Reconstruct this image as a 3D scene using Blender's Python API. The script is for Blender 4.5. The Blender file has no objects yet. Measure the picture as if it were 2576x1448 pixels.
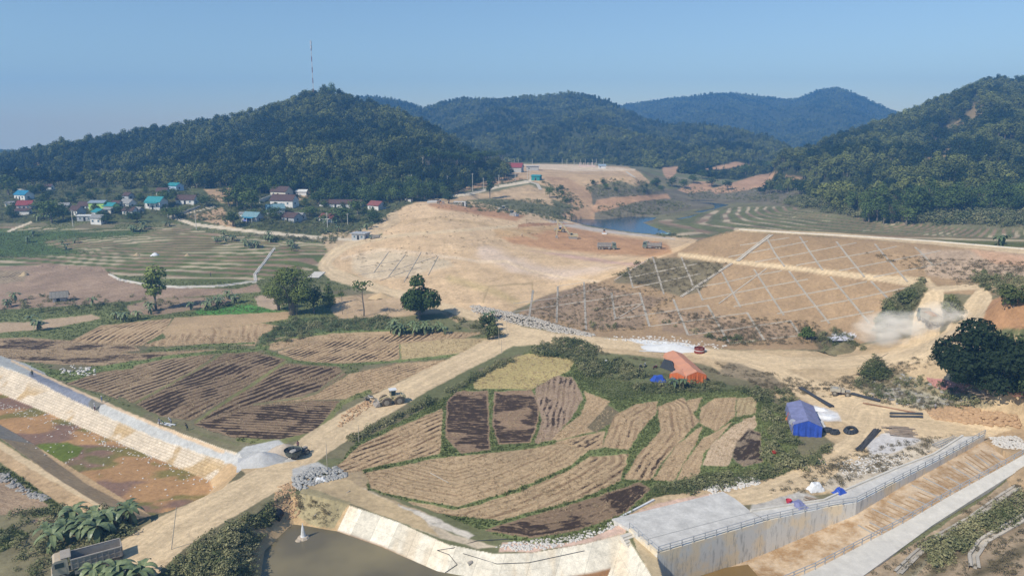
import bpy, bmesh, math, random
import numpy as np
from mathutils import Vector, Matrix, Euler

# ------------------------------------------------------------------ camera, sky, sun, exposure
SC = bpy.context.scene
COL = SC.collection
CAMH = 58.0
PITCH = math.atan(389 / 1839.0)
FPX = 1839.0
cam_d = bpy.data.cameras.new("camera")
cam = bpy.data.objects.new("camera", cam_d)
COL.objects.link(cam)
cam.location = (0, 0, CAMH)
cam.rotation_euler = (math.pi / 2 - PITCH, 0, 0)
cam_d.sensor_width = 36
cam_d.lens = 36 * FPX / 2576.0
cam_d.clip_start = 1
cam_d.clip_end = 20000
SC.camera = cam
SUN_EL = math.radians(43)
SUN_DIR = Vector((-0.75, -0.66, 0)).normalized()      # horizontal direction towards the sun
world = bpy.data.worlds.new("World")
SC.world = world
world.use_nodes = True
wn = world.node_tree
wn.nodes.clear()
wo = wn.nodes.new("ShaderNodeOutputWorld")
wb = wn.nodes.new("ShaderNodeBackground")
sky = wn.nodes.new("ShaderNodeTexSky")
sky.sky_type = 'NISHITA'
sky.sun_disc = False
sky.sun_elevation = SUN_EL
sky.sun_rotation = math.atan2(SUN_DIR.x, SUN_DIR.y)
sky.altitude = 300
sky.air_density = 1.15
sky.dust_density = 0.35
sky.ozone_density = 4.5
wb.inputs["Strength"].default_value = 0.11
wt = wn.nodes.new("ShaderNodeTexCoord"); wsx = wn.nodes.new("ShaderNodeSeparateXYZ"); wcx = wn.nodes.new("ShaderNodeCombineXYZ"); wmx = wn.nodes.new("ShaderNodeMath"); wmx.operation = 'MAXIMUM'; wmx.inputs[1].default_value = 0.012
wn.links.new(wt.outputs["Generated"], wsx.inputs[0]); wn.links.new(wsx.outputs[2], wmx.inputs[0]); wn.links.new(wsx.outputs[0], wcx.inputs[0]); wn.links.new(wsx.outputs[1], wcx.inputs[1]); wn.links.new(wmx.outputs[0], wcx.inputs[2]); wn.links.new(wcx.outputs[0], sky.inputs[0])
wn.links.new(sky.outputs[0], wb.inputs[0])
wn.links.new(wb.outputs[0], wo.inputs[0])
sun_d = bpy.data.lights.new("sun", 'SUN')
sun_d.energy = 4.7
sun_d.angle = math.radians(0.55)
sun_d.color = (1.0, 0.925, 0.80)
sun = bpy.data.objects.new("sun", sun_d)
COL.objects.link(sun)
_sd = Vector((SUN_DIR.x * math.cos(SUN_EL), SUN_DIR.y * math.cos(SUN_EL), math.sin(SUN_EL)))
sun.rotation_euler = _sd.to_track_quat('Z', 'Y').to_euler()
sun.location = (0, 0, 300)
SC.view_settings.view_transform = 'Standard'
SC.view_settings.look = 'None'
SC.view_settings.exposure = 0.10
SC.view_settings.gamma = 1.0
SC.cycles.max_bounces = 5
SC.cycles.diffuse_bounces = 2
SC.cycles.glossy_bounces = 2
SC.cycles.transparent_max_bounces = 8
SC.cycles.volume_bounces = 1
SC.cycles.volume_max_steps = 64
SC.cycles.use_denoising = True
rng = np.random.default_rng(7)
R = random.Random(11)

# ------------------------------------------------------------------ numpy noise
def _h(ix, iy, seed):
    with np.errstate(over='ignore'):
        n = (ix.astype(np.int64) * 374761393 + iy.astype(np.int64) * 668265263 + seed * 1442695041) & 0xffffffff
        n = ((n ^ (n >> 13)) * 1274126177) & 0xffffffff
        n = n ^ (n >> 16)
    return (n & 0xffff) / 65535.0
def vn(x, y, seed=0):
    x = np.asarray(x, float); y = np.asarray(y, float)
    ix = np.floor(x); iy = np.floor(y)
    fx = x - ix; fy = y - iy
    fx = fx * fx * (3 - 2 * fx); fy = fy * fy * (3 - 2 * fy)
    ix = ix.astype(np.int64); iy = iy.astype(np.int64)
    a = _h(ix, iy, seed); b = _h(ix + 1, iy, seed); c = _h(ix, iy + 1, seed); d = _h(ix + 1, iy + 1, seed)
    return (a + (b - a) * fx) * (1 - fy) + (c + (d - c) * fx) * fy
def fbm(x, y, seed=0, o=4):
    s = 0.0; a = 0.5; t = 0.0
    for i in range(o):
        s = s + a * vn(x, y, seed + i * 17); t += a; a *= 0.5; x = np.asarray(x) * 2.03 + 5.1; y = np.asarray(y) * 2.03 + 1.7
    return s / t
def sst(e0, e1, x):
    t = np.clip((x - e0) / (e1 - e0), 0, 1)
    return t * t * (3 - 2 * t)

# ------------------------------------------------------------------ where a line of sight meets a level
SP, CP = math.sin(PITCH), math.cos(PITCH)
def P(x, y, Z):
    cx = (x - 1288) / FPX; cy = -(y - 724) / FPX
    t = (CAMH - Z) / (SP - cy * CP)
    return (t * cx, t * (CP + cy * SP), Z)
def proj(X, Y, Z):
    dz = Z - CAMH
    d = Y * CP - dz * SP
    d = np.where(d < 1, 1, d)
    v = Y * SP + dz * CP
    return 1288 + FPX * X / d, 724 - FPX * v / d
def slope_of(y):
    cy = -(np.asarray(y, float) - 724) / FPX
    return -(SP - cy * CP) / (CP + cy * SP)

# ------------------------------------------------------------------ the lie of the land (surveyed points: sight column, sight row, height)
CTRL = [(-300,800,0),(0,720,0),(400,760,0),(-100,880,0),(300,880,0),(600,800,0),(900,900,0),(600,1000,0),(0,912,0),(300,1010,0),(600,1135,0),
(0,640,3),(300,640,4.2),(600,640,4.5),(830,640,4),(0,590,7),(300,590,8),(600,590,8),(200,560,11),(400,550,12),(30,540,13),(250,545,13),
(60,470,24),(430,480,23),(640,560,12),(840,560,10),(900,602,7),(700,500,19),(840,470,21),(930,475,20),(1000,480,20),(820,520,15),(940,520,14),
(800,680,3),(850,645,4.5),(930,590,8),(960,570,10),(1010,510,17),(1100,515,17),(1300,545,13),(1450,600,8),(1600,620,8),(1690,625,8),
(1000,600,10),(1100,560,14),(1250,590,10),(1250,620,8),(1400,640,8),(1550,655,8),(900,692,2.5),(1000,722,2.5),(1100,770,2.5),(1200,790,2.5),(1290,835,1.5),
(1000,640,6.5),(1200,680,6),(1300,740,4),(1400,700,5.5),(1450,730,5),
(1520,690,9),(1640,660,14),(1700,640,17),(1860,655,17.9),(2100,686,17.8),(2370,715,17.7),(1840,580,25),(2100,598,25),(2350,615,25),(2576,635,25),(2900,660,25),
(1850,576,25),(1740,620,14.5),(1700,634,11),(1480,830,2),(1650,860,2),(1830,872,2.2),(2080,870,3),(2200,850,5.5),
(2335,785,13.5),(2330,860,9),(2345,730,17.5),(2200,905,5),(2000,915,2.5),(1800,892,2),(1500,855,2),(1400,840,2),
(1680,590,5),(1700,560,5.2),(1800,560,6.2),(2000,594,5.5),(2000,570,7.5),(2000,548,9.5),(2000,528,12),(2300,612,5.5),(2300,590,7.8),(2300,570,10),(2300,550,13),(2576,628,5.8),(2576,608,8),(2576,588,10.5),(2576,566,14),(2170,522,15),(1830,535,6.5),(2900,615,8),
(1830,512,5.5),(1650,530,5.5),(1450,555,5),(1700,500,6),(1900,500,8),(1750,480,8),(2000,480,16),(1650,470,12),
(1060,497,18),(1180,485,20),(1330,452,23),(1300,430,26),(1450,422,26),(1600,427,25),(1300,415,27),(1500,412,27),(1350,437,25.5),(1450,440,25.5),(1600,447,24),
(1480,500,14),(1640,500,8),(1380,560,9),(1400,530,11),(1250,520,13.5),(1200,500,16),(1150,505,16.5),(1540,540,6.5),
(2100,950,3),(2300,1040,3),(2000,1000,1),(1900,1150,0.5),(2200,1150,1.5),(2450,1090,3),(2350,950,7),(2450,960,9),(2500,1000,8),(2576,900,16),(2576,1010,8),
(2450,740,18),(2440,800,15),(2576,720,27),(2576,850,19),(2576,780,25),(1545,1300,0.3),(1840,1240,0.6),(2000,1280,0.8),(2154,1240,1.2),(2300,1170,2),(2440,1110,3.2),
(1200,1200,0),(1500,1250,0),(900,1250,0),(1500,1050,0),(1300,950,0),(1800,1050,0),(700,1200,0.8),(500,1290,1),(350,1400,1),(1288,1700,-1),(0,1700,-2),(2600,1700,4),(-300,1300,-1),(3000,1200,9),(3000,900,20),(3000,600,25),
(-400,600,8),(-400,500,20),(-300,1000,0),(2576,1448,4),(2576,1250,3.4),(2450,1360,1.6),(2300,1448,0.6),(0,1250,-1.5),(100,1350,-1.5),(290,1300,-0.3),(0,1110,-0.2),(2430,1270,2.2),(2576,1176,5.4)]
_c = np.array([P(*c) for c in CTRL] + [(X, Y, 20) for X in (-900, -300, 300, 900) for Y in (950, 1600, 3300)])
_n = len(_c)
_D = np.sqrt(((_c[:, None, :2] - _c[None, :, :2]) ** 2).sum(-1) + 9.0)
_A = np.zeros((_n + 3, _n + 3)); _A[:_n, :_n] = _D + np.eye(_n) * -0.4
_A[:_n, _n] = 1; _A[:_n, _n + 1:] = _c[:, :2]; _A[_n, :_n] = 1; _A[_n + 1:, :_n] = _c[:, :2].T
_w = np.linalg.solve(_A, np.concatenate([_c[:, 2], [0, 0, 0]]))
def base_h(X, Y):
    X = np.asarray(X, float).ravel(); Y = np.asarray(Y, float).ravel()
    out = np.empty_like(X)
    for i in range(0, len(X), 40000):
        x = X[i:i + 40000]; y = Y[i:i + 40000]
        d = np.sqrt((x[:, None] - _c[None, :, 0]) ** 2 + (y[:, None] - _c[None, :, 1]) ** 2 + 9.0)
        out[i:i + 40000] = d @ _w[:_n] + _w[_n] + _w[_n + 1] * x + _w[_n + 2] * y
    return np.clip(out, -6, 40)

def inpoly(px, py, poly):
    r = np.zeros(px.shape, bool)
    n = len(poly)
    for i in range(n):
        x1, y1 = poly[i][:2]; x2, y2 = poly[(i + 1) % n][:2]
        if y1 == y2: continue
        c = (y1 > py) != (y2 > py)
        r ^= c & (px < (x2 - x1) * (py - y1) / (y2 - y1) + x1)
    return r
def seg_dist(px, py, pts, closed=False):
    best = np.full(px.shape, 1e9); bt = np.zeros(px.shape)
    n = len(pts)
    for i in range(n if closed else n - 1):
        x1, y1 = pts[i][:2]; x2, y2 = pts[(i + 1) % n][:2]
        dx, dy = x2 - x1, y2 - y1
        t = np.clip(((px - x1) * dx + (py - y1) * dy) / (dx * dx + dy * dy + 1e-9), 0, 1)
        d = np.hypot(px - x1 - t * dx, py - y1 - t * dy)
        m = d < best
        best = np.where(m, d, best); bt = np.where(m, i + t, bt)
    return best, bt
# basins dug into the plain (outline at ground level)
CANAL = [P(x, y, 0)[:2] for x, y in [(-400,780),(0,918),(600,1141),(618,1175),(560,1238),(430,1292),(335,1308),(288,1280),(0,1098),(-400,860)]]
POND_TOP = [(880,1271),(1000,1310),(1130,1366),(1240,1386),(1330,1387),(1470,1367),(1572,1342)]
POND = [P(x, y, 0)[:2] for x, y in POND_TOP + [(1640,1448),(1800,1800),(500,1800),(575,1448),(600,1345),(680,1275),(730,1250),(800,1258)]]
# the spillway: far wall top, far wall foot, near walkway inner edge, near walkway outer edge
WT = [(1655,1392,0.8),(1829,1340,0.8),(1930,1310,0.9),(2084,1276,1.1),(2154,1265,1.3),(2270,1205,2.4),(2380,1149,3.2),(2477,1095,4.2)]
WN = [(1800,1545,.2),(1940,1480,.2),(2050,1433,.3),(2190,1360,.8),(2270,1318,1.4),(2389,1248,2.8),(2485,1195,4.2),(2571,1147,5.6)]
WO = [(1990,1600,.2),(2090,1510,.2),(2174,1447,.3),(2290,1363,.8),(2345,1322,1.4),(2440,1261,2.7),(2535,1201,4.3),(2640,1140,6.0)]
CHAN = [P(*p)[:2] for p in WT] + [P(*p)[:2] for p in WN[::-1]] + [P(1700, 1560, 0)[:2]]
NEARW = [P(*p)[:2] for p in WN] + [P(2720, 1062, 8.2)[:2], P(2800, 1045, 9.0)[:2]] + [P(*p)[:2] for p in WO[::-1]]
LAKE = [(1405,556),(1465,551),(1524,552),(1589,544),(1660,546),(1640,553),(1617,560),(1640,570),(1662,578),(1694,592),(1666,590),(1607,587),(1524,577),(1470,570),(1428,562)]
LAKE2 = [(1745,534),(1757,530),(1798,523),(1796,515),(1757,509),(1780,509),(1843,515),(1828,523),(1790,531),(1766,535)]
LAKE_Z = 4.9
LK1 = [P(x, y, LAKE_Z)[:2] for x, y in LAKE]; LK2 = [P(x, y, LAKE_Z)[:2] for x, y in LAKE2]

# hills: (sight column, crest row, crest distance, foot distance), tree height to take off
HILLS = [
 dict(th=9, back=0.45, nz=15, c=[(-900,420,560,480),(-300,398,640,475),(0,384,690,490),(130,364,700,490),(230,340,710,490),(300,330,715,490),(400,314,725,480),(480,300,735,475),(600,282,745,470),(660,264,750,465),(720,247,755,462),(770,228,760,458),(815,214,760,455),(860,226,760,455),(920,247,745,450),(980,265,730,445),(1050,292,710,445),(1110,322,690,465),(1160,352,660,485),(1200,380,640,520),(1240,400,625,560),(1300,440,640,600),(1400,480,640,620)]),
 dict(th=7, back=0.35, nz=22, c=[(-900,440,1500,900),(500,430,1500,900),(780,300,1500,900),(850,262,1550,900),(905,237,1600,900),(940,234,1600,900),(990,242,1600,880),(1040,254,1560,850),(1065,264,1520,840),(1110,250,1480,830),(1160,240,1450,820),(1260,240,1430,810),(1320,234,1420,800),(1400,230,1410,790),(1430,224,1400,790),(1480,231,1380,790),(1530,243,1350,780),(1560,262,1320,770),(1620,290,1280,760),(1700,305,1240,740),(1760,300,1200,720),(1850,316,1120,700),(1930,332,1050,690),(1990,364,980,680),(2050,400,930,680),(2150,450,900,700),(2900,470,900,700)]),
 dict(th=8, back=0.3, nz=26, c=[(-900,440,2300,1500),(1400,320,2300,1500),(1500,264,2300,1500),(1560,260,2300,1500),(1600,252,2320,1500),(1700,240,2350,1500),(1790,230,2380,1500),(1850,228,2400,1500),(1900,234,2400,1500),(1960,242,2350,1480),(2000,244,2320,1450),(2050,224,2300,1420),(2100,214,2280,1400),(2140,224,2260,1400),(2190,247,2220,1400),(2240,270,2200,1400),(2300,292,2200,1400),(2900,330,2200,1400)]),
 dict(th=9, back=0.4, nz=22, c=[(1900,470,640,600),(1960,400,680,600),(1990,375,700,580),(2050,356,730,500),(2100,340,760,440),(2200,306,800,405),(2250,290,830,395),(2300,270,850,385),(2350,246,870,396),(2400,230,890,402),(2450,206,900,404),(2510,190,910,402),(2576,193,910,398),(2800,150,900,390),(3600,150,850,380)]),
]
for h in HILLS:
    a = np.array(h['c'], float)
    # widen by u = X/Y of the crest sight line
    cy = -(a[:, 1] - 724) / FPX
    h['u'] = (a[:, 0] - 1288) / FPX / (CP + cy * SP)
    h['R'] = a[:, 2]; h['F'] = a[:, 3]
    h['Z'] = CAMH + slope_of(a[:, 1]) * a[:, 2] - h['th']
def hill_h(X, Y, k, b):
    h = HILLS[k]
    u = X / np.maximum(Y, 1)
    Rr = np.interp(u, h['u'], h['R']); F = np.interp(u, h['u'], h['F']); Zc = np.interp(u, h['u'], h['Z'])
    s = (Y - F) / (Rr - F)
    n = (fbm(X / 95, Y / 130, 31 + k, 4) - 0.5) * 2
    gul = np.abs(fbm(X / 60 + n, Y / 230, 61 + k, 3) - 0.5) * 2
    sc = np.clip(s, 0, 1)
    prof = sc ** 1.15 * (1.12 - 0.12 * sc)
    z0 = np.minimum(b, 26)
    z = z0 + (Zc - z0) * prof + h['nz'] * (n * 0.8 + (gul - 0.35) * 1.2) * np.sin(np.clip(s, 0, 1) * math.pi) ** 0.8
    zb = Zc - (Y - Rr) * h['back'] + h['nz'] * 0.5 * n * np.clip((Y - Rr) / 60, 0, 1)
    z = np.where(s > 1, zb, z)
    if k == 0: s = np.where(u > (1318 - 1288) / FPX, -1, s)
    if k == 3: s = np.where(u < (1890 - 1288) / FPX, -1, s)
    return np.where(s > 0, z, -99), s
def height(X, Y, info=False):
    sh = np.shape(X)
    X = np.asarray(X, float).ravel(); Y = np.asarray(Y, float).ravel()
    b = base_h(X, Y)
    Z = b.copy()
    # smallish relief
    Z += (fbm(X / 22, Y / 22, 3, 3) - 0.5) * 0.7 + (fbm(X / 4, Y / 4, 5, 2) - 0.5) * 0.12
    Z -= sst(850, 1500, Y) * 130 * sst(-.2, -.35, X / np.maximum(Y, 1))
    lay = np.zeros(len(X), int)
    S = np.zeros(len(X))
    for k in range(4):
        hz, s = hill_h(X, Y, k, b)
        m = hz > Z
        Z = np.where(m, hz, Z); lay = np.where(m, k + 1, lay); S = np.where(m, s, S)
    # terraces
    px, py = proj(X, Y, Z)
    near = (Y < 700) & (lay == 0)
    tl = np.zeros(len(X)); tfr = np.zeros(len(X))
    for poly, st in ((TERR_L, 0.50), (TERR_R, 0.8)):
        m = near & inpoly(px, py, poly)
        if m.any():
            zz = b[m] + (fbm(X[m] / 70, Y[m] / 30, 8, 2) - 0.5) * .9 + (fbm(X[m] / 16, Y[m] / 9, 12, 2) - 0.5) * .10
            q = zz / st; f = q - np.floor(q)
            Z[m] = (np.floor(q) + sst(0.62, 1.0, f)) * st
            tl[m] = 1; tfr[m] = f
    # basins
    for poly, dep, sl in ((CANAL, -3.5, 1 / 1.6), (POND, -4.2, 1 / 1.45)):
        a = np.array(poly)
        m = (X > a[:, 0].min()) & (X < a[:, 0].max()) & (Y > a[:, 1].min()) & (Y < a[:, 1].max())
        i = np.where(m)[0]
        if len(i):
            ins = inpoly(X[i], Y[i], poly)
            i = i[ins]
            d, _ = seg_dist(X[i], Y[i], poly, True)
            Z[i] = np.maximum(dep, np.minimum(Z[i], 0.0) - d * sl) + (fbm(X[i] / 3, Y[i] / 3, 9, 3) - .5) * 0.1
    for poly in (LK1, LK2):
        a = np.array(poly)
        i = np.where((X > a[:, 0].min() - 8) & (X < a[:, 0].max() + 8) & (Y > a[:, 1].min() - 8) & (Y < a[:, 1].max() + 8))[0]
        if len(i):
            ins = inpoly(X[i], Y[i], poly)
            d, _ = seg_dist(X[i], Y[i], poly, True)
            Z[i] = np.where(ins, LAKE_Z - 0.3 - np.minimum(d * 0.3, 1.2), np.maximum(Z[i], LAKE_Z + np.minimum(0.12 + d * 0.05, 0.5)))
    a = np.array(CHAN)
    i = np.where((X > a[:, 0].min()) & (X < a[:, 0].max()) & (Y > a[:, 1].min()) & (Y < a[:, 1].max()))[0]
    if len(i):
        ins = inpoly(X[i], Y[i], CHAN)
        i = i[ins]
        Z[i] = -9.0
    i = np.where((X > 35) & (X < 110) & (Y > 80) & (Y < 150))[0]
    if len(i):
        ins = inpoly(X[i], Y[i], NEARW)
        Z[i[ins]] -= 1.1
    if info:
        return Z.reshape(sh), lay.reshape(sh), S.reshape(sh), tl.reshape(sh), tfr.reshape(sh), px.reshape(sh), py.reshape(sh)
    return Z.reshape(sh)
TERR_L = [(-500,735),(-500,560),(120,572),(330,575),(440,570),(560,590),(700,606),(850,612),(810,672),(740,690),(660,700),(630,712),(560,718),(420,718),(300,702),(270,680),(100,668)]
TERR_R = [(1640,562),(1700,548),(1760,536),(1850,520),(1990,520),(2100,545),(2300,560),(2400,572),(3000,600),(3000,660),(2576,632),(2300,610),(1990,588),(1850,578),(1740,612),(1690,590)]
def at(x, y, dz=0.0):
    """the ground point seen along a line of sight"""
    Ys = np.concatenate([np.arange(60, 400, 0.4), np.arange(400, 2600, 1.5)])
    cy = -(y - 724) / FPX; cx = (x - 1288) / FPX
    X = cx / (CP + cy * SP) * Ys
    zr = CAMH + slope_of(y) * Ys
    Z = height(X, Ys)
    k = np.argmax(Z >= zr)
    return Vector((X[k], Ys[k], Z[k] + dz))
# ------------------------------------------------------------------ terrain sheet
ys = [20., 32, 44, 56, 66, 72]
y = 76.0
while y < 3300:
    ys.append(y)
    if y < 700: y += max(0.14, min(y * y / 109040 * 2.2, 2.3))
    elif y < 1200: y += 4.0
    else: y += 9.0
YS = np.array(ys)
pxs = np.concatenate([np.linspace(-5200, -420, 24), np.arange(-330, 2906, 2.5), np.linspace(3000, 7600, 24)])
US = (pxs - 1288) / FPX
US = US / (CP + 0.05 * SP)
NR, NC = len(YS), len(US)
GX = US[None, :] * YS[:, None]
GY = np.repeat(YS[:, None], NC, 1)
GZ, LAY, HS, TERR, TFR, _, _ = height(GX, GY, True)
PX, PY = proj(GX, GY, GZ)
ENV = np.minimum.accumulate(PY, 0)
def at(x, y, dz=0.0):
    """the ground point seen along a line of sight"""
    cy = -(y - 724) / FPX
    u = (x - 1288) / FPX / (CP + cy * SP)
    j = int(np.clip(np.searchsorted(US, u), 1, NC - 1))
    w = (u - US[j - 1]) / (US[j] - US[j - 1])
    col = ENV[:, j]
    i = int(np.searchsorted(-col, -y))
    i = min(max(i, 1), NR - 1)
    f = (col[i - 1] - y) / max(col[i - 1] - col[i], 1e-6)
    f = min(max(f, 0), 1)
    Y = YS[i - 1] + f * (YS[i] - YS[i - 1])
    za = GZ[i - 1, j] * (1 - f) + GZ[i, j] * f
    return Vector((u * Y, Y, za + dz))
def gz(X, Y):
    """height of the finished sheet"""
    u = X / max(Y, 1)
    j = int(np.clip(np.searchsorted(US, u), 1, NC - 1)); i = int(np.clip(np.searchsorted(YS, Y), 1, NR - 1))
    fu = (u - US[j - 1]) / (US[j] - US[j - 1]); fy = (Y - YS[i - 1]) / (YS[i] - YS[i - 1])
    fu = min(max(fu, 0), 1); fy = min(max(fy, 0), 1)
    return float((GZ[i-1, j-1] * (1-fu) + GZ[i-1, j] * fu) * (1-fy) + (GZ[i, j-1] * (1-fu) + GZ[i, j] * fu) * fy)

def C(r, g, b): return np.array([r, g, b], float)
EARTH = C(.50, .345, .195); ROADC = C(.60, .455, .28); PALE = C(.58, .50, .38); PINK = C(.56, .40, .31); RED = C(.42, .235, .125)
STRAW = C(.30, .215, .13); STRAW2 = C(.355, .25, .145); DRYB = C(.22, .15, .10); GREEN = C(.13, .155, .06); GREEN2 = C(.07, .10, .04); LUSH = C(.09, .22, .05)
SCRUB = C(.16, .14, .08); CONC = C(.52, .50, .45); STONE = C(.60, .50, .37); MUD = C(.30, .185, .10)
COLR = np.empty((NR, NC, 3)); COLR[:] = C(.22, .18, .10)
FU = np.zeros((NR, NC)); FV = np.zeros((NR, NC)); BURN = np.zeros((NR, NC)); ROW = np.zeros((NR, NC))
CLS = np.zeros((NR, NC), np.int8)      # 0 ground 1 road 2 field 3 hills 4 lining 5 dry bed 6 path
n1 = fbm(GX / 9, GY / 9, 40, 4) ; n2 = fbm(GX / 2.2, GY / 2.2, 41, 3); n3 = fbm(GX / 40, GY / 40, 42, 3)
JX = PX + (fbm(GX / 1.6, GY / 1.6, 43, 3) - .5) * np.clip(900 / GY, 1.5, 9)
JY = PY + (fbm(GX / 1.6, GY / 1.6, 44, 3) - .5) * np.clip(700 / GY, 1, 7)
FLAT = LAY == 0
def box(pts, pad=14):
    a = np.array([p[:2] for p in pts], float)
    m = (JX > a[:, 0].min() - pad) & (JX < a[:, 0].max() + pad) & (JY > a[:, 1].min() - pad) & (JY < a[:, 1].max() + pad) & (GY < 1000)
    return np.where(m)
def mixc(i, w, c, var=0.22, nse=None):
    nse = n1 if nse is None else nse
    k = (1 + (nse[i] - .5) * 2 * var + (n2[i] - .5) * var * 1.1)[:, None]
    COLR[i] = COLR[i] * (1 - w[:, None]) + c * k * w[:, None]
def region(pts, c, var=0.22, cls=None, feather=0, hills=False, burn=None):
    i = box(pts)
    m = inpoly(JX[i], JY[i], pts)
    if not hills: m &= FLAT[i]
    i = (i[0][m], i[1][m])
    if len(i[0]) == 0: return i
    w = np.ones(len(i[0]))
    if feather:
        d, _ = seg_dist(JX[i], JY[i], pts, True)
        w = sst(0, feather, d + (n1[i] - .5) * feather)
    mixc(i, w, c, var)
    if cls is not None: CLS[i] = cls
    else: CLS[i] = np.where(CLS[i] == 2, 0, CLS[i])
    ROW[i] = 0; BURN[i] = 0 if burn is None else burn
    return i
def stroke(pts, c, wmul=1.0, var=0.15, cls=None, feather=2.0, onlyflat=True, keep=False):
    i = box(pts, 60)
    d, t = seg_dist(JX[i], JY[i], pts)
    ws = np.array([p[2] for p in pts], float) * 0.5 * wmul
    w = np.interp(t, np.arange(len(pts)), ws)
    m = d < w + feather * .5
    if onlyflat: m &= FLAT[i]
    i = (i[0][m], i[1][m]); d = d[m]; w = w[m]
    if len(i[0]) == 0: return i, d
    a = 1 - sst(-feather * .5, feather * .5, d - w)
    mixc(i, a, c, var)
    if cls is not None: CLS[i] = np.where(a > .5, cls, CLS[i])
    if not keep: ROW[i] *= 1 - a; BURN[i] *= 1 - a
    global LAST_T
    LAST_T = t[m]
    return i, d / np.maximum(w, .1)
def field(pts, c, dirpx=(1, 0), period=1.3, row=0.5, burn=0.0, var=0.16, edge=4.0, cls=2, bumpy=1.0, grow=True, guide=None):
    """a paddy: straw colour, rows along dirpx, burnt share"""
    i = box(pts)
    d, _ = seg_dist(JX[i], JY[i], pts, True)
    ins_ = inpoly(JX[i], JY[i], pts)
    g_ = 3.0 if grow else 0.0
    d = np.where(ins_, d, -d) + g_
    m = (d > 0) & FLAT[i]
    i = (i[0][m], i[1][m]); d = d[m]
    if len(i[0]) == 0: return
    a = sst(0.3, 2.2, d)
    mixc(i, a, np.minimum(c * 1.3, .6), var)
    CLS[i] = cls
    cx = sum(p[0] for p in pts) / len(pts); cy = sum(p[1] for p in pts) / len(pts)
    A = np.array(P(cx, cy, 0)[:2]); B = np.array(P(cx + dirpx[0] * 10, cy + dirpx[1] * 10, 0)[:2])
    v = (B - A) / np.linalg.norm(B - A)
    X = GX[i]; Y = GY[i]
    FU[i] = (X * -v[1] + Y * v[0]) / period + (fbm(X / 14, Y / 14, 55, 2) - .5) * 1.6 * bumpy
    FV[i] = (X * v[0] + Y * v[1])
    if guide:
        gw = [P(q[0], q[1], 0)[:2] for q in guide]
        gd, gt = seg_dist(X, Y, gw)
        cl = np.concatenate([[0], np.cumsum([math.hypot(gw[q+1][0]-gw[q][0], gw[q+1][1]-gw[q][1]) for q in range(len(gw)-1)])])
        FU[i] = gd / period + (fbm(X / 14, Y / 14, 55, 2) - .5) * .8; FV[i] = np.interp(gt, np.arange(len(gw)), cl)
    ROW[i] = row * a
    patch = fbm(X / 7, Y / 7, 50, 3)
    BURN[i] = np.clip(burn * sst(1, edge * 2.2, d) * (0.42 + .95 * sst(.36, .62, patch)), 0, 1)

# hills and woods floor
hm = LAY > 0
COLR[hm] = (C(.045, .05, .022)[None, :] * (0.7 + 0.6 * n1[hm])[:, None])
for pts in ([(2350,330),(2420,290),(2450,250),(2490,265),(2480,300),(2430,325),(2380,350)], [(2300,400),(2380,365),(2420,385),(2400,420),(2330,425)]):
    region(pts, C(.23, .17, .085), .3, hills=True, feather=14)
CLS[hm] = 3
# everything in the valley starts as scrub and dry grass
fm = FLAT
COLR[fm] = SCRUB * 1.15 * (0.6 + 0.8 * n1[fm])[:, None]
gm = fm & (fbm(GX / 16, GY / 16, 77, 3) > .5)
COLR[gm] = COLR[gm] * .5 + GREEN * .5
# reservoir side
region([(1400,470),(2100,470),(2200,540),(1900,560),(1400,570)], C(.17, .145, .095), .35, feather=8)
region([(1620,545),(1850,505),(2150,530),(2400,560),(3200,590),(3200,640),(2300,612),(1850,580),(1700,600)], C(.175, .16, .085), .35, feather=6)
# village ground
region([(-400,560),(-400,440),(300,470),(560,470),(1000,440),(1060,500),(960,570),(880,600),(600,585),(430,560)], C(.095, .105, .045), .45)
region([(-500,735),(-500,560),(330,575),(560,590),(850,612),(810,672),(700,720),(400,730)], C(.15, .155, .065), .3)
# terraces: pale treads, green risers
tm = (TERR > 0)
tread = 1 - sst(.50, .62, TFR) ; tread *= sst(.02, .10, TFR)
strip = fbm(GX / 30, GY / 9, 91, 3)
w = tm * tread * sst(.20, .32, strip)
rr_ = PX > 1500
w = np.where(rr_, tm * sst(.12, .2, TFR) * (1 - sst(.42, .52, TFR)) * 1.0 * sst(.05, .2, fbm(GX / 60, GY / 40, 93, 3)), w)
k = (0.85 + (n1 - .5) * .5)
dry = C(.52, .42, .28); brn = C(.31, .215, .14)
sel = sst(.42, .52, fbm(GX / 26, GY / 10, 92, 2))
tc = dry[None, None] * (1 - sel[..., None]) + brn[None, None] * sel[..., None]
COLR = COLR * (1 - w[..., None]) + tc * k[..., None] * w[..., None]
COLR[tm & (TFR > .6)] *= np.array([.75, .85, .7])
CLS[tm & FLAT] = 2
region([(-100,575),(150,572),(420,572),(330,600),(120,610),(260,640),(-100,660)], C(.085, .125, .04), .35, feather=12)
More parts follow.
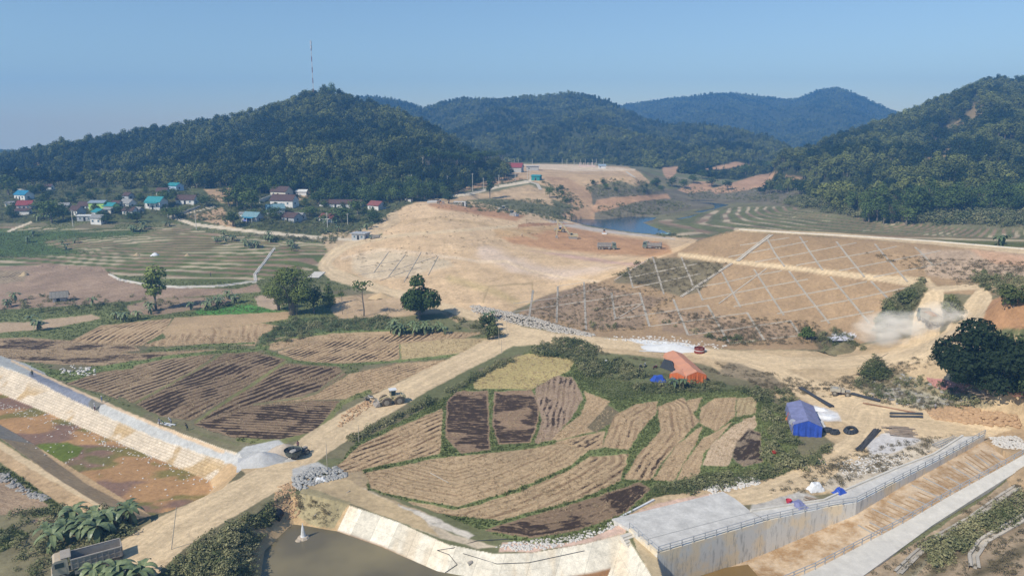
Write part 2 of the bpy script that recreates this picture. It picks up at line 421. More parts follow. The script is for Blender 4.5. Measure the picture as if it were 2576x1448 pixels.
# ---- left plain
region([(-500,700),(270,690),(640,715),(700,720),(1000,760),(960,800),(960,835),(620,850),(-500,905)], C(.15, .165, .065), .35)
field([(-400,690),(120,667),(255,672),(278,692),(300,707),(380,724),(600,728),(645,716),(655,732),(400,750),(150,768),(-400,800)], C(.27,.19,.13), (1,-.12), 2.6, .35, .10, .25)
field([(-200,680),(70,682),(60,705),(-200,735)], C(.26,.2,.13), (1,-.3), 1.6, .6, .5)
field([(-300,815),(60,812),(230,792),(250,800),(120,825),(-300,860)], C(.34,.25,.16), (1,-.1), 1.5, .25, 0)
field([(320,770),(380,755),(480,750),(600,748),(560,765),(400,790),(330,788)], C(.25,.18,.12), (1,-.1), 1.5, .3, .1)
region([(640,745),(690,740),(720,765),(690,780),(650,772)], C(.42,.31,.21), .1)
region([(500,775),(620,762),(700,780),(740,785),(700,793),(560,795),(470,790)], LUSH, .25, feather=5)
region([(700,812),(760,800),(870,795),(980,800),(990,828),(840,832),(700,868),(650,870),(660,840)], C(.10,.13,.06), .3)
# ---- upper left fields
field([(-300,862),(60,850),(180,858),(330,866),(350,880),(250,890),(-300,900)], STRAW, (1,.03), 1.2, .5, .75)
field([(180,858),(255,820),(330,812),(430,802),(410,835),(355,868)], STRAW2, (1,-.55), 1.7, .85, .5)
field([(412,836),(440,800),(560,793),(730,785),(722,800),(650,812),(520,825),(420,850)], STRAW2, (1,-.02), 1.4, .25, .12)
field([(500,830),(660,815),(700,820),(650,845),(640,868),(520,862),(420,870),(365,868),(440,845)], STRAW2, (.1,-1), 2.2, .6, .15)
field([(655,868),(700,850),(850,836),(970,830),(1000,838),(760,862),(690,880)], STRAW2, (1,-.08), 1.4, .2, .05)
field([(700,885),(770,862),(1000,840),(1130,836),(1210,838),(1160,850),(1010,862),(1000,905),(850,912),(750,905)], STRAW2, (1,-.45), 1.5, .8, .62)
field([(1008,865),(1160,852),(1240,852),(1262,862),(1200,882),(1100,893),(1008,903)], C(.37,.28,.15), (1,-.05), 1.2, .1, 0)
field([(-300,905),(0,880),(200,885),(330,890),(540,880),(560,888),(420,897),(330,918),(160,915),(30,905)], STRAW, (1,-.02), 1.3, .55, .7)
# ---- big burnt fields
field([(170,965),(250,935),(420,902),(540,890),(480,935),(330,1015),(250,985)], C(.25,.18,.11), (1,-.33), 1.9, 1.0, .5)
field([(340,1020),(490,935),(560,890),(640,885),(715,905),(620,970),(480,1055),(400,1045)], C(.205,.145,.09), (1,-.36), 1.9, .9, .95)
field([(500,1060),(630,972),(722,915),(850,925),(870,940),(800,985),(650,1015)], C(.205,.145,.09), (1,-.38), 2.0, 1.0, .85)
field([(640,1018),(800,990),(880,942),(1000,915),(1130,905),(1180,888),(1100,918),(1020,950),(950,985),(890,1000),(780,1005)], STRAW2, (1,-.35), 1.4, .7, .35)
field([(490,1066),(640,1022),(780,1010),(850,1010),(830,1040),(800,1085),(770,1095),(700,1112),(620,1105),(540,1085)], C(.215,.15,.093), (1,.05), 1.3, .7, .85)
G = (.16, .19, .07)
def bund(pts, w=5, c=None):
    stroke([(x, y, w) for x, y in pts], C(*(c or G)), 1, .3, cls=0, feather=2)
bund([(60,915),(120,940),(165,955),(255,930),(330,915),(420,897),(540,886),(640,880),(675,872)], 9)
bund([(100,930),(170,940),(260,925),(340,912)], 12)
bund([(170,958),(250,930),(330,922)], 10)
bund([(648,870),(690,890),(740,908),(850,918),(1000,908),(1130,895),(1200,884),(1262,868)], 6)
bund([(655,868),(720,850),(850,834),(990,830),(1100,826)], 6)
bund([(330,1018),(410,975),(485,935),(560,889)], 5, (.22,.20,.09))
bund([(492,1062),(560,1015),(630,970),(720,908)], 7, (.21,.2,.085))
bund([(640,1017),(760,1000),(800,985),(870,930)], 5, (.24,.21,.11))
bund([(1008,903),(1005,865)], 3)
bund([(600,1105),(700,1112),(790,1092),(830,1050),(860,1012),(930,985)], 12, (.2,.2,.08))
bund([(300,1000),(420,1060),(520,1095),(600,1118)], 8, (.17,.16,.08))
bund([(415,880),(520,868),(640,862)], 5)
# ---- right-hand paddies
region([(840,1180),(900,1105),(1000,1060),(1100,1010),(1200,955),(1280,905),(1340,880),(1460,895),(1560,960),(1900,985),(2020,1050),(2000,1180),(1900,1215),(1700,1235),(1620,1260),(1560,1320),(1400,1370),(1300,1365),(1180,1320),(1020,1260),(900,1225),(860,1205)], C(.17,.20,.075), .32, feather=4)
region([(840,1182),(900,1170),(925,1195),(930,1235),(1040,1275),(1120,1310),(1000,1270),(890,1225),(850,1200)], C(.40,.30,.18), .2, feather=3)
region([(840,745),(940,735),(1000,745),(1090,772),(1190,805),(1150,812),(1110,790),(960,800),(850,805),(830,780)], C(.46,.33,.20), .2, feather=4)
field([(1112,1030),(1108,1138),(1000,1160),(865,1188),(850,1172),(905,1122),(1000,1075)], STRAW2, (1,-.42), 1.5, 1.0, .4)
field([(1122,1100),(1125,1010),(1150,985),(1226,983),(1232,1130),(1160,1138)], C(.22,.15,.095), (1,.02), .9, .35, 1.12, edge=4)
field([(1240,1070),(1245,986),(1336,981),(1356,1010),(1354,1055),(1334,1112),(1255,1116)], C(.235,.16,.10), (1,.02), .9, .35, 1.05, edge=4)
field([(1349,975),(1400,945),(1440,950),(1466,1000),(1440,1045),(1385,1106),(1346,1113),(1365,1055),(1350,1000)], C(.28,.20,.135), (.15,-1), 1.2, .5, .55)
field([(1192,964),(1262,912),(1330,890),(1446,903),(1432,930),(1360,962),(1340,976),(1195,976)], C(.36,.285,.125), (1,-.1), 1.2, .1, 0)
field([(1470,985),(1532,1010),(1500,1080),(1404,1106),(1388,1103),(1462,1042),(1478,1005)], STRAW2, (1,-.9), 1.4, .35, .1)
field([(1480,1075),(1530,1020),(1560,1040),(1540,1060),(1500,1085)], C(.15,.12,.07), (1,-.9), 1.4, .2, .5)
field([(1545,1048),(1600,1018),(1652,1010),(1648,1040),(1605,1088),(1582,1128),(1516,1123),(1532,1082)], STRAW2, (1,-1.1), 1.4, .7, .4, guide=[(1516,1123),(1532,1082),(1545,1048),(1600,1018)])
field([(1655,1024),(1718,1001),(1757,1060),(1700,1118),(1652,1178),(1636,1208),(1572,1204),(1602,1150),(1662,1084)], STRAW2, (1,-1.1), 1.4, .75, .5, guide=[(1572,1204),(1602,1150),(1662,1084),(1655,1024)])
field([(1728,1008),(1765,1000),(1752,1030),(1742,1035)], STRAW2, (.5,-1), 1.3, .3, 0)
field([(1765,1025),(1800,1002),(1850,1000),(1848,1045),(1800,1082),(1762,1062)], STRAW2, (.5,-1), 1.3, .35, .1)
field([(1855,1002),(1905,1000),(1898,1038),(1855,1046)], C(.35,.27,.15), (.4,-1), 1.1, .4, 0)
field([(1766,1072),(1752,1110),(1705,1188),(1698,1208),(1645,1205),(1705,1118)], STRAW2, (.8,-1), 1.2, .4, .1, guide=[(1645,1205),(1705,1118),(1766,1072)])
field([(1772,1100),(1800,1088),(1840,1062),(1768,1140),(1755,1200),(1706,1206),(1720,1172)], STRAW2, (.8,-1), 1.2, .4, .05, guide=[(1706,1206),(1720,1172),(1772,1100),(1840,1062)])
field([(1768,1168),(1790,1120),(1850,1068),(1898,1046),(1903,1070),(1850,1115),(1832,1172)], C(.42,.31,.20), (.8,-1), .7, .25, 0, guide=[(1832,1172),(1850,1115),(1903,1070)])
field([(1843,1150),(1855,1110),(1885,1078),(1912,1090),(1917,1160),(1870,1172)], C(.20,.15,.10), (.8,-1), 1.0, .1, 1.3, edge=2)
field([(922,1190),(1110,1152),(1348,1128),(1402,1116),(1478,1132),(1436,1168),(1300,1228),(1152,1272),(1012,1248),(936,1228)], C(.35,.25,.145), (1,-.22), 1.15, .55, .06, guide=[(936,1228),(1012,1248),(1152,1272),(1300,1228),(1436,1168),(1478,1132)])
field([(1484,1150),(1580,1143),(1560,1208),(1450,1256),(1250,1306),(1110,1290),(1030,1262),(1152,1284),(1304,1240),(1434,1182)], C(.35,.25,.145), (1,-.35), 1.5, .8, .42, guide=[(1030,1262),(1152,1284),(1304,1240),(1434,1182),(1484,1150)])
field([(1608,1214),(1634,1230),(1574,1288),(1452,1333),(1332,1350),(1222,1332),(1300,1308),(1452,1266)], C(.19,.13,.08), (1,-.35), 1.0, .25, 1.2, edge=5, guide=[(1222,1332),(1332,1350),(1452,1333),(1574,1288),(1634,1230)])
field([(1400,1112),(1460,1098),(1520,1085),(1512,1125),(1480,1130)], STRAW2, (1,-.5), 1.2, .4, .5)
region([(1640,1235),(1780,1200),(2000,1180),(2090,1130),(2030,1180),(1900,1215),(1760,1225),(1640,1262)], C(.12,.13,.06), .4)
region([(1440,900),(1560,905),(1660,930),(1900,975),(1950,1000),(1900,990),(1760,985),(1640,995),(1560,1010),(1500,985),(1450,950)], C(.13,.14,.065), .4, feather=6)
region([(1345,875),(1400,850),(1480,862),(1520,890),(1440,905),(1330,888)], C(.12,.12,.06), .4, feather=5)
# ---- lower left
region([(-400,1100),(0,1130),(120,1190),(330,1330),(180,1448),(-400,1900),(400,1900),(340,1400)], C(.17,.165,.075), .4)
field([(-300,1190),(0,1200),(60,1225),(120,1270),(60,1290),(-300,1300)], C(.26,.185,.12), (1,.3), 1.4, .3, .05)
field([(80,1310),(130,1295),(200,1300),(240,1330),(160,1350)], C(.28,.20,.13), (1,.1), .9, .8, .1)
region([(-300,1095),(0,1105),(100,1170),(290,1285),(340,1320),(300,1340),(200,1300),(110,1240),(0,1165),(-300,1130)], EARTH, .15, feather=5)
# ---- mound and works
EM = [(800,665),(830,640),(880,608),(960,600),(960,570),(1005,520),(1060,500),(1200,505),(1300,528),(1420,548),(1470,565),(1560,585),(1700,592),(1760,600),(1740,625),(1700,645),(1640,660),(1550,700),(1480,720),(1380,745),(1280,790),(1260,840),(1180,790),(1100,760),(1000,735),(900,700)]
region(EM, C(.60,.425,.25), .14, feather=6)
region([(1200,600),(1400,660),(1620,655),(1580,680),(1500,700),(1400,715),(1300,700),(1180,650)], C(.60,.455,.33), .06, feather=26)
region([(1300,628),(1400,632),(1560,655),(1640,655),(1600,675),(1450,655)], C(.50,.33,.25), .12, feather=8)
region([(1080,505),(1200,515),(1330,540),(1300,560),(1200,545),(1100,528),(1070,518)], RED, .12, feather=9)
region([(1240,590),(1300,575),(1420,560),(1560,590),(1680,605),(1700,640),(1640,652),(1560,645),(1400,635),(1290,620)], C(.47,.265,.135), .12, feather=10)
region([(1240,568),(1400,562),(1420,580),(1300,600),(1240,602)], C(.50,.33,.17), .15, feather=10)
region([(880,640),(960,620),(1130,645),(1150,670),(1040,700),(930,710),(880,690)], C(.58,.455,.30), .09, feather=14)
for pts in ([(1350,545),(1420,555),(1500,572),(1700,598),(1700,604),(1500,585),(1400,568)],):
    region(pts, C(.52,.44,.36), .1, feather=4)
stroke([(860,650,6),(960,628,7),(1060,636,7),(1166,651,7),(1205,658,7),(1272,657,7),(1331,680,6),(1410,697,5),(1524,711,5)], C(.66,.50,.33), 1, .06, 0, 4)
stroke([(1000,560,5),(1100,548,5),(1200,560,6),(1290,580,6),(1350,600,5)], C(.50,.35,.19), 1, .1, 0, 8)
stroke([(1130,700,16),(1250,735,18),(1300,760,14)], C(.54,.40,.21), 1, .1, 0, 16)
stroke([(1230,720,4),(1340,712,4),(1338,770,4)], C(.44,.32,.18), 1, .1, 0, 3)
stroke([(1215,760,4),(1230,720,4)], C(.44,.32,.18), 1, .1, 0, 3)
# dam
DAM = [(1290,790),(1400,745),(1500,710),(1640,655),(1700,632),(1760,602),(1845,580),(2000,588),(2300,608),(3200,645),(3200,760),(2400,740),(2330,740),(2260,850),(2080,880),(1830,880),(1480,845)]
region(DAM, C(.345,.235,.135), .15, feather=3)
region([(1560,690),(1640,648),(1700,645),(1830,662),(1760,735),(1710,748),(1620,720),(1540,712)], C(.17,.14,.085), .35, feather=5)
region([(1300,800),(1350,745),(1480,705),(1600,735),(1700,745),(1640,780),(1620,830),(1480,830),(1380,800)], C(.29,.205,.135), .35, feather=10)
region([(1640,770),(1760,775),(1880,800),(2000,810),(2060,850),(1830,870),(1660,840)], C(.30,.21,.135), .4, feather=14)
region([(2050,820),(2150,850),(2180,880),(2060,890),(2040,860)], C(.16,.13,.075), .4, feather=8)
region([(2300,620),(3200,650),(3200,760),(2420,710),(2330,700)], C(.42,.31,.215), .25, feather=10)
region([(2420,620),(2600,640),(2600,680),(2500,670)], C(.52,.33,.21), .15, feather=10)
region([(2200,820),(2230,760),(2330,710),(2330,760),(2270,850),(2200,870)], C(.20,.17,.10), .4, feather=8)
# right ground
region([(1340,870),(2080,880),(2260,850),(3200,830),(3200,1100),(2500,1110),(2200,1230),(1900,1260),(1560,1310),(1640,1250),(2000,1190),(2100,1120),(1980,1020),(1900,965),(1760,915),(1460,880)], C(.50,.37,.22), .16, feather=4)
region([(1830,905),(1950,925),(2040,980),(1940,990),(1880,960),(1800,940)], C(.28,.22,.14), .35, feather=6)
region([(2130,960),(2180,935),(2260,930),(2330,960),(2450,990),(2520,1010),(2480,1030),(2330,1035),(2200,1010)], C(.26,.215,.13), .4, feather=6)
region([(2180,1000),(2330,1030),(2400,1010),(2330,985),(2220,970)], C(.30,.27,.20), .45, feather=6)
region([(2330,1030),(2400,1020),(2560,1040),(2570,1065),(2450,1062),(2340,1050)], C(.50,.33,.18), .25, feather=4)
region([(2470,760),(2576,720),(3200,720),(3200,830),(2500,830),(2460,800)], C(.42,.235,.12), .3, feather=6)
region([(2400,700),(3200,690),(3200,740),(2480,745)], C(.26,.19,.11), .35, feather=6)
region([(1000,1268),(1140,1340),(1260,1375),(1200,1382),(1100,1352),(900,1268),(860,1215),(920,1225)], C(.55,.45,.32), .15, feather=5)
region([(1000,1265),(1100,1300),(1200,1345),(1180,1358),(1080,1320),(990,1280)], C(.62,.55,.45), .1, feather=5)
region([(1260,1360),(1400,1365),(1500,1345),(1570,1300),(1650,1262),(1800,1235),(1790,1250),(1600,1300),(1570,1345),(1480,1368),(1330,1390),(1250,1388)], C(.60,.42,.32), .15, feather=5)
region([(2080,1190),(2200,1130),(2330,1085),(2430,1100),(2300,1160),(2150,1240),(2060,1235)], C(.52,.44,.33), .3, feather=10)
region([(1900,1240),(2000,1225),(2060,1250),(1990,1285),(1880,1290)], C(.50,.46,.40), .2, feather=8)
region([(2120,1240),(2190,1220),(2100,1290),(2030,1270)], C(.50,.34,.18), .2, feather=8)
# lower right cut slope
region([(2060,1560),(2174,1447),(2340,1340),(2450,1270),(2576,1180),(2900,1000),(2900,1600),(2200,1700)], C(.36,.27,.175), .35)
region([(2250,1448),(2330,1370),(2450,1290),(2576,1200),(2600,1240),(2460,1330),(2350,1400),(2290,1470)], C(.25,.22,.15), .4, feather=10)
for q in ([(2330,1460),(2440,1370),(2600,1290)], [(2400,1480),(2500,1420),(2600,1370)], [(2280,1440),(2400,1330),(2576,1230)]):
    stroke([(x, y, 26) for x, y in q], C(.15,.12,.07), 1, .5, feather=26, keep=True)
# pale dust, grass and red streaks of hills beyond the water
region([(1250,575),(1330,560),(1460,562)], RED, .2)
region([(1180,490),(1250,482),(1350,462),(1480,500),(1400,540),(1240,520)], C(.14,.135,.07), .4, feather=6)
region([(1330,470),(1400,470),(1480,520),(1440,520),(1380,500)], C(.47,.33,.19), .2, feather=5)
region([(1140,440),(1200,430),(1290,445),(1340,440),(1330,452),(1220,472),(1120,492),(1040,498),(1030,470),(1100,450)], C(.44,.27,.155), .18, feather=5)
region([(1040,496),(1130,495),(1240,480),(1330,462),(1380,480),(1400,520),(1240,500),(1130,512),(1040,508)], C(.48,.34,.20), .2, feather=6)
PLAT = [(1190,428),(1230,410),(1430,412),(1580,418),(1610,432),(1640,462),(1600,470),(1560,455),(1480,470),(1440,500),(1400,480),(1350,462),(1320,452),(1290,440)]
region(PLAT, C(.50,.345,.20), .12, feather=3)
region([(1300,412),(1460,414),(1600,424),(1600,430),(1440,432),(1340,424)], C(.62,.48,.33), .1, feather=2)
region([(1365,440),(1430,445),(1490,480),(1500,560),(1400,545),(1440,520),(1400,480)], C(.42,.27,.155), .2, feather=5)
region([(1500,500),(1580,490),(1680,485),(1690,500),(1600,510),(1530,530),(1480,540)], C(.46,.275,.155), .25, feather=5)
for pts in ([(1663,420),(1710,416),(1700,440),(1680,456),(1668,440)], [(1768,425),(1850,405),(1900,415),(1840,425),(1790,430)], [(1780,475),(1900,440),(1960,430),(1930,470),(1850,485),(1800,490)], [(1700,478),(1750,455),(1800,455),(1790,480),(1730,490)], [(1970,440),(2020,445),(2030,468),(1990,465)]):
    region(pts, C(.44,.27,.16), .25, feather=4, hills=True)
for pts in ([(60,410),(100,402),(100,425),(65,422)], [(510,475),(580,472),(600,515),(560,512),(530,500)], [(700,500),(770,480),(780,465),(800,470),(790,495),(740,510)], [(590,560),(560,540),(500,540),(600,585)]):
    region(pts, C(.46,.31,.18), .2, feather=4, hills=True)
region([(455,545),(560,520),(590,560),(560,568)], C(.44,.30,.18), .2, feather=4)
region([(810,585),(930,570),(1000,520),(1010,560),(930,605),(850,625),(830,640),(800,600)], C(.50,.37,.225), .18, feather=6)
em = FLAT & (COLR[..., 0] > .36) & (CLS != 2) & (GY < 700)
k = fbm(GX / 2.2 + GY / 9, GY / 24, 510, 3); k2 = fbm(GX / 14 + GY / 30, GY / 5, 511, 4); k3 = fbm(GX / 1.4, GY / 1.4, 512, 2)
spk = sst(.62, .72, fbm(GX / .9, GY / .9, 513, 2)) * sst(.45, .6, fbm(GX / 18, GY / 18, 514, 3))
COLR[em] *= (1 - .18 * spk[em])[:, None]
COLR[em] *= (1 + .26 * (k[em] - .5) + .30 * (k2[em] - .5) + .16 * (k3[em] - .5))[:, None]
region([(690,1235),(735,1205),(850,1190),(930,1235),(1000,1268),(1060,1300),(1110,1352),(1000,1310),(880,1268),(800,1255),(750,1230)], C(.48,.36,.21), .2, feather=3)
region([(640,1160),(700,1168),(760,1165),(700,1200),(640,1215),(600,1180)], C(.50,.37,.22), .1, feather=3)
# ---- roads
def road(pts, c=ROADC, cls=1, feather=4, tracks=True, k=1.0):
    i, d = stroke(pts, c, k, .07, cls, feather)
    if tracks and len(i[0]):
        t = np.exp(-((np.abs(d) - .42) / .13) ** 2) * .10 - np.exp(-(np.abs(d) / .2) ** 2) * .05
        L_ = np.concatenate([[0], np.cumsum([math.hypot(pts[q+1][0]-pts[q][0], pts[q+1][1]-pts[q][1]) * 300 / max(pts[q][1] - 335, 60) for q in range(len(pts)-1)])])
        al = np.interp(LAST_T, np.arange(len(pts)), L_)
        sg = d * np.interp(LAST_T, np.arange(len(pts)), [q[2] for q in pts]) * .5
        wk_ = np.clip(np.interp(LAST_T, np.arange(len(pts)), [q[2] for q in pts]) / 34, .12, 1)
        t = t + wk_ * .30 * (fbm(sg / 2.6, al / 34, 500, 3) - .5) + .10 * (fbm(sg / 8, al / 9, 501, 3) - .5)
        COLR[i] *= (1 + t)[:, None]
ROADS = [
 [(330,1420,130),(430,1340,100),(560,1268,80),(700,1192,72),(790,1122,70),(880,1062,64),(960,1017,60),(1060,962,52),(1160,912,46),(1240,872,46),(1290,840,52),(1250,815,34),(1200,798,22),(1130,775,20),(1060,752,20),(980,735,20),(900,710,26),(840,690,32),(815,668,30),(830,645,26),(870,618,20),(930,602,12),(1000,592,8),(1150,580,7),(1300,568,7)],
 [(1270,842,56),(1400,852,30),(1550,864,27),(1700,877,27),(1850,897,30),(1980,912,30),(2100,913,30),(2230,904,34),(2320,880,66),(2335,800,72),(2350,745,50),(2330,712,26),(2200,698,14),(2000,675,12),(1850,658,11),(1710,640,10)],
 [(2350,728,16),(2430,722,14),(3200,708,12)],
 [(2360,880,60),(2400,850,60),(2440,795,60),(2470,750,50)],
 [(1850,897,26),(1950,930,28),(2020,975,50),(2100,1005,80),(2190,1040,100),(2300,1062,80),(2450,1082,40),(2540,1090,26)],
 [(2180,1050,90),(2150,1120,60),(2050,1190,60),(1900,1245,46),(1790,1262,26)],
 [(1850,577,8),(2100,590,9),(2350,610,10),(2576,632,12),(2800,655,14)],
]
for q in ROADS: road(q)
for q in ([(430,545,7),(490,565,8),(560,573,8),(650,583,8),(720,590,9),(800,597,7),(900,604,7)], [(430,545,6),(540,520,6)], [(1050,501,7),(1180,488,7),(1250,470,7),(1330,457,7),(1345,445,9)], [(20,582,5),(80,558,4)]):
    road(q, C(.62,.52,.38), 6, 2, False)
road([(0,1120,16),(120,1195,16),(290,1290,18)], C(.58,.44,.27), 6, 3, False)
# concrete field paths
for q in ([(690,625,5),(665,660,6),(641,690,7),(643,707,6)], [(275,690,3),(300,703,4),(370,716,5),(450,722,5),(550,719,4),(640,708,4)]):
    road(q, C(.62,.57,.50), 6, 1.5, False)
# ---- basins: lining, dry bed
def inbasin(poly, dep, sl, toe, liners):
    a = np.array(poly)
    i = np.where((GX > a[:, 0].min()) & (GX < a[:, 0].max()) & (GY > a[:, 1].min()) & (GY < a[:, 1].max()))
    m = inpoly(GX[i], GY[i], poly); i = (i[0][m], i[1][m])
    d, t = seg_dist(GX[i], GY[i], poly, True)
    return i, d, t
i, d, t = inbasin(CANAL, -3.5, 1 / 1.6, None, None)
bed = d > 5.45
ib = (i[0][bed], i[1][bed])
k = fbm(GX[ib] / 12, GY[ib] / 7, 120, 3)
k2 = fbm(GX[ib] / 9, GY[ib] / 5, 121, 3)
c0 = C(.36,.21,.10)[None] * (.75 + .5 * n1[ib])[:, None]
c0 = c0 * (1 - sst(.5, .62, k))[:, None] + (C(.20,.125,.09)[None] * sst(.5, .62, k)[:, None])
c0 = c0 * (1 - .7 * sst(.6, .7, k2))[:, None] + C(.12,.13,.035)[None] * (.7 * sst(.6, .7, k2))[:, None]
COLR[ib] = c0 * 1.15; CLS[ib] = 5; ROW[ib] = 0; BURN[ib] = 0
region([(50,1130),(100,1112),(170,1108),(215,1125),(200,1150),(140,1170),(80,1150)], C(.12,.15,.03), .35, feather=8, cls=5)
sl = ~bed
for lo, hi in ((-.5, 2.0), (8.0, 9.9)):
    m = sl & (t > lo) & (t < hi) & (PY[i] < 1300)
    il = (i[0][m], i[1][m]); tt = d[m] / 5.5
    stn = fbm(GX[il] / 5, GY[il] / 5, 122, 3)
    ripple = sst(.52, .62, stn) * sst(.1, .6, tt)
    if lo < 0:
        cc = C(.66,.56,.43)[None] * (1 - ripple[:, None]) + C(.52,.38,.215)[None] * ripple[:, None]
    else:
        cc = np.repeat(C(.42,.36,.28)[None], len(tt), 0)
    COLR[il] = cc * (.92 + .16 * n2[il])[:, None]; CLS[il] = 4
    FU[il] = d[m]; FV[il] = t[m] * 0 + GX[il] * .84 - GY[il] * .54; ROW[il] = -1.0; BURN[il] = 0
m = sl & ((t >= 2.0) & (t <= 8.0))
il = (i[0][m], i[1][m]); COLR[il] = C(.46,.32,.18) * (.8 + .4 * n1[il])[:, None]; CLS[il] = 0; ROW[il] = 0; BURN[il] = 0
i, d, t = inbasin(POND, 0, 0, None, None)
m = (t < 7.02); il = (i[0][m], i[1][m]); tt = d[m]
stn = fbm(GX[il] / 2.5, GY[il] / 9, 125, 3)
COLR[il] = (C(.70,.64,.52)[None] * (1 - sst(.45, .7, stn)[:, None] * .4) + C(.62,.46,.28)[None] * sst(.45, .7, stn)[:, None] * .4) * (.94 + .12 * n2[il])[:, None]
wet = (sst(3.25, 3.7, tt) * (t[m] < 5.95))[:, None]
COLR[il] = COLR[il] * (1 - wet) + C(.28,.15,.07) * wet
CLS[il] = 4; ROW[il] = -2.0; BURN[il] = 0; FU[il] = tt; FV[il] = GX[il] * .78 - GY[il] * .3
m = ~m; il = (i[0][m], i[1][m]); tt = d[m]
COLR[il] = (C(.47,.33,.18)[None] * (.75 + .5 * n2[il])[:, None]); ROW[il] = 0; BURN[il] = 0; CLS[il] = 0
region([(760,1220),(880,1262),(840,1330),(780,1320),(740,1290)], C(.36,.30,.17), .35)
# levee top of the far canal bank: pale concrete walk with a dark fresh stretch
stroke([(-300,822,16),(0,908,26),(60,926,26),(105,948,27)], C(.36,.365,.35), 1, .08, 6, 1.5)
stroke([(85,940,24),(170,985,25),(240,1018,26)], C(.20,.21,.25), 1, .05, 6, 1.5)
stroke([(236,1016,26),(265,1030,27)], C(.15,.145,.13), 1, .1, 6, 1.5)
stroke([(262,1030,27),(400,1090,27),(520,1130,27),(600,1160,24)], C(.46,.455,.43), 1, .06, 6, 1.5)
stroke([(30,908,5),(200,985,6),(400,1072,8),(560,1135,10)], C(.58,.43,.28), 1, .12, 0, 3)
# end slab on the canal lining, ash by the loader, white spoil
region([(2470,1105),(2560,1075),(2760,1000),(2760,1110),(2700,1200),(2600,1250),(2540,1230),(2520,1150)], C(.44,.31,.18), .25)
region([(1590,1345),(1660,1395),(1720,1448),(1660,1470),(1610,1400)], C(.46,.36,.22), .2)
region([(560,1165),(620,1120),(700,1105),(745,1130),(745,1160),(690,1168),(600,1170)], C(.50,.49,.46), .1, feather=5)
region([(640,1152),(690,1140),(720,1160),(660,1166)], C(.18,.18,.175), .2, feather=4)
region([(1560,852),(1640,853),(1730,862),(1790,880),(1740,884),(1640,872)], C(.68,.68,.66), .06, feather=3)
region([(2085,835),(2150,835),(2160,850),(2100,850)], C(.55,.55,.58), .1, feather=3)
region([(730,1175),(800,1160),(830,1175),(800,1200),(735,1215)], C(.48,.46,.42), .2, feather=5)
region([(1990,1030),(2050,1015),(2110,1035),(2120,1060),(2060,1062),(2010,1045)], C(.62,.60,.58), .12, feather=5)
region([(2170,1110),(2230,1085),(2290,1090),(2330,1105),(2250,1140),(2190,1150)], C(.55,.52,.49), .12, feather=8)
# ------------------------------------------------------------------ materials
class NT:
    def __init__(s, name):
        s.m = bpy.data.materials.new(name); s.m.use_nodes = True
        s.t = s.m.node_tree; s.t.nodes.clear()
        s.o = s.t.nodes.new("ShaderNodeOutputMaterial")
        s.b = s.t.nodes.new("ShaderNodeBsdfPrincipled")
        s.t.links.new(s.b.outputs[0], s.o.inputs[0])
        s.b.inputs["Roughness"].default_value = .85
        s.b.inputs["Specular IOR Level"].default_value = .2
    def n(s, ty, **k):
        x = s.t.nodes.new("ShaderNode" + ty)
        for a, b in k.items(): setattr(x, a, b)
        return x
    def put(s, sock, v):
        if v is None: return
        if hasattr(v, "bl_idname") or isinstance(v, bpy.types.NodeSocket): s.t.links.new(v, sock)
        else: sock.default_value = v
    def math(s, op, a, b=None, c=None, clamp=False):
        x = s.n("Math", operation=op); x.use_clamp = clamp
        s.put(x.inputs[0], a); s.put(x.inputs[1], b)
        if c is not None: s.put(x.inputs[2], c)
        return x.outputs[0]
    def mix(s, f, a, b, mode='MIX'):
        x = s.n("Mix", data_type='RGBA', blend_type=mode)
        s.put(x.inputs[0], f); s.put(x.inputs[6], a); s.put(x.inputs[7], b)
        return x.outputs[2]
    def noise(s, vec, scale, detail=3, rough=.6, w=None):
        x = s.n("TexNoise"); x.inputs["Scale"].default_value = scale; x.inputs["Detail"].default_value = detail; x.inputs["Roughness"].default_value = rough
        if vec is not None: s.t.links.new(vec, x.inputs["Vector"])
        return x.outputs[0]
    def ramp(s, f, lo, hi, a=0.0, b=1.0):
        x = s.n("MapRange"); x.clamp = True
        s.put(x.inputs[0], f); x.inputs[1].default_value = lo; x.inputs[2].default_value = hi; x.inputs[3].default_value = a; x.inputs[4].default_value = b
        return x.outputs[0]
    def pos(s): return s.n("NewGeometry").outputs["Position"]
    def obj(s): return s.n("TexCoord").outputs["Object"]
    def bump(s, h, dist=.1, st=1.0):
        x = s.n("Bump"); x.inputs["Distance"].default_value = dist; x.inputs["Strength"].default_value = st
        s.t.links.new(h, x.inputs["Height"]); s.t.links.new(x.outputs[0], s.b.inputs["Normal"])
def c4(c, k=1.0): return (c[0] * k, c[1] * k, c[2] * k, 1)
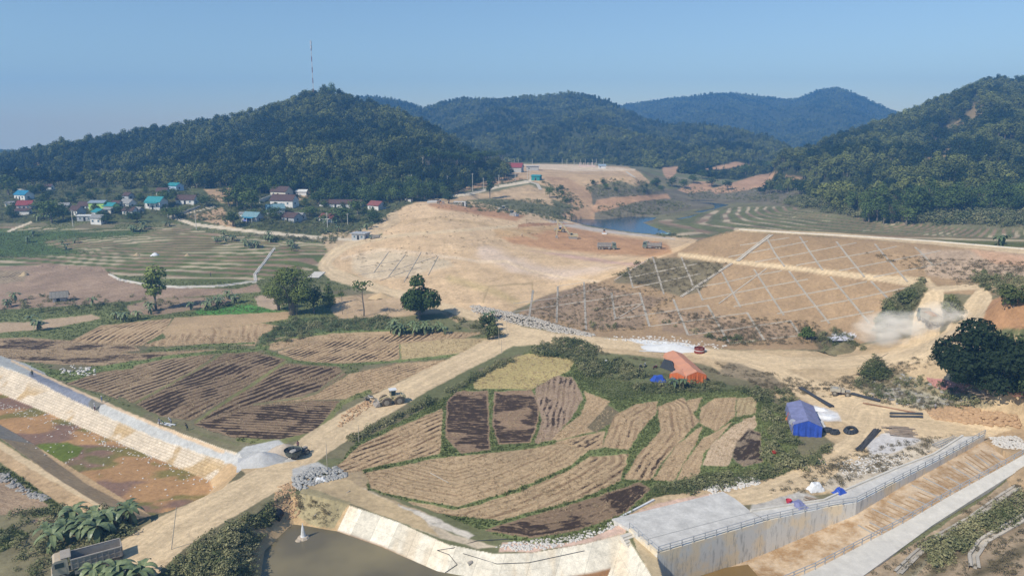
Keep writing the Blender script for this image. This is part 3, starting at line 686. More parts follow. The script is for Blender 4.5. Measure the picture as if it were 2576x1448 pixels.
def terrain_mat():
    m = NT("terrain")
    a = m.n("Attribute", attribute_name="tint"); f = m.n("Attribute", attribute_name="rowdata")
    sep = m.n("SeparateXYZ"); m.t.links.new(f.outputs["Vector"], sep.inputs[0])
    r = m.n("Attribute", attribute_name="rowamp")
    u, v, burn = sep.outputs[0], sep.outputs[1], sep.outputs[2]
    amp = r.outputs["Fac"]
    p = m.pos()
    nf = m.noise(p, 1.1, 5, .7); nm = m.noise(p, .22, 4, .65); ng = m.noise(p, 5.0, 3, .75)
    col = a.outputs["Color"]
    k = m.math('ADD', m.ramp(nf, .25, .75, .74, 1.26), m.ramp(nm, .25, .75, -.10, .10))
    k = m.math('MULTIPLY', k, m.ramp(ng, .3, .7, .87, 1.13))
    isf = m.math('GREATER_THAN', amp, .05)
    kf = m.math('MULTIPLY', m.ramp(nm, .25, .75, .92, 1.08), m.ramp(ng, .3, .7, .84, 1.16))
    k = m.math('ADD', m.math('MULTIPLY', k, m.math('SUBTRACT', 1.0, isf)), m.math('MULTIPLY', kf, isf))
    cv = m.n("CombineXYZ"); m.put(cv.inputs[0], k); m.put(cv.inputs[1], k); m.put(cv.inputs[2], k)
    col = m.mix(1.0, col, cv.outputs[0], 'MULTIPLY')
    fv = m.n("CombineXYZ"); m.put(fv.inputs[0], m.math('MULTIPLY', u, 3.4)); m.put(fv.inputs[1], m.math('MULTIPLY', v, 1.1))
    fr_ = m.ramp(m.noise(fv.outputs[0], 1.3, 3, .8), .3, .7, .62, 1.34)
    fc_ = m.n("CombineXYZ"); [m.put(fc_.inputs[q], fr_) for q in range(3)]
    col = m.mix(m.math('GREATER_THAN', amp, .05), col, m.mix(1.0, col, fc_.outputs[0], 'MULTIPLY'))
    # rows
    rowv = m.n("CombineXYZ"); m.put(rowv.inputs[0], m.math('MULTIPLY', u, 1.0)); m.put(rowv.inputs[1], m.math('MULTIPLY', v, .16))
    rn = m.noise(rowv.outputs[0], 1.3, 4, .7)
    ph = m.math('MULTIPLY', m.math('ADD', u, m.math('MULTIPLY', rn, .5)), 6.28318)
    s1 = m.math('SINE', ph)
    s1 = m.ramp(s1, -.6, .8, 0, 1)
    pa = m.math('MAXIMUM', amp, 0.0)
    brk = m.ramp(m.noise(rowv.outputs[0], .7, 3, .6), .38, .58)
    st = m.math('MULTIPLY', m.math('MULTIPLY', s1, pa), brk)
    dk = m.mix(1.0, col, (.36, .29, .26, 1), 'MULTIPLY')
    col = m.mix(m.math('MULTIPLY', st, .85), col, dk)
    # burnt stubble: along the rows, ragged
    bv = m.n("CombineXYZ"); m.put(bv.inputs[0], m.math('MULTIPLY', u, 1.4)); m.put(bv.inputs[1], m.math('MULTIPLY', v, .30))
    bn = m.noise(bv.outputs[0], .55, 7, .80)
    bn2 = m.noise(p, .8, 5, .75)
    bb = m.math('ADD', m.math('MULTIPLY', bn, .62), m.math('MULTIPLY', bn2, .38))
    bb = m.math('ADD', bb, m.math('MULTIPLY', m.math('SUBTRACT', s1, .5), m.math('MULTIPLY', pa, .15)))
    th = m.math('SUBTRACT', .655, m.math('MULTIPLY', burn, .235))
    bf = m.math('MULTIPLY', m.math('SUBTRACT', bb, th), 16.0, clamp=True)
    bf = m.math('MULTIPLY', bf, m.ramp(burn, .02, .12))
    bcol = m.mix(m.noise(p, 2.4, 2), (.009, .008, .008, 1), (.060, .036, .025, 1))
    col = m.mix(m.math('MULTIPLY', bf, .9), col, bcol)
    # stone courses on the canal lining (amp -1) and slab joints on the pond lining (amp -2)
    isb = m.math('COMPARE', amp, -1.0, .3); isp = m.math('COMPARE', amp, -2.0, .3)
    br = m.n("TexBrick"); br.inputs["Scale"].default_value = 1.0; br.inputs["Mortar Size"].default_value = .05; br.inputs["Brick Width"].default_value = .95; br.inputs["Row Height"].default_value = .5
    br.inputs["Color1"].default_value = (1, 1, 1, 1); br.inputs["Color2"].default_value = (.86, .86, .86, 1); br.inputs["Mortar"].default_value = (.72, .68, .62, 1)
    bc = m.n("CombineXYZ"); m.put(bc.inputs[0], v); m.put(bc.inputs[1], u); m.t.links.new(bc.outputs[0], br.inputs["Vector"])
    col = m.mix(isb, col, m.mix(1.0, col, br.outputs[0], 'MULTIPLY'))
    jt = m.math('ABSOLUTE', m.math('SUBTRACT', m.math('FRACT', m.math('MULTIPLY', v, .33)), .5))
    jl = m.ramp(jt, 0, .02, .72, 1)
    ju = m.ramp(m.math('ABSOLUTE', m.math('SUBTRACT', u, 1.9)), 0, .05, .8, 1)
    pn = m.n("TexWhiteNoise", noise_dimensions='1D'); m.put(pn.inputs["W"], m.math('FLOOR', m.math('SUBTRACT', m.math('MULTIPLY', v, .33), .5)))
    jj = m.math('MULTIPLY', m.math('MULTIPLY', jl, ju), m.ramp(pn.outputs[0], 0, 1, .84, 1.08))
    jc = m.n("CombineXYZ"); m.put(jc.inputs[0], jj); m.put(jc.inputs[1], jj); m.put(jc.inputs[2], jj)
    col = m.mix(isp, col, m.mix(1.0, col, jc.outputs[0], 'MULTIPLY'))
    m.put(m.b.inputs["Base Color"], col)
    m.b.inputs["Roughness"].default_value = .95; m.b.inputs["Specular IOR Level"].default_value = .08
    h = m.math('ADD', m.math('MULTIPLY', nf, m.math('SUBTRACT', .5, m.math('MULTIPLY', isf, .4))), m.math('MULTIPLY', st, -.5))
    h = m.math('ADD', h, m.math('MULTIPLY', nm, .7))
    m.bump(h, .18, .8)
    return m.m
TM = terrain_mat()
def sheet(name, mask, props):
    """the terrain faces of one class as one mesh"""
    fi, fj = np.where(mask)
    if len(fi) == 0: return
    v = np.stack([fi * NC + fj, fi * NC + fj + 1, (fi + 1) * NC + fj + 1, (fi + 1) * NC + fj], 1)
    uq, inv = np.unique(v.ravel(), return_inverse=True)
    me = bpy.data.meshes.new(name)
    me.vertices.add(len(uq)); me.loops.add(v.size); me.polygons.add(len(v))
    co = np.stack([GX.ravel()[uq], GY.ravel()[uq], GZ.ravel()[uq]], 1)
    me.vertices.foreach_set("co", co.astype(np.float32).ravel())
    me.loops.foreach_set("vertex_index", inv.astype(np.int32).ravel())
    me.polygons.foreach_set("loop_start", np.arange(0, v.size, 4, dtype=np.int32))
    me.update(calc_edges=True)
    at_ = me.attributes.new("tint", 'FLOAT_COLOR', 'POINT')
    cc = np.ones((len(uq), 4), np.float32); cc[:, :3] = np.clip(COLR.reshape(-1, 3)[uq], .005, .9)
    at_.data.foreach_set("color", cc.ravel())
    at_ = me.attributes.new("rowdata", 'FLOAT_VECTOR', 'POINT')
    at_.data.foreach_set("vector", np.stack([FU.ravel()[uq], FV.ravel()[uq], BURN.ravel()[uq]], 1).astype(np.float32).ravel())
    at_ = me.attributes.new("rowamp", 'FLOAT', 'POINT')
    at_.data.foreach_set("value", ROW.ravel()[uq].astype(np.float32))
    me.polygons.foreach_set("use_smooth", np.ones(len(v), bool))
    me.materials.append(TM)
    o = bpy.data.objects.new(name, me); COL.objects.link(o)
    for a, b in props.items(): o[a] = b
    return o
FC = CLS[:-1, :-1]
sheet("ground", (FC == 0), dict(kind='structure', label='sandy earth, dry grass and bare dug slopes of the valley'))
sheet("road", (FC == 1), dict(kind='structure', label='pale ochre dirt haul roads crossing the works'))
sheet("fields", (FC == 2), dict(kind='structure', label='harvested and partly burnt rice paddies and terraces'))
sheet("hills", (FC == 3), dict(kind='structure', label='wooded hills round the valley'))
sheet("path", (FC == 6), dict(kind='structure', label='concrete walks and village lanes'))
sheet("dry_bed", (FC == 5), dict(kind='structure', label='drained brown canal bed'))
sheet("stone_lining", (FC == 4), dict(kind='structure', label='pale stone and concrete bank lining'))

# ------------------------------------------------------------------ small helpers
def tag(o, label=None, cat=None, group=None, kind=None):
    if label: o['label'] = label
    if cat: o['category'] = cat
    if group: o['group'] = group
    if kind: o['kind'] = kind
    return o
class MB:
    def __init__(s): s.v = []; s.f = []
    def add(s, vs, fs):
        n = len(s.v); s.v += [tuple(v) for v in vs]; s.f += [tuple(n + i for i in f) for f in fs]
    def box(s, c, d, rz=0.0, M=None, taper=1.0):
        x, y, z = d[0] / 2, d[1] / 2, d[2] / 2
        vs = []
        for sz in (-1, 1):
            k = taper if sz > 0 else 1
            for sx, sy in ((-1, -1), (1, -1), (1, 1), (-1, 1)): vs.append(Vector((sx * x * k, sy * y * k, sz * z)))
        m = M or Matrix.Rotation(rz, 3, 'Z')
        vs = [m @ v + Vector(c) for v in vs]
        s.add(vs, [(0, 3, 2, 1), (4, 5, 6, 7), (0, 1, 5, 4), (1, 2, 6, 5), (2, 3, 7, 6), (3, 0, 4, 7)])
    def tube(s, p, q, r, r2=None, n=6, cap=True):
        p = Vector(p); q = Vector(q); d = (q - p)
        if d.length < 1e-6: return
        r2 = r if r2 is None else r2
        a = d.normalized().orthogonal(); b = d.normalized().cross(a)
        vs = [p + (a * math.cos(t) + b * math.sin(t)) * r for t in [2 * math.pi * i / n for i in range(n)]]
        vs += [q + (a * math.cos(t) + b * math.sin(t)) * r2 for t in [2 * math.pi * i / n for i in range(n)]]
        fs = [(i, (i + 1) % n, n + (i + 1) % n, n + i) for i in range(n)]
        if cap: fs += [tuple(range(n))[::-1], tuple(range(n, 2 * n))]
        s.add(vs, fs)
    def path(s, pts, r, n=6, r1=None):
        for i in range(len(pts) - 1):
            ra = r if r1 is None else r + (r1 - r) * i / (len(pts) - 1); rb = r if r1 is None else r + (r1 - r) * (i + 1) / (len(pts) - 1)
            s.tube(pts[i], pts[i + 1], ra, rb, n)
    def quad(s, a, b, c, d): s.add([a, b, c, d], [(0, 1, 2, 3)])
    def prism(s, pts, y0, y1, axis='y', off=(0, 0, 0)):
        """a side outline (a,b) pushed across"""
        n = len(pts); vs = []
        for t in (y0, y1):
            for a, b in pts: vs.append((a + off[0], t + off[1], b + off[2]) if axis == 'y' else (t + off[0], a + off[1], b + off[2]))
        s.add(vs, [tuple(range(n)), tuple(range(n, 2 * n))[::-1]] + [(i, n + i, n + (i + 1) % n, (i + 1) % n) for i in range(n)])
    def build(s, name, mat, parent=None, loc=None, rz=0.0, smooth=False):
        me = bpy.data.meshes.new(name); me.from_pydata(s.v, [], s.f); me.update()
        if smooth: me.polygons.foreach_set("use_smooth", [True] * len(me.polygons))
        bm = bmesh.new(); bm.from_mesh(me); bmesh.ops.recalc_face_normals(bm, faces=bm.faces); bm.to_mesh(me); bm.free()
        if isinstance(mat, (list, tuple)):
            for q in mat: me.materials.append(q)
        else: me.materials.append(mat)
        o = bpy.data.objects.new(name, me); COL.objects.link(o)
        if parent: o.parent = parent
        if loc is not None: o.location = loc
        o.rotation_euler = (0, 0, rz)
        return o
def empty(name, loc, rz=0.0, sc=1.0):
    o = bpy.data.objects.new(name, None); COL.objects.link(o)
    o.location = loc; o.rotation_euler = (0, 0, rz); o.scale = (sc, sc, sc); o.empty_display_size = .5
    return o
def copy_tree(o, parent=None):
    c = o.copy(); COL.objects.link(c); c.parent = parent
    for ch in o.children: copy_tree(ch, c)
    return c
_mc = {}
def mat(name, c, rough=.8, var=.15, scale=2.0, spec=.25, metal=0.0, dust=0.0, bump=0.0):
    if name in _mc: return _mc[name]
    m = NT(name); p = m.obj()
    a = m.noise(p, scale, 4, .65); b = m.noise(p, scale * 5, 3, .7)
    col = m.mix(m.ramp(a, .3, .7), c4(c, 1 - var), c4(c, 1 + var))
    col = m.mix(m.ramp(b, .4, .75, 0, .35), col, c4(c, 1 - 2 * var if var < .45 else .2))
    if dust:
        g = m.n("NewGeometry"); sp = m.n("SeparateXYZ"); m.t.links.new(g.outputs["Normal"], sp.inputs[0])
        up = m.ramp(m.math('ADD', sp.outputs[2], m.math('MULTIPLY', a, .6)), .3, 1.2, .25 * dust, dust)
        col = m.mix(up, col, (.48, .37, .24, 1))
    m.put(m.b.inputs["Base Color"], col)
    m.b.inputs["Roughness"].default_value = rough; m.b.inputs["Specular IOR Level"].default_value = spec; m.b.inputs["Metallic"].default_value = metal
    if bump: m.bump(b, bump, .8)
    _mc[name] = m.m
    return m.m
# ------------------------------------------------------------------ water
def water_mat(name, c, rough=.08, sc=1.2, b=.02, tint=None):
    m = NT(name); p = m.pos()
    n = m.noise(p, sc, 4, .6); n2 = m.noise(p, .08, 3, .5)
    m.put(m.b.inputs["Base Color"], m.mix(m.ramp(n2, .35, .65), c4(c, .8), c4(tint or c, 1.25)))
    m.b.inputs["Roughness"].default_value = rough; m.b.inputs["Specular IOR Level"].default_value = .5; m.b.inputs["IOR"].default_value = 1.33
    m.bump(n, b, .6)
    return m.m
def plane_poly(name, pts, z, mt, props):
    mb = MB(); mb.add([(x, y, z) for x, y in pts], [tuple(range(len(pts)))])
    o = mb.build(name, mt)
    if o.data.polygons[0].normal.z < 0: o.data.flip_normals()
    for a, b in props.items(): o[a] = b
    return o
wl = water_mat("reservoir_water", (.018, .045, .075), .12, .5, .05)
plane_poly("reservoir_water", [P(x, y, LAKE_Z)[:2] for x, y in [(1395,549),(1500,540),(1660,538),(1725,530),(1740,500),(1870,500),(1850,522),(1800,534),(1740,548),(1640,556),(1705,594),(1690,600),(1600,592),(1500,580),(1415,566)]], LAKE_Z, wl, dict(kind='structure', label='dark blue reservoir water behind the dam'))
wp = water_mat("pond_water", (.185, .155, .095), .16, 1.2, .012, (.20, .165, .09))
plane_poly("pond_water", [P(x, y, -2.5)[:2] for x, y in [(620,1300),(900,1300),(1300,1480),(1500,1900),(400,1900)]], -2.5, wp, dict(kind='structure', label='muddy brown water of the pond by the concrete lining'))
# ------------------------------------------------------------------ foliage
def leaf_mat(name, c1, c2, trans=.12, instancer=True, scale=.35):
    m = NT(name)
    if instancer:
        a = m.n("Attribute", attribute_type='INSTANCER', attribute_name="tintv").outputs["Fac"]
    else:
        a = m.n("ObjectInfo").outputs["Random"]
    p = m.obj()
    nz = m.noise(p, scale, 3, .7)
    f = m.math('ADD', m.math('MULTIPLY', a, .75), m.math('MULTIPLY', m.math('SUBTRACT', nz, .5), 1.3), clamp=True)
    rp = m.n("ValToRGB")
    cr = rp.color_ramp; cr.elements[0].color = c4(c1); cr.elements[1].color = c4(c2)
    cr.elements[1].position = .82
    e = cr.elements.new(.93); e.color = (.13, .085, .045, 1) if trans < .2 else c4(c2, 1.3)
    m.put(rp.inputs[0], f)
    m.put(m.b.inputs["Base Color"], rp.outputs[0])
    m.b.inputs["Roughness"].default_value = .7; m.b.inputs["Specular IOR Level"].default_value = .15
    return m.m
M_LEAF = leaf_mat("leaves_wood", (.018, .034, .010), (.20, .215, .060))
M_LEAFO = leaf_mat("leaves_tree", (.030, .055, .014), (.12, .165, .040), instancer=False)
M_LEAFD = leaf_mat("leaves_dark", (.016, .028, .010), (.075, .10, .030), instancer=False)
M_BAMB = leaf_mat("leaves_bamboo", (.06, .085, .018), (.21, .25, .07), instancer=False, scale=.5)
M_SHRUB = leaf_mat("leaves_scrub", (.085, .105, .040), (.34, .31, .16), scale=.8)
M_BUSH = leaf_mat("leaves_bush", (.05, .07, .022), (.17, .18, .07), instancer=False, scale=.8)
M_DRYB = leaf_mat("leaves_dry", (.10, .085, .045), (.24, .19, .11), scale=1.0)
M_BARK = mat("bark", (.20, .165, .13), .9, .25, 1.5)
M_BARKP = mat("bark_pale", (.42, .37, .30), .9, .2, 1.5)
def leaf_arrays(blobs, nl, size, r_, flat=.0, shell=.72):
    """leaf cards scattered through lobes: list of quads"""
    vs = []; fs = []
    tot = sum(b[3] * b[3] for b in blobs)
    for (bx, by, bz, br, sq) in blobs:
        for _ in range(max(4, int(nl * br * br / tot))):
            d = Vector((r_.gauss(0, 1), r_.gauss(0, 1), r_.gauss(0, 1))).normalized()
            k = br * (shell + (1.06 - shell) * r_.random()) if r_.random() < .85 else br * r_.random() * .8
            if d.z < -.5: d.z *= .4
            p = Vector((bx + d.x * k, by + d.y * k, bz + d.z * k * sq))
            nrm = (d + Vector((r_.gauss(0, .55), r_.gauss(0, .55), r_.gauss(0, .55) + .35))).normalized()
            a = nrm.orthogonal().normalized(); b = nrm.cross(a)
            t = r_.random() * 6.28; a, b = a * math.cos(t) + b * math.sin(t), b * math.cos(t) - a * math.sin(t)
            s = size * (.55 + .8 * r_.random())
            n = len(vs)
            a *= s; b *= s * .62
            vs += [p - a, p + b * .9 - a * .1, p + a, p - b]
            fs.append((n, n + 1, n + 2, n + 3))
    return vs, fs
def crown_mesh(kind, seed, nl, detail=1.0):
    """unit sized tree: height about 1"""
    r_ = random.Random(seed); bl = []
    if kind == 'round':
        for i in range(9):
            t = r_.random() * 6.28; q = .17 * r_.random() ** .5 + .04
            bl.append((q * math.cos(t), q * math.sin(t), .36 + r_.random() * .42, .15 + .09 * r_.random(), .85))
        bl.append((0, 0, .78, .17, .9)); bl.append((0, 0, .5, .2, .8))
    elif kind == 'tall':
        for i in range(8):
            t = r_.random() * 6.28; q = .12 * r_.random()
            bl.append((q * math.cos(t), q * math.sin(t), .42 + i * .062, .10 + .07 * r_.random(), 1.1))
    elif kind == 'cone':
        for i in range(8):
            k = i / 7.0
            bl.append((r_.gauss(0, .012), r_.gauss(0, .012), .14 + .8 * k, .20 * (1 - k) + .04, .8))
    elif kind == 'pine':
        for i in range(8):
            t = r_.random() * 6.28; q = .15 * r_.random() + .02
            bl.append((q * math.cos(t), q * math.sin(t), .72 + r_.random() * .2, .09 + .06 * r_.random(), .6))
    elif kind == 'bamboo':
        for i in range(16):
            t = r_.random() * 6.28; k = r_.random(); q = (.08 + .20 * k ** 1.5) * (.5 + .7 * r_.random())
            z = .22 + .68 * r_.random() * (1 - .25 * k)
            bl.append((q * math.cos(t), q * math.sin(t), z, .09 + .07 * r_.random(), 1.35))
    elif kind == 'bush':
        for i in range(11):
            t = r_.random() * 6.28; q = .40 * r_.random() ** .6
            bl.append((q * math.cos(t), q * math.sin(t), .20 + r_.random() * (.62 - q * .7), .11 + .17 * r_.random(), .85))
    sz = {'round': .050, 'tall': .044, 'cone': .036, 'pine': .05, 'bamboo': .040, 'bush': .085}[kind] / detail
    return leaf_arrays(bl, nl, sz, r_)
def mk_mesh(name, parts):
    """parts: list of (verts, faces, material)"""
    V = []; F = []; MI = []; ms = []
    for vs, fs, mt in parts:
        n = len(V); V += [tuple(v) for v in vs]; F += [tuple(n + i for i in f) for f in fs]
        MI += [len(ms)] * len(fs); ms.append(mt)
    me = bpy.data.meshes.new(name); me.from_pydata(V, [], F)
    for q in ms: me.materials.append(q)
    me.polygons.foreach_set("material_index", MI); me.update()
    return me
def trunk_mb(kind, seed, h=1.0):
    r_ = random.Random(seed + 999); mb = MB()
    if kind == 'bamboo':
        for i in range(14):
            t = r_.random() * 6.28; q = .05 * r_.random(); o = .10 + .16 * r_.random()
            pts = [(q * math.cos(t) + o * math.cos(t) * k ** 2, q * math.sin(t) + o * math.sin(t) * k ** 2, .9 * k - .12 * k ** 4) for k in (0, .3, .6, .85, 1)]
            mb.path(pts, .005, 5, .002)
        return mb
    top = {'round': .55, 'tall': .7, 'cone': .85, 'pine': .8, 'bush': .3}[kind]
    w = {'round': .022, 'tall': .016, 'cone': .018, 'pine': .012, 'bush': .03}[kind]
    pts = [(r_.gauss(0, .012) * (k > 0), r_.gauss(0, .012) * (k > 0), -.03 + (top + .03) * k / 4) for k in range(5)]
    mb.path(pts, w, 6, w * .45)
    for i in range(5 if kind != 'bush' else 4):
        t = r_.random() * 6.28; z = top * (.45 + .5 * r_.random()); l = .13 + .1 * r_.random()
        mb.tube((0, 0, z), (l * math.cos(t), l * math.sin(t), z + l * .9), w * .4, w * .15, 5)
    return mb
def proto_coll(name, kinds, nl, leafm, barkm=None, detail=1.0, seeds=3, trunk=True):
    c = bpy.data.collections.new(name)
    for k in kinds:
        for s in range(seeds):
            vs, fs = crown_mesh(k, s * 7 + 3, nl, detail)
            parts = [(vs, fs, leafm)]
            if trunk:
                t = trunk_mb(k, s); parts.append((t.v, t.f, barkm or M_BARK))
            o = bpy.data.objects.new("foliage_clump", mk_mesh("foliage_clump", parts))
            c.objects.link(o)
    return c
def scatter(name, coll, pts, rot, scl, tint, props):
    """one object that carries a whole mass of plants"""
    me = bpy.data.meshes.new(name); n = len(pts)
    me.vertices.add(n); me.vertices.foreach_set("co", np.asarray(pts, np.float32).ravel())
    for nm, a in (("rz", rot), ("tintv", tint)):
        me.attributes.new(nm, 'FLOAT', 'POINT').data.foreach_set("value", np.asarray(a, np.float32))
    me.attributes.new("scl", 'FLOAT_VECTOR', 'POINT').data.foreach_set("vector", np.asarray(scl, np.float32).ravel())
    me.update()
    o = bpy.data.objects.new(name, me); COL.objects.link(o)
    g = bpy.data.node_groups.new(name, 'GeometryNodeTree')
    g.interface.new_socket("Geometry", in_out='INPUT', socket_type='NodeSocketGeometry'); g.interface.new_socket("Geometry", in_out='OUTPUT', socket_type='NodeSocketGeometry')
    N = g.nodes; L = g.links
    gi = N.new("NodeGroupInput"); go = N.new("NodeGroupOutput")
    ci = N.new("GeometryNodeCollectionInfo"); ci.inputs["Collection"].default_value = coll; ci.inputs["Separate Children"].default_value = True; ci.inputs["Reset Children"].default_value = True
    ip = N.new("GeometryNodeInstanceOnPoints"); ip.inputs["Pick Instance"].default_value = True
    a1 = N.new("GeometryNodeInputNamedAttribute"); a1.data_type = 'FLOAT'; a1.inputs["Name"].default_value = "rz"
    a2 = N.new("GeometryNodeInputNamedAttribute"); a2.data_type = 'FLOAT_VECTOR'; a2.inputs["Name"].default_value = "scl"
    cx = N.new("ShaderNodeCombineXYZ")
    L.new(a1.outputs["Attribute"], cx.inputs["Z"])
    L.new(gi.outputs[0], ip.inputs["Points"]); L.new(ci.outputs[0], ip.inputs["Instance"])
    L.new(cx.outputs[0], ip.inputs["Rotation"]); L.new(a2.outputs["Attribute"], ip.inputs["Scale"])
    L.new(ip.outputs[0], go.inputs[0])
    md = o.modifiers.new("scatter", 'NODES'); md.node_group = g
    for a, b in props.items(): o[a] = b
    return o
def grid_h(X, Y):
    """sheet height, many points"""
    u = X / Y
    j = np.clip(np.searchsorted(US, u), 1, NC - 1); i = np.clip(np.searchsorted(YS, Y), 1, NR - 1)
    fu = np.clip((u - US[j - 1]) / (US[j] - US[j - 1]), 0, 1); fy = np.clip((Y - YS[i - 1]) / (YS[i] - YS[i - 1]), 0, 1)
    z = (GZ[i-1, j-1] * (1-fu) + GZ[i-1, j] * fu) * (1-fy) + (GZ[i, j-1] * (1-fu) + GZ[i, j] * fu) * fy
    return z, i, j
BARE = [[(60,410),(100,402),(100,425),(65,422)], [(510,475),(580,472),(600,515),(560,512),(530,500)], [(700,500),(770,480),(780,465),(800,470),(790,495),(740,510)],
 [(1663,420),(1710,416),(1700,440),(1680,456),(1668,440)], [(1768,425),(1850,405),(1900,415),(1840,425),(1790,430)], [(1780,475),(1900,440),(1960,430),(1930,470),(1850,485),(1800,490)], [(1700,478),(1750,455),(1800,455),(1790,480),(1730,490)], [(1970,440),(2020,445),(2030,468),(1990,465)]]
def wood(k, spacing, hmin, hmax, yback=25):
    """tree positions on one hill"""
    h = HILLS[k]
    pos = []
    ux = np.interp(np.arange(-250, 2850, 1.0), (h['u'] * 0 + np.array([q[0] for q in h['c']], float)), h['u'])
    ymin = h['F'].min(); ymax = h['R'].max() + yback
    xs = np.arange(-0.95 * ymax, 0.95 * ymax, spacing); yy = np.arange(ymin, ymax, spacing)
    X, Y = np.meshgrid(xs, yy); X = X.ravel() + rng.uniform(-.5, .5, X.size) * spacing; Y = Y.ravel() + rng.uniform(-.5, .5, Y.size) * spacing
    u = X / Y
    m = (u > -.90) & (u < .90)
    if k == 0: m &= u < .004
    if k == 3: m &= u > .335
    X, Y, u = X[m], Y[m], u[m]
    Rr = np.interp(u, h['u'], h['R']); F = np.interp(u, h['u'], h['F'])
    m = (Y > F - 6) & (Y < Rr + yback)
    X, Y, F, Rr = X[m], Y[m], F[m], Rr[m]
    z, i, j = grid_h(X, Y)
    l = LAY[i, j]
    m = (l == k + 1) | (Y < F + 8) & (l == 0)
    X, Y, z, i, j, F, Rr = X[m], Y[m], z[m], i[m], j[m], F[m], Rr[m]
    # drop what other ground hides well and truly
    py = PY[i, j]; hidden = py > ENV[i, j] + 60 * 700 / Y
    px = PX[i, j]
    bare = np.zeros(len(X), bool)
    for q in BARE: bare |= inpoly(px, py, q)
    m = ~hidden & ~bare
    X, Y, z, px, py = X[m], Y[m], z[m], px[m], py[m]
    n = fbm(X / 45, Y / 45, 200 + k, 3)
    H = hmin + (hmax - hmin) * np.clip(n * .7 + rng.random(len(X)) ** 2 * .8 - .1, 0, 1)
    return X, Y, z, H, px, py
W_HI = proto_coll("wood_near", ['round', 'tall', 'round'], 420, M_LEAF, seeds=3)
W_LO = proto_coll("wood_far", ['round', 'tall', 'cone'], 150, M_LEAF, detail=.62, seeds=2, trunk=False)
def plant(name, coll, X, Y, z, H, wide, props, tb=0.0):
    n = len(X)
    t = np.clip((fbm(X / 38, Y / 38, 300, 3) - .5) * 2.2 + .42 + rng.uniform(-.38, .38, n) + tb, 0, 1)
    w = H * wide * rng.uniform(.85, 1.3, n)
    scatter(name, coll, np.stack([X, Y, z - .3], 1), rng.uniform(0, 6.28, n), np.stack([w, w, H], 1), t, props)
X, Y, z, H, px, py = wood(0, 5.2, 6, 13)
# thin out by the village
near_edge = (Y < 560)
ORD = np.argsort(Y)
IND_L = []      # the trees that show largest become things of their own
pick = ORD[(px[ORD] > -40) & (px[ORD] < 1290)][:90]
mask = np.ones(len(X), bool); mask[pick] = False
IND_L = [(X[q], Y[q], z[q], H[q]) for q in pick]
plant("forest", W_HI, X[mask], Y[mask], z[mask], H[mask], 1.05, dict(kind='stuff', label='dense dark green forest on the hill with the mast'))
X, Y, z, H, px, py = wood(1, 7.2, 5, 11, 15)
plant("forest", W_LO, X, Y, z - .32 * H, H, 1.15, dict(kind='stuff', label='hazy blue green forest on the middle range'))
X, Y, z, H, px, py = wood(2, 9.5, 5, 12, 15)
plant("forest", W_LO, X, Y, z - .32 * H, H, 1.2, dict(kind='stuff', label='farthest blue forest on the back range'))
X, Y, z, H, px, py = wood(3, 5.8, 6, 14)
dry = inpoly(px, py, [(2350,330),(2420,290),(2450,250),(2490,265),(2480,300),(2430,325),(2380,350)]) | inpoly(px, py, [(2300,400),(2380,365),(2420,385),(2400,420),(2330,425)])
keep = ~(dry & (rng.random(len(X)) < .75))
X, Y, z, H, px, py = [q[keep] for q in (X, Y, z, H, px, py)]
ORD = np.argsort(Y)
pick = ORD[(px[ORD] > 1980) & (px[ORD] < 2620)][:90]
mask = np.ones(len(X), bool); mask[pick] = False
IND_R = [(X[q], Y[q], z[q], H[q]) for q in pick]
plant("forest", W_HI, X[mask], Y[mask], z[mask], H[mask], 1.05, dict(kind='stuff', label='dense forest on the hill at the side beyond the dam'))

# trees as things: crown and trunk
TREEP = {}
def tree_proto(kind, seed, nl=900, leafm=None, barkm=None, detail=1.35):
    key = (kind, seed, leafm.name if leafm else 0)
    if key not in TREEP:
        vs, fs = crown_mesh(kind, seed * 13 + 5, nl, detail)
        t = trunk_mb(kind, seed * 3 + 1)
        TREEP[key] = (mk_mesh("crown", [(vs, fs, leafm or M_LEAFO)]), mk_mesh("trunk", [(t.v, t.f, barkm or M_BARK)]))
    return TREEP[key]
def tree(loc, H, W=None, kind='round', seed=0, name='tree', label=None, group=None, cat='tree', nl=900, leafm=None, barkm=None, rz=None, detail=1.35):
    W = W or H
    r = empty(name, loc, R.random() * 6.28 if rz is None else rz); r.scale = (W, W, H)
    cm, tm_ = tree_proto(kind, seed, nl, leafm, barkm, detail)
    for nm, me in (("crown", cm), ("trunk", tm_)):
        o = bpy.data.objects.new(nm, me); COL.objects.link(o); o.parent = r
    return tag(r, label, cat, group)
def zone(x, y_, names, edges):
    px_ = 1288 + FPX * x / y_ * .99
    return names[sum(px_ > e for e in edges)]
for (x, y_, z_, h_) in IND_L:
    zl = zone(x, y_, ['above the left end of the village', 'above the lime green house', 'above the upper teal roofed house', 'above the maroon farmhouse', 'behind the blue green stilt house', 'near the plateau road'], (180, 330, 560, 780, 1000))
    tree((x, y_, z_ - .2), h_ * 1.05, h_ * 1.2, R.choice(['round', 'round', 'tall']), R.randrange(3), 'forest_tree', 'leafy tree at the forest edge ' + zl, 'trees at the forest edge ' + zl, nl=700)
for (x, y_, z_, h_) in IND_R:
    zl = zone(x, y_, ['by the far end of the reservoir', 'behind the weathered farmhouse', 'above the middle of the far terraces', 'at the right margin'], (2110, 2260, 2450))
    tree((x, y_, z_ - .2), h_ * 1.25, h_ * 1.4, R.choice(['round', 'tall', 'bamboo', 'round']), R.randrange(3), 'forest_tree', 'dense tree in the wood beyond the dam crest, ' + zl, 'trees of the far wood ' + zl, nl=700)
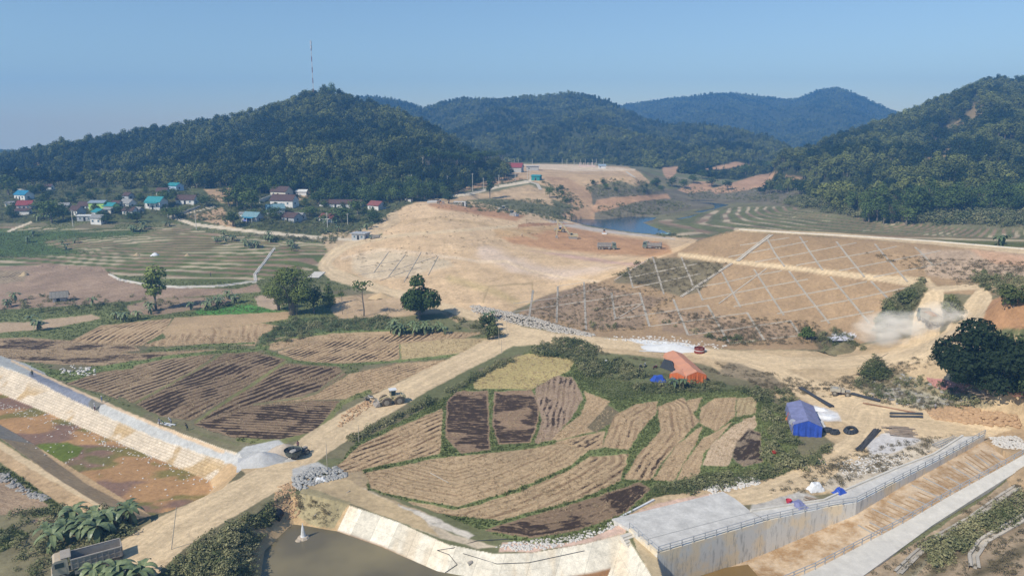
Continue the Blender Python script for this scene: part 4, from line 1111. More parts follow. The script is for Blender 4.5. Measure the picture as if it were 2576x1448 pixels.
# ------------------------------------------------------------------ ground cover as masses
def in_area(poly, n, pad=0.0, cls=None):
    """n points spread evenly over the ground inside an outline"""
    a = np.array(poly, float)
    m = (PX > a[:, 0].min()) & (PX < a[:, 0].max()) & (PY > a[:, 1].min()) & (PY < a[:, 1].max()) & (GY < 1100) & (PY <= ENV + .01)
    if cls is not None: m &= (CLS == cls)
    i = np.where(m); ins = inpoly(PX[i], PY[i], poly); i = (i[0][ins], i[1][ins])
    if len(i[0]) == 0: return np.zeros((0, 3))
    dy = np.gradient(YS)[i[0]]; w = dy * YS[i[0]]; w = w / w.sum()
    k = rng.choice(len(w), size=n, p=w)
    r, c = i[0][k], i[1][k]
    Y = GY[r, c] + rng.uniform(-.5, .5, n) * dy[k]; X = GX[r, c] + rng.uniform(-.5, .5, n) * GY[r, c] * 2.5 / FPX
    z, _, _ = grid_h(X, Y)
    return np.stack([X, Y, z], 1)
BUSHC = proto_coll("scrub_clumps", ['bush'], 150, M_SHRUB, detail=1.25, seeds=4, trunk=False)
DRYC = proto_coll("dry_clumps", ['bush'], 60, M_DRYB, detail=1.1, seeds=3, trunk=False)
def tuft_coll(name, mt, blades, lean, hgt, wid):
    c = bpy.data.collections.new(name)
    for s in range(4):
        r_ = random.Random(s + 50); V = []; F = []
        for b in range(blades):
            t = r_.random() * 6.28; o = r_.random() * .35; l = lean * (.3 + r_.random()); h = hgt * (.6 + .6 * r_.random()); w = wid * (.7 + .6 * r_.random())
            x, y = o * math.cos(t * 1.7), o * math.sin(t * 1.7); dx, dy = math.cos(t), math.sin(t)
            n = len(V)
            V += [(x - dy * w, y + dx * w, -.05), (x + dy * w, y - dx * w, -.05), (x + dx * l + dy * w * .4, y + dy * l - dx * w * .4, h), (x + dx * l - dy * w * .4, y + dy * l + dx * w * .4, h)]
            F.append((n, n + 1, n + 2, n + 3))
        c.objects.link(bpy.data.objects.new("tuft_blades", mk_mesh("tuft_blades", [(V, F, mt)])))
    return c
M_GRASS = leaf_mat("grass_green", (.09, .115, .035), (.26, .28, .11), scale=2)
M_STUB = leaf_mat("straw_stubble", (.28, .20, .12), (.55, .43, .27), scale=2)
GRASSC = tuft_coll("grass_tufts", M_GRASS, 16, .22, .5, .06)
STUBC = tuft_coll("stubble_tufts", M_STUB, 12, .14, .26, .035)
def cover(name, coll, areas, hlo, hhi, props, wide=1.0, tb=0.5, sink=.05, cls=None, keep=None):
    P_ = [in_area(q, n, cls=cls) for q, n in areas]
    P_ = np.concatenate(P_)
    _, gi_, gj_ = grid_h(P_[:, 0], P_[:, 1]); cc_ = COLR[gi_, gj_]
    if keep == 'green': P_ = P_[(cc_[:, 1] > cc_[:, 0] * .97)]
    elif keep == 'dry': P_ = P_[(BURN[gi_, gj_] < .25 + .5 * rng.random(len(P_))) & (cc_[:, 1] < cc_[:, 0])]
    n = len(P_)
    if n == 0: return
    H = rng.uniform(hlo, hhi, n) * (0.7 + .6 * fbm(P_[:, 0] / 8, P_[:, 1] / 8, 401, 2))
    t = np.clip(fbm(P_[:, 0] / 6, P_[:, 1] / 6, 400, 3) + rng.uniform(-.3, .3, n) + tb - .5, 0, 1)
    P_[:, 2] -= sink
    w = H * wide * rng.uniform(.8, 1.25, n)
    scatter(name, coll, P_, rng.uniform(0, 6.28, n), np.stack([w, w, H], 1), t, props)
RV = [(840,1180),(900,1105),(1000,1060),(1100,1010),(1200,955),(1280,905),(1340,880),(1460,895),(1560,960),(1900,985),(2020,1050),(2000,1180),(1900,1215),(1700,1235),(1620,1260),(1560,1320),(1400,1370),(1300,1365),(1180,1320),(1020,1260),(900,1225),(860,1205)]
cover("grass", GRASSC, [(RV, 12000), ([(-100,560),(1000,560),(1000,800),(1260,850),(960,990),(620,1120),(-100,880)], 24000), ([(0,1150),(340,1330),(200,1448),(0,1448)], 3500), ([(420,1448),(560,1345),(690,1270),(700,1330),(640,1448)], 1500)], .3, .75, dict(kind='stuff', label='tufts of green and drying grass on the verges and bunds'), 1.1, .5, cls=0, keep='green')
cover("stubble", STUBC, [(RV, 7000), ([(-50,850),(1270,835),(1262,870),(900,1020),(620,1115),(300,1000),(-50,900)], 9000)], .5, 1.0, dict(kind='stuff', label='pale straw stubble left in the harvested paddies'), 1.2, .55, cls=2, keep='dry')
SH = [([(1345,872),(1400,850),(1480,862),(1520,890),(1440,905),(1330,888)], 260), ([(1440,905),(1560,905),(1640,950),(1560,960),(1470,945)], 300), ([(1580,975),(1700,960),(1830,965),(1800,985),(1640,990)], 160), ([(1830,970),(1990,985),(2010,1060),(2000,1180),(1925,1190),(1915,1085),(1900,1000)], 210),
      ([(1630,1235),(1780,1198),(1960,1185),(2090,1120),(2060,1165),(1900,1212),(1700,1240)], 200), ([(880,1105),(1100,1000),(1270,905),(1290,908),(1180,962),(1085,1012),(950,1078),(890,1110)], 150),
      ([(420,1448),(500,1370),(580,1330),(680,1270),(692,1300),(640,1380),(630,1448)], 300), ([(0,1290),(130,1280),(330,1290),(340,1330),(240,1400),(150,1448),(0,1448)], 130),
      ([(1140,440),(1330,452),(1250,470),(1080,500),(1010,470)], 300), ([(1130,510),(1330,500),(1480,525),(1380,548),(1200,530)], 650), ([(1360,455),(1420,470),(1480,520),(1430,530),(1390,490)], 260), ([(1480,460),(1520,448),(1650,455),(1670,480),(1600,495),(1500,495),(1470,480)], 520), ([(1500,520),(1700,500),(1740,520),(1650,540),(1500,545)], 420),
      ([(1350,535),(1440,535),(1450,552),(1400,560),(1360,548)], 130),
      ([(-50,470),(200,480),(440,480),(600,500),(760,480),(1000,460),(1050,495),(960,560),(860,600),(620,575),(430,545),(200,560),(-50,560)], 4600), ([(560,590),(850,600),(840,612),(700,604)], 160),
      ([(1700,470),(2100,480),(2300,540),(2100,530),(1900,505),(1740,500)], 900), ([(1640,575),(1700,590),(1760,600),(1660,596)], 60), ([(2000,520),(2576,545),(2576,575),(2200,545)], 700),
      ([(700,812),(760,800),(980,800),(990,828),(840,832),(700,868),(650,870)], 260), ([(0,745),(640,745),(660,775),(300,790),(0,795)], 150), ([(1170,815),(1240,800),(1262,850),(1200,838)], 90), ([(1120,790),(1180,808),(1150,830)], 20),
      ([(2195,830),(2230,765),(2320,705),(2330,730),(2280,800),(2230,850)], 300), ([(2372,760),(2400,740),(2425,790),(2410,815),(2385,800)], 110), ([(2130,960),(2260,930),(2450,990),(2520,1010),(2400,1035),(2200,1010)], 90),
      ([(2420,690),(2576,700),(2576,760),(2500,740)], 120), ([(2330,1380),(2576,1240),(2576,1300),(2400,1400),(2340,1440)], 160), ([(1540,690),(1600,660),(1640,655),(1600,690),(1560,700)], 22), ([(1500,770),(1560,830),(1480,830)], 12), ([(1640,800),(1800,850),(2000,850),(1830,868)], 30), ([(2060,820),(2160,850),(2180,880),(2060,890)], 70)]
cover("undergrowth", BUSHC, [(q, int(n * .8)) for q, n in SH], .8, 2.1, dict(kind='stuff', label='low green and grey brown scrub on banks and slopes'), 1.25, .42, .25)
cover("dead_scrub", DRYC, [([(1500,510),(1740,505),(1700,545),(1500,548)], 260), ([(1830,470),(2200,500),(2300,550),(2100,528),(1900,508)], 420), ([(2130,960),(2450,960),(2520,1020),(2330,1035),(2200,1010)], 260), ([(1780,905),(2050,960),(2000,1000),(1880,960)], 120), ([(1300,800),(1480,705),(1700,745),(1620,830),(1480,835)], 900), ([(1640,780),(2060,810),(2060,865),(1830,870)], 700), ([(1540,690),(1640,648),(1830,662),(1760,735),(1650,735)], 500), ([(2150,1440),(2576,1200),(2576,1448)], 220), ([(740,1230),(860,1270),(830,1325),(760,1310)], 60), ([(2440,650),(2576,660),(2576,720),(2400,720)], 90), ([(1340,870),(1500,885),(1900,960),(2050,970),(2300,900),(2450,900),(2300,930),(2100,1000),(1980,990),(1760,920)], 500), ([(1920,1240),(2150,1130),(2400,1090),(2300,1160),(2060,1240)], 260), ([(860,640),(1000,530),(1060,505),(1300,545),(1500,580),(1300,600),(1000,720)], 260), ([(2180,640),(2576,660),(2576,700),(2380,705)], 300)], .3, .95, dict(kind='stuff', label='dry brown brushwood and withered weeds'), 1.6, .5, .1)
cover("forest_edge", BUSHC, [([(-60,440),(600,432),(1060,425),(1200,412),(1190,430),(1060,452),(900,462),(600,474),(300,476),(-60,480)], 1300), ([(1980,500),(2100,505),(2600,535),(2600,570),(2300,562),(2100,540),(1980,515)], 700)], 2.5, 6.0, dict(kind='stuff', label='dense bushy growth along the foot of the woods'), 1.3, .3, .4)
def village_tree(poly, n, lo, hi, where='in the left half of the village'):
    for p in in_area(poly, n):
        h = R.uniform(lo, hi); tree((p[0], p[1], p[2] - h * .22), h, h * 1.15, 'round', R.randrange(3), 'village_tree', 'leafy tree ' + where, 'trees ' + where, nl=700)
village_tree([(-20,480),(200,485),(440,480),(480,520),(300,560),(0,555)], 52, 4.5, 8)
village_tree([(560,490),(760,500),(960,490),(980,530),(900,575),(620,570)], 46, 4.5, 7.5, 'among the houses nearer the mound')
village_tree([(1340,452),(1420,470),(1480,522),(1440,528),(1390,490)], 7, 3.5, 5.5, 'on the bank below the teal shed')
village_tree([(1480,460),(1520,450),(1650,456),(1665,478),(1590,494),(1480,478)], 12, 4.0, 6.0, 'on the green slope under the plateau')
# ------------------------------------------------------------------ banana plants
M_BAN = NT("banana_leaf"); _a = M_BAN.n("ObjectInfo").outputs["Random"]; _p = M_BAN.obj(); _nz = M_BAN.noise(_p, .9, 3, .6)
_f = M_BAN.math('ADD', M_BAN.math('MULTIPLY', _a, .6), M_BAN.math('MULTIPLY', M_BAN.math('SUBTRACT', _nz, .3), .8), clamp=True)
_rp = M_BAN.n("ValToRGB"); _rp.color_ramp.elements[0].color = (.07, .105, .045, 1); _rp.color_ramp.elements[1].color = (.23, .27, .12, 1); M_BAN.put(_rp.inputs[0], _f)
M_BAN.put(M_BAN.b.inputs["Base Color"], _rp.outputs[0]); M_BAN.b.inputs["Roughness"].default_value = .42; M_BAN.b.inputs["Specular IOR Level"].default_value = .4
M_BAN = M_BAN.m
M_BANS = mat("banana_stem", (.20, .17, .09), .8, .3)
def banana_meshes(seed, h=3.6):
    r_ = random.Random(seed); V = []; F = []
    for i in range(10):
        a = i * 2.4 + r_.random() * .6; dead = i >= 8
        up = (.2 + .75 * r_.random()) if not dead else -.6
        L = 2.0 + .7 * r_.random(); wd = .30 + .08 * r_.random()
        p = Vector((0, 0, h * .55)); d = Vector((math.cos(a), math.sin(a), up * 1.9)).normalized(); side = Vector((-math.sin(a), math.cos(a), 0))
        rows = []
        for k in range(7):
            t = k / 6; w = wd * math.sin(math.pi * min(max(t * .92 + .06, 0), 1)) ** .6 if k < 6 else .02
            if k == 0: w = .05
            fold = Vector((0, 0, w * .35))
            rows.append((p - side * w + fold * .5, p.copy(), p + side * w + fold * .5))
            p = p + d * (L / 6)
            d = (d + Vector((math.cos(a) * .05, math.sin(a) * .05, -.36 - .1 * r_.random()))).normalized()
        for k in range(6):
            n = len(V); V += [*rows[k], *rows[k + 1]]; F += [(n, n + 1, n + 4, n + 3), (n + 1, n + 2, n + 5, n + 4)]
    st = MB(); st.path([(0, 0, -.3), (.03, 0, h * .3), (0, .04, h * .6)], .16, 7, .09)
    return mk_mesh("leaves", [(V, F, M_BAN)]), mk_mesh("stem", [(st.v, st.f, M_BANS)])
BANM = [banana_meshes(s) for s in range(5)]
def banana(loc, s, label, group):
    r = empty("banana_plant", loc, R.random() * 6.28, s); lm, sm_ = R.choice(BANM)
    for nm, me in (("leaves", lm), ("stem", sm_)):
        o = bpy.data.objects.new(nm, me); COL.objects.link(o); o.parent = r
    return tag(r, label, "banana plant", group)
BAN = [([(545,590),(590,600),(575,635),(530,625)], 7, 'broad leaved banana plant in the clump beside the lane between the terraces', 'bananas beside the terrace lane'),
 ([(600,618),(690,590),(700,610),(620,635)], 10, 'banana plant in the long clump leading up to the village lane', 'bananas below the village lane'),
 ([(690,612),(740,612),(740,632),(700,632)], 5, 'banana plant by the white field path below the village', 'bananas by the white path'),
 ([(325,575),(425,565),(430,582),(330,585)], 10, 'banana plant in the row under the pale track at the village edge', 'bananas under the village track'),
 ([(450,775),(480,762),(600,745),(620,760),(500,785)], 9, 'banana plant in the row above the bright green vegetable plot', 'bananas above the green plot'),
 ([(255,800),(300,790),(410,780),(415,795),(300,812)], 8, 'banana plant in the low row at the top of the straw field', 'bananas at the head of the straw field'),
 ([(60,820),(110,812),(110,830),(65,835)], 3, 'banana plant in the small clump at the left end of the paddies', 'bananas at the end of the paddies'),
 ([(0,770),(40,755),(45,772),(0,780)], 3, 'banana plant at the far left margin of the middle fields', 'bananas at the field margin'),
 ([(205,765),(235,758),(235,775),(210,778)], 1, 'single light green banana plant in the grass strip below the brown field', None),
 ([(130,620),(190,590),(190,625),(140,640)], 3, 'banana plant standing in the dark green patch of the upper terraces', 'bananas in the upper terraces'),
 ([(50,600),(95,580),(90,612),(60,615)], 2, 'large banana plant left of the terraced fields', 'bananas left of the terraces'),
 ([(968,832),(1140,815),(1150,840),(1110,842),(980,846)], 15, 'tall banana plant in the thick grove under the rounded tree by the haul road', 'bananas in the grove by the haul road'),
 ([(1205,805),(1240,795),(1245,820),(1215,825)], 3, 'banana plant in the clump where the two haul roads meet', 'bananas at the road fork'),
 ([(150,1330),(250,1310),(330,1300),(345,1330),(280,1362),(180,1380)], 18, 'dusty banana plant in the grove along the haul road behind the parked tipper', 'bananas behind the tipper'),
 ([(235,1462),(290,1458),(380,1455),(400,1480),(300,1500),(230,1490)], 9, 'dark leaved banana plant in front of the tipper truck at the picture edge', 'bananas in front of the tipper'),
 ([(100,1360),(160,1345),(180,1372),(120,1385)], 3, 'banana plant with torn grey leaves left of the tipper truck', 'bananas left of the tipper'),
 ([(690,530),(760,535),(900,575),(960,570),(880,598),(700,585),(640,575)], 12, 'banana plant among the village gardens above the lane', 'bananas in the village gardens'),
 ([(80,545),(140,545),(120,560),(70,560)], 4, 'banana plant by the houses at the left end of the village', 'bananas at the left end of the village'),
 ([(2420,600),(2550,615),(2560,625),(2450,615)], 3, 'banana plant on the terraces just beyond the dam crest road', 'bananas beyond the dam crest'),
 ([(2470,530),(2560,520),(2560,535),(2480,540)], 3, 'banana plant at the edge of the wood above the far terraces', 'bananas at the wood edge'),
 ([(1640,950),(1700,965),(1830,975),(1700,985)], 2, 'young banana plant in the weeds below the orange tent', 'bananas below the orange tent'),
 ([(390,480),(430,468),(470,470),(430,490)], 6, 'banana plant on the slope among the upper village houses', 'bananas on the village slope')]
for poly, n, lb, gp in BAN:
    for p in in_area(poly, n):
        banana((p[0], p[1], p[2] - .1), R.uniform(.85, 1.3), lb, gp if n > 1 else None)
# ------------------------------------------------------------------ single trees
def tall_at(x, yb, yt): 
    p = at(x, yb); t = p.y * CP - (p.z - CAMH) * SP
    return p, abs(yb - yt) / FPX * t * 1.06
def tree_px(x, yb, yt, wpx, kind, seed, name, label, nl=1400, leafm=None, barkm=None, group=None, cat='tree', detail=1.35):
    p, h = tall_at(x, yb, yt); t = p.y * CP - (p.z - CAMH) * SP
    w = wpx / FPX * t / {'round': .62, 'tall': .42, 'cone': .46, 'pine': .48, 'bamboo': .64, 'bush': 1.1}[kind]
    return tree((p.x, p.y, p.z - .1), h, w, kind, seed, name, label, group, cat, nl, leafm, barkm, None, detail)
tree_px(738, 792, 668, 116, 'bamboo', 1, 'bamboo_clump', 'huge spreading bamboo clump in the middle of the green strip', 9000, M_BAMB, detail=2.6)
tree_px(700, 780, 722, 60, 'bamboo', 2, 'bamboo_clump', 'lower yellowish bamboo clump leaning out from the left of the huge one', 3000, M_BAMB, detail=2.2)
tree_px(790, 788, 715, 50, 'round', 1, 'tree', 'dark broad tree tucked against the right of the huge bamboo', 1200)
tree_px(828, 770, 700, 36, 'cone', 1, 'conifer', 'narrow dark conical tree right of the bamboo clump', 1200)
tree_px(1056, 802, 684, 116, 'bush', 2, 'tree', 'large rounded leafy tree above the banana grove by the haul road', 8000, detail=2.7)
tree_px(393, 778, 676, 62, 'tall', 2, 'tree', 'slender light green tree standing alone in the left fields', 1200, M_BAMB)
tree_px(1225, 835, 780, 40, 'bush', 1, 'bush', 'blue green bushy shrub at the junction of the haul roads', 900, M_BUSH, cat='bush')
tree_px(1240, 850, 800, 44, 'bush', 2, 'bush', 'olive shrub hanging over the end of the straw field at the road fork', 900, M_BUSH, cat='bush')
tree_px(915, 795, 705, 60, 'pine', 1, 'tree', 'thin flat topped tree with bare branches on the earth bank', 160, detail=1.6)
tree_px(862, 790, 728, 26, 'pine', 2, 'tree', 'short thin tree with sparse leaves left of the flat topped one', 90)
tree_px(2475, 990, 792, 210, 'bush', 0, 'tree', 'massive dark green tree beside the red cutting at the right', 12000, M_LEAFD, detail=3.2)
tree_px(2575, 995, 808, 180, 'bush', 1, 'tree', 'dark tree merging with the massive one at the right margin', 8000, M_LEAFD, detail=3.0)
tree_px(2410, 960, 880, 100, 'bush', 1, 'bush', 'dark spreading undergrowth tree at the foot of the massive tree', 5000, M_LEAFO, cat='bush', detail=2.6)
tree_px(2202, 945, 888, 84, 'cone', 2, 'bush', 'olive conical bush beside the lower haul road', 4500, M_BUSH, cat='bush', detail=2.4)
tree_px(2028, 852, 815, 44, 'bush', 0, 'bush', 'round dark green bush at the lower corner of the concrete grid', 900, M_LEAFO, cat='bush')
tree_px(2235, 800, 752, 50, 'bush', 2, 'bush', 'grey green bush in the dust beside the curving haul road', 900, M_BUSH, cat='bush')
tree_px(2212, 835, 785, 44, 'bush', 1, 'bush', 'dusty shrub at the foot of the dam beside the dust cloud', 900, M_BUSH, cat='bush')
tree_px(2285, 760, 722, 60, 'bush', 0, 'bush', 'scrubby bush on the inner bend of the climbing haul road', 900, M_BUSH, cat='bush')
tree_px(2390, 800, 735, 46, 'bush', 2, 'bush', 'tall weedy bush between the two climbing roads', 1000, M_BUSH, cat='bush')
tree_px(2550, 770, 700, 70, 'bush', 1, 'bush', 'red tinged bush on top of the red cutting', 1100, M_BUSH, cat='bush')
tree_px(2476, 690, 675, 22, 'bush', 0, 'bush', 'small dark bush on the pale slope near the dam road', 300, M_BUSH, cat='bush')
tree_px(2505, 703, 688, 26, 'bush', 2, 'bush', 'small bush lower down on the pale slope near the dam road', 300, M_BUSH, cat='bush')
tree_px(1130, 512, 482, 34, 'round', 2, 'tree', 'round green tree on the roadside bank above the mound', 700)
tree_px(1232, 500, 445, 26, 'tall', 1, 'tree', 'tree with a pale forked trunk beside the road to the plateau', 500, None, M_BARKP)
tree_px(1383, 498, 468, 20, 'round', 1, 'tree', 'young tree on the bank below the teal shed', 350)
for k, (x, yb, yt, w) in enumerate([(598,528,462,52),(635,540,470,60),(575,520,478,40)]):
    tree_px(x, yb, yt, w, 'round', k, 'tree', ['tall dark tree between the two halves of the village, left one', 'tall dark tree at the lane end between the two halves of the village', 'smaller dark tree at the left of the pair between the village halves'][k], 1100)
VT = [(110,545,505,60,'dark mango tree in front of the red roofed house'),(130,560,500,55,'broad dark tree in the middle of the left village'),(160,555,520,40,'tree just left of the first maroon roof'),(22,490,440,55,'dark tree left of the long grey roofed shed'),(102,480,462,26,'dark round tree in front of the white retaining wall'),(268,563,538,36,'green shrub tree right of the grey roofed house'),(300,536,518,30,'round dark tree between village roofs'),(345,560,530,40,'tree below the maroon roofs of the left village'),(420,515,480,50,'leafy tree beside the maroon and teal roofed pair'),(435,550,520,60,'leafy tree below the white house by the lane'),(520,520,490,40,'dark tree right of the white house by the lane'),(588,570,528,46,'dark bush like tree beside the grey and teal house'),(690,550,520,50,'round dark tree in front of the teal roofed gable house'),(830,505,480,60,'spreading tree above the long maroon roof'),(800,515,480,50,'spreading tree left of the long maroon roof'),(860,560,520,60,'garden tree below the long maroon roof'),(900,540,500,50,'tree between the long roof and the red roofed house'),(780,545,515,50,'tree in the middle of the right village'),(940,560,535,50,'scrubby tree below the red roofed house'),(770,480,450,40,'tree beside the earth scar'),(560,490,470,30,'tree above the earth scar by the lane')]
for k, (x, yb, yt, w, lb) in enumerate(VT): tree_px(x, yb, yt, w, 'round', k % 3, 'village_tree', lb, 700)
# bare trunked pines along the foot of the hill
for k in range(26):
    x = 1065 + k * 5.2 + R.uniform(-2, 2); yb = 436 + R.uniform(-3, 3) + (k / 26) * 4
    tree_px(x, yb, yb - 62 + (k / 26) * 16, 24, 'pine', k % 3, 'pine_tree', 'tall pine with a bare pale trunk at the foot of the hill', 260, None, M_BARKP, 'pines at the foot of the hill')
for k in range(20):
    x = 1195 + k * 3.8; yb = 428 - k * .5 + R.uniform(-2, 2)
    tree_px(x, yb, yb - 44 + k * .3, 20, 'pine', k % 3, 'pine_tree', 'slim pine in the thin belt at the end of the hill by the plateau', 220, None, M_BARK, 'pines by the plateau')
for k in range(12):
    x = [1690,1720,1745,1790,1830,1960,1985,2010,1765,1875,1935,1650][k]; yb = [470,475,462,470,478,488,480,490,450,440,430,470][k]
    tree_px(x, yb, yb - 26, 26, 'round', k % 3, 'valley_tree', 'small dark tree among the red earth cuts beyond the reservoir', 400, None, None, 'trees among the red cuts')
p = at(864, 243); 
for k, (x, yc) in enumerate([(866,214),(2160+0,0)][:1]):
    tree((HX := (x - 1288) / FPX * 775, 745, gz(HX, 745) - 1), 19, 17, 'round', 2, 'tree', 'big lone tree breaking the skyline right of the mast', None, 'tree', 900)
for k, (x, Yd, h_, w_) in enumerate([(2359,872,15,15),(2372,880,12,12),(2345,855,9,9),(2413,888,13,13),(2512,905,14,12),(2447,898,11,5)]):
    X_ = (x - 1288) / FPX * Yd * 1.01
    tree((X_, Yd, gz(X_, Yd) - 1), h_, w_, 'round', k % 3, 'ridge_tree', ['broad tree standing on the right ridge, larger of the twin crowns', 'second tree of the twin crowns on the right ridge', 'low tree at the start of the right ridge', 'compact dark tree higher up the right ridge', 'wispy lone tree on the top of the right hill', 'thin upright tree just below the top of the right hill'][k], 'trees on the right ridge', 'tree', 600)
# ------------------------------------------------------------------ buildings
def dist_at(p): return p.y * CP - (p.z - CAMH) * SP
def W_(c, nm): return mat("wall_" + nm, c, .85, .10, 1.0, bump=.02)
WALLS = dict(white=W_((.72,.70,.66), "white"), grey=W_((.40,.41,.42), "grey"), block=W_((.44,.43,.41), "block"), cream=W_((.66,.60,.50), "cream"), lime=W_((.48,.72,.20), "lime"), pink=W_((.62,.48,.42), "pink"), wood=W_((.20,.14,.10), "wood"), teal=W_((.03,.24,.24), "teal"), blue=W_((.45,.58,.74), "blue"))
ROOFS = dict(maroon=mat("roof_maroon", (.105,.066,.060), .85, .25, 3), teal=mat("roof_teal", (.045,.27,.29), .5, .12, 1), blue=mat("roof_blue", (.035,.22,.36), .5, .12, 1), red=mat("roof_red", (.27,.06,.06), .6, .12, 1), grey=mat("roof_grey", (.28,.28,.27), .8, .18, 2), steel=mat("roof_steel", (.18,.30,.33), .55, .12, 1), orange=mat("roof_orange", (.55,.16,.05), .7, .12, 1), slate=mat("roof_slate", (.27,.33,.38), .6, .12, 1), white=mat("roof_white", (.66,.65,.61), .7, .1, 1), thatch=mat("roof_thatch", (.25,.23,.20), .95, .3, 4), mred=mat("roof_mred", (.24,.085,.075), .8, .2, 2))
M_DARK = mat("opening_dark", (.018, .018, .02), .5, .2)
M_SHUT = mat("shutter", (.10, .16, .20), .6, .2)
M_DOORW = mat("door_wood", (.22, .11, .05), .7, .2)
def gable_roof(w, d, h, rise, over, th=.12):
    mb = MB(); x = w / 2 + over; y = d / 2 + over; z0 = h - over * rise / (d / 2)
    for s in (-1, 1):
        a = Vector((-x, s * y, z0)); b = Vector((x, s * y, z0)); c = Vector((x, 0, h + rise)); e = Vector((-x, 0, h + rise)); u = Vector((0, 0, th))
        mb.add([a, b, c, e, a + u, b + u, c + u, e + u], [(0, 1, 2, 3), (4, 5, 6, 7), (0, 1, 5, 4), (1, 2, 6, 5), (2, 3, 7, 6), (3, 0, 4, 7)])
    mb.box((0, 0, h + rise + th), (2 * x, .25, .1))
    n = int(w / .9)                                                  # standing ribs
    for i in range(n):
        xx = -x + (i + .5) * 2 * x / n
        for s in (-1, 1):
            mb.add([(xx - .05, s * y, z0 + th), (xx + .05, s * y, z0 + th), (xx + .05, 0, h + rise + th), (xx - .05, 0, h + rise + th), (xx - .05, s * y, z0 + th + .07), (xx + .05, s * y, z0 + th + .07), (xx + .05, 0, h + rise + th + .07), (xx - .05, 0, h + rise + th + .07)], [(0, 1, 2, 3), (4, 5, 6, 7), (0, 1, 5, 4), (1, 2, 6, 5), (2, 3, 7, 6), (3, 0, 4, 7)])
    return mb
def opening(parent, name, x, z, w, h, d, side, mt):
    """a framed opening set in a wall: side 'f' front (-y), 'r' right (+x)"""
    fr = MB(); pn = MB(); t = .08
    def q(mb, cx, cz, ww, hh, out, th):
        if side == 'f': mb.box((cx, -d / 2 - out, cz), (ww, th, hh))
        else: mb.box((d / 2 + out, cx, cz), (th, ww, hh))
    for s in (-1, 1): q(fr, x + s * (w / 2 + t / 2), z, t, h + 2 * t, .03, .12)
    q(fr, x, z + h / 2 + t / 2, w, t, .03, .12); q(fr, x, z - h / 2 - t / 2, w, t, .03, .12)
    q(pn, x, z, w, h, .0, .06)
    o = pn.build(name, mt, parent); fr.build("frame", WALLS['white'] if mt is not M_DARK else WALLS['grey'], o)
def house(x, y, wpx, label, wall='white', roof='maroon', rot=-18, ratio=.62, hw=.30, rise=.24, door=True, win=2, name='house', porch=None, group=None, side=None, legs=False, cat='house'):
    p = at(x, y); t = dist_at(p); wm = wpx * 1.12 / FPX * t
    r_ = math.radians(rot); w = wm / (abs(math.cos(r_)) + ratio * abs(math.sin(r_))); d = w * ratio; h = max(2.6, w * hw); rs = w * rise
    root = empty(name, (p.x, p.y + d / 2, p.z), r_)
    tag(root, label, cat, group)
    gable = 0 if roof == 'flat' else rs
    mb = MB()
    base = -2.0
    mb.add([(-w/2,-d/2,base),(w/2,-d/2,base),(w/2,d/2,base),(-w/2,d/2,base),(-w/2,-d/2,h),(w/2,-d/2,h),(w/2,d/2,h),(-w/2,d/2,h)] + ([(-w/2,0,h+gable),(w/2,0,h+gable)] if gable else []),
           [(0,1,5,4),(2,3,7,6)] + ([(1,2,6,9,5),(3,0,4,8,7)] if gable else [(1,2,6,5),(3,0,4,7),(4,5,6,7)]))
    mb.build("wall", WALLS[wall], root)
    if side:
        sb = MB(); sb.add([(w/2+.04,-d/2,base),(w/2+.04,d/2,base),(w/2+.04,d/2,h),(w/2+.04,0,h+gable-.05),(w/2+.04,-d/2,h)], [(0,1,2,3,4)]); sb.build("gable_shade", WALLS[side], root)  # grey sheet over the right gable: shade painted into the colour
    if roof != 'flat': gable_roof(w, d, h, rs, .45).build("roof", ROOFS[roof], root)
    else:
        rb = MB(); rb.box((0, 0, h + .16), (w + 1.3, d + 1.3, .28)); rb.box((w * .1, 0, h + .45), (.5, .5, .4)); rb.build("roof", WALLS['grey'], root)
    if door: opening(root, "door", 0, 1.05, 1.1, 2.1, d, 'f', M_DOORW if wall == 'lime' else M_DARK)
    for i in range(win):
        xx = (-1 if i % 2 == 0 else 1) * w * (.28 + .0 * i)
        if i < 2: opening(root, "window", xx, h * .52, 1.1, 1.1, d, 'f', M_SHUT if wall != 'block' else M_DARK)
    if wall != 'lime' or side: opening(root, "window", -d * .1, h * .5, 1.0, 1.0, w, 'r', M_DARK)
    if porch:
        pb = MB(); pb.box((0, -d / 2 - 1.1, h * .86), (w * .8, 2.3, .12), M=Matrix.Rotation(.16, 3, 'X')); pb.build("porch_roof", ROOFS[porch], root)
        for s in (-1, 0, 1):
            q = MB(); q.tube((s * w * .36, -d / 2 - 2.0, base), (s * w * .36, -d / 2 - 2.0, h * .8), .09); q.build("post", WALLS['white'], root)
    return root
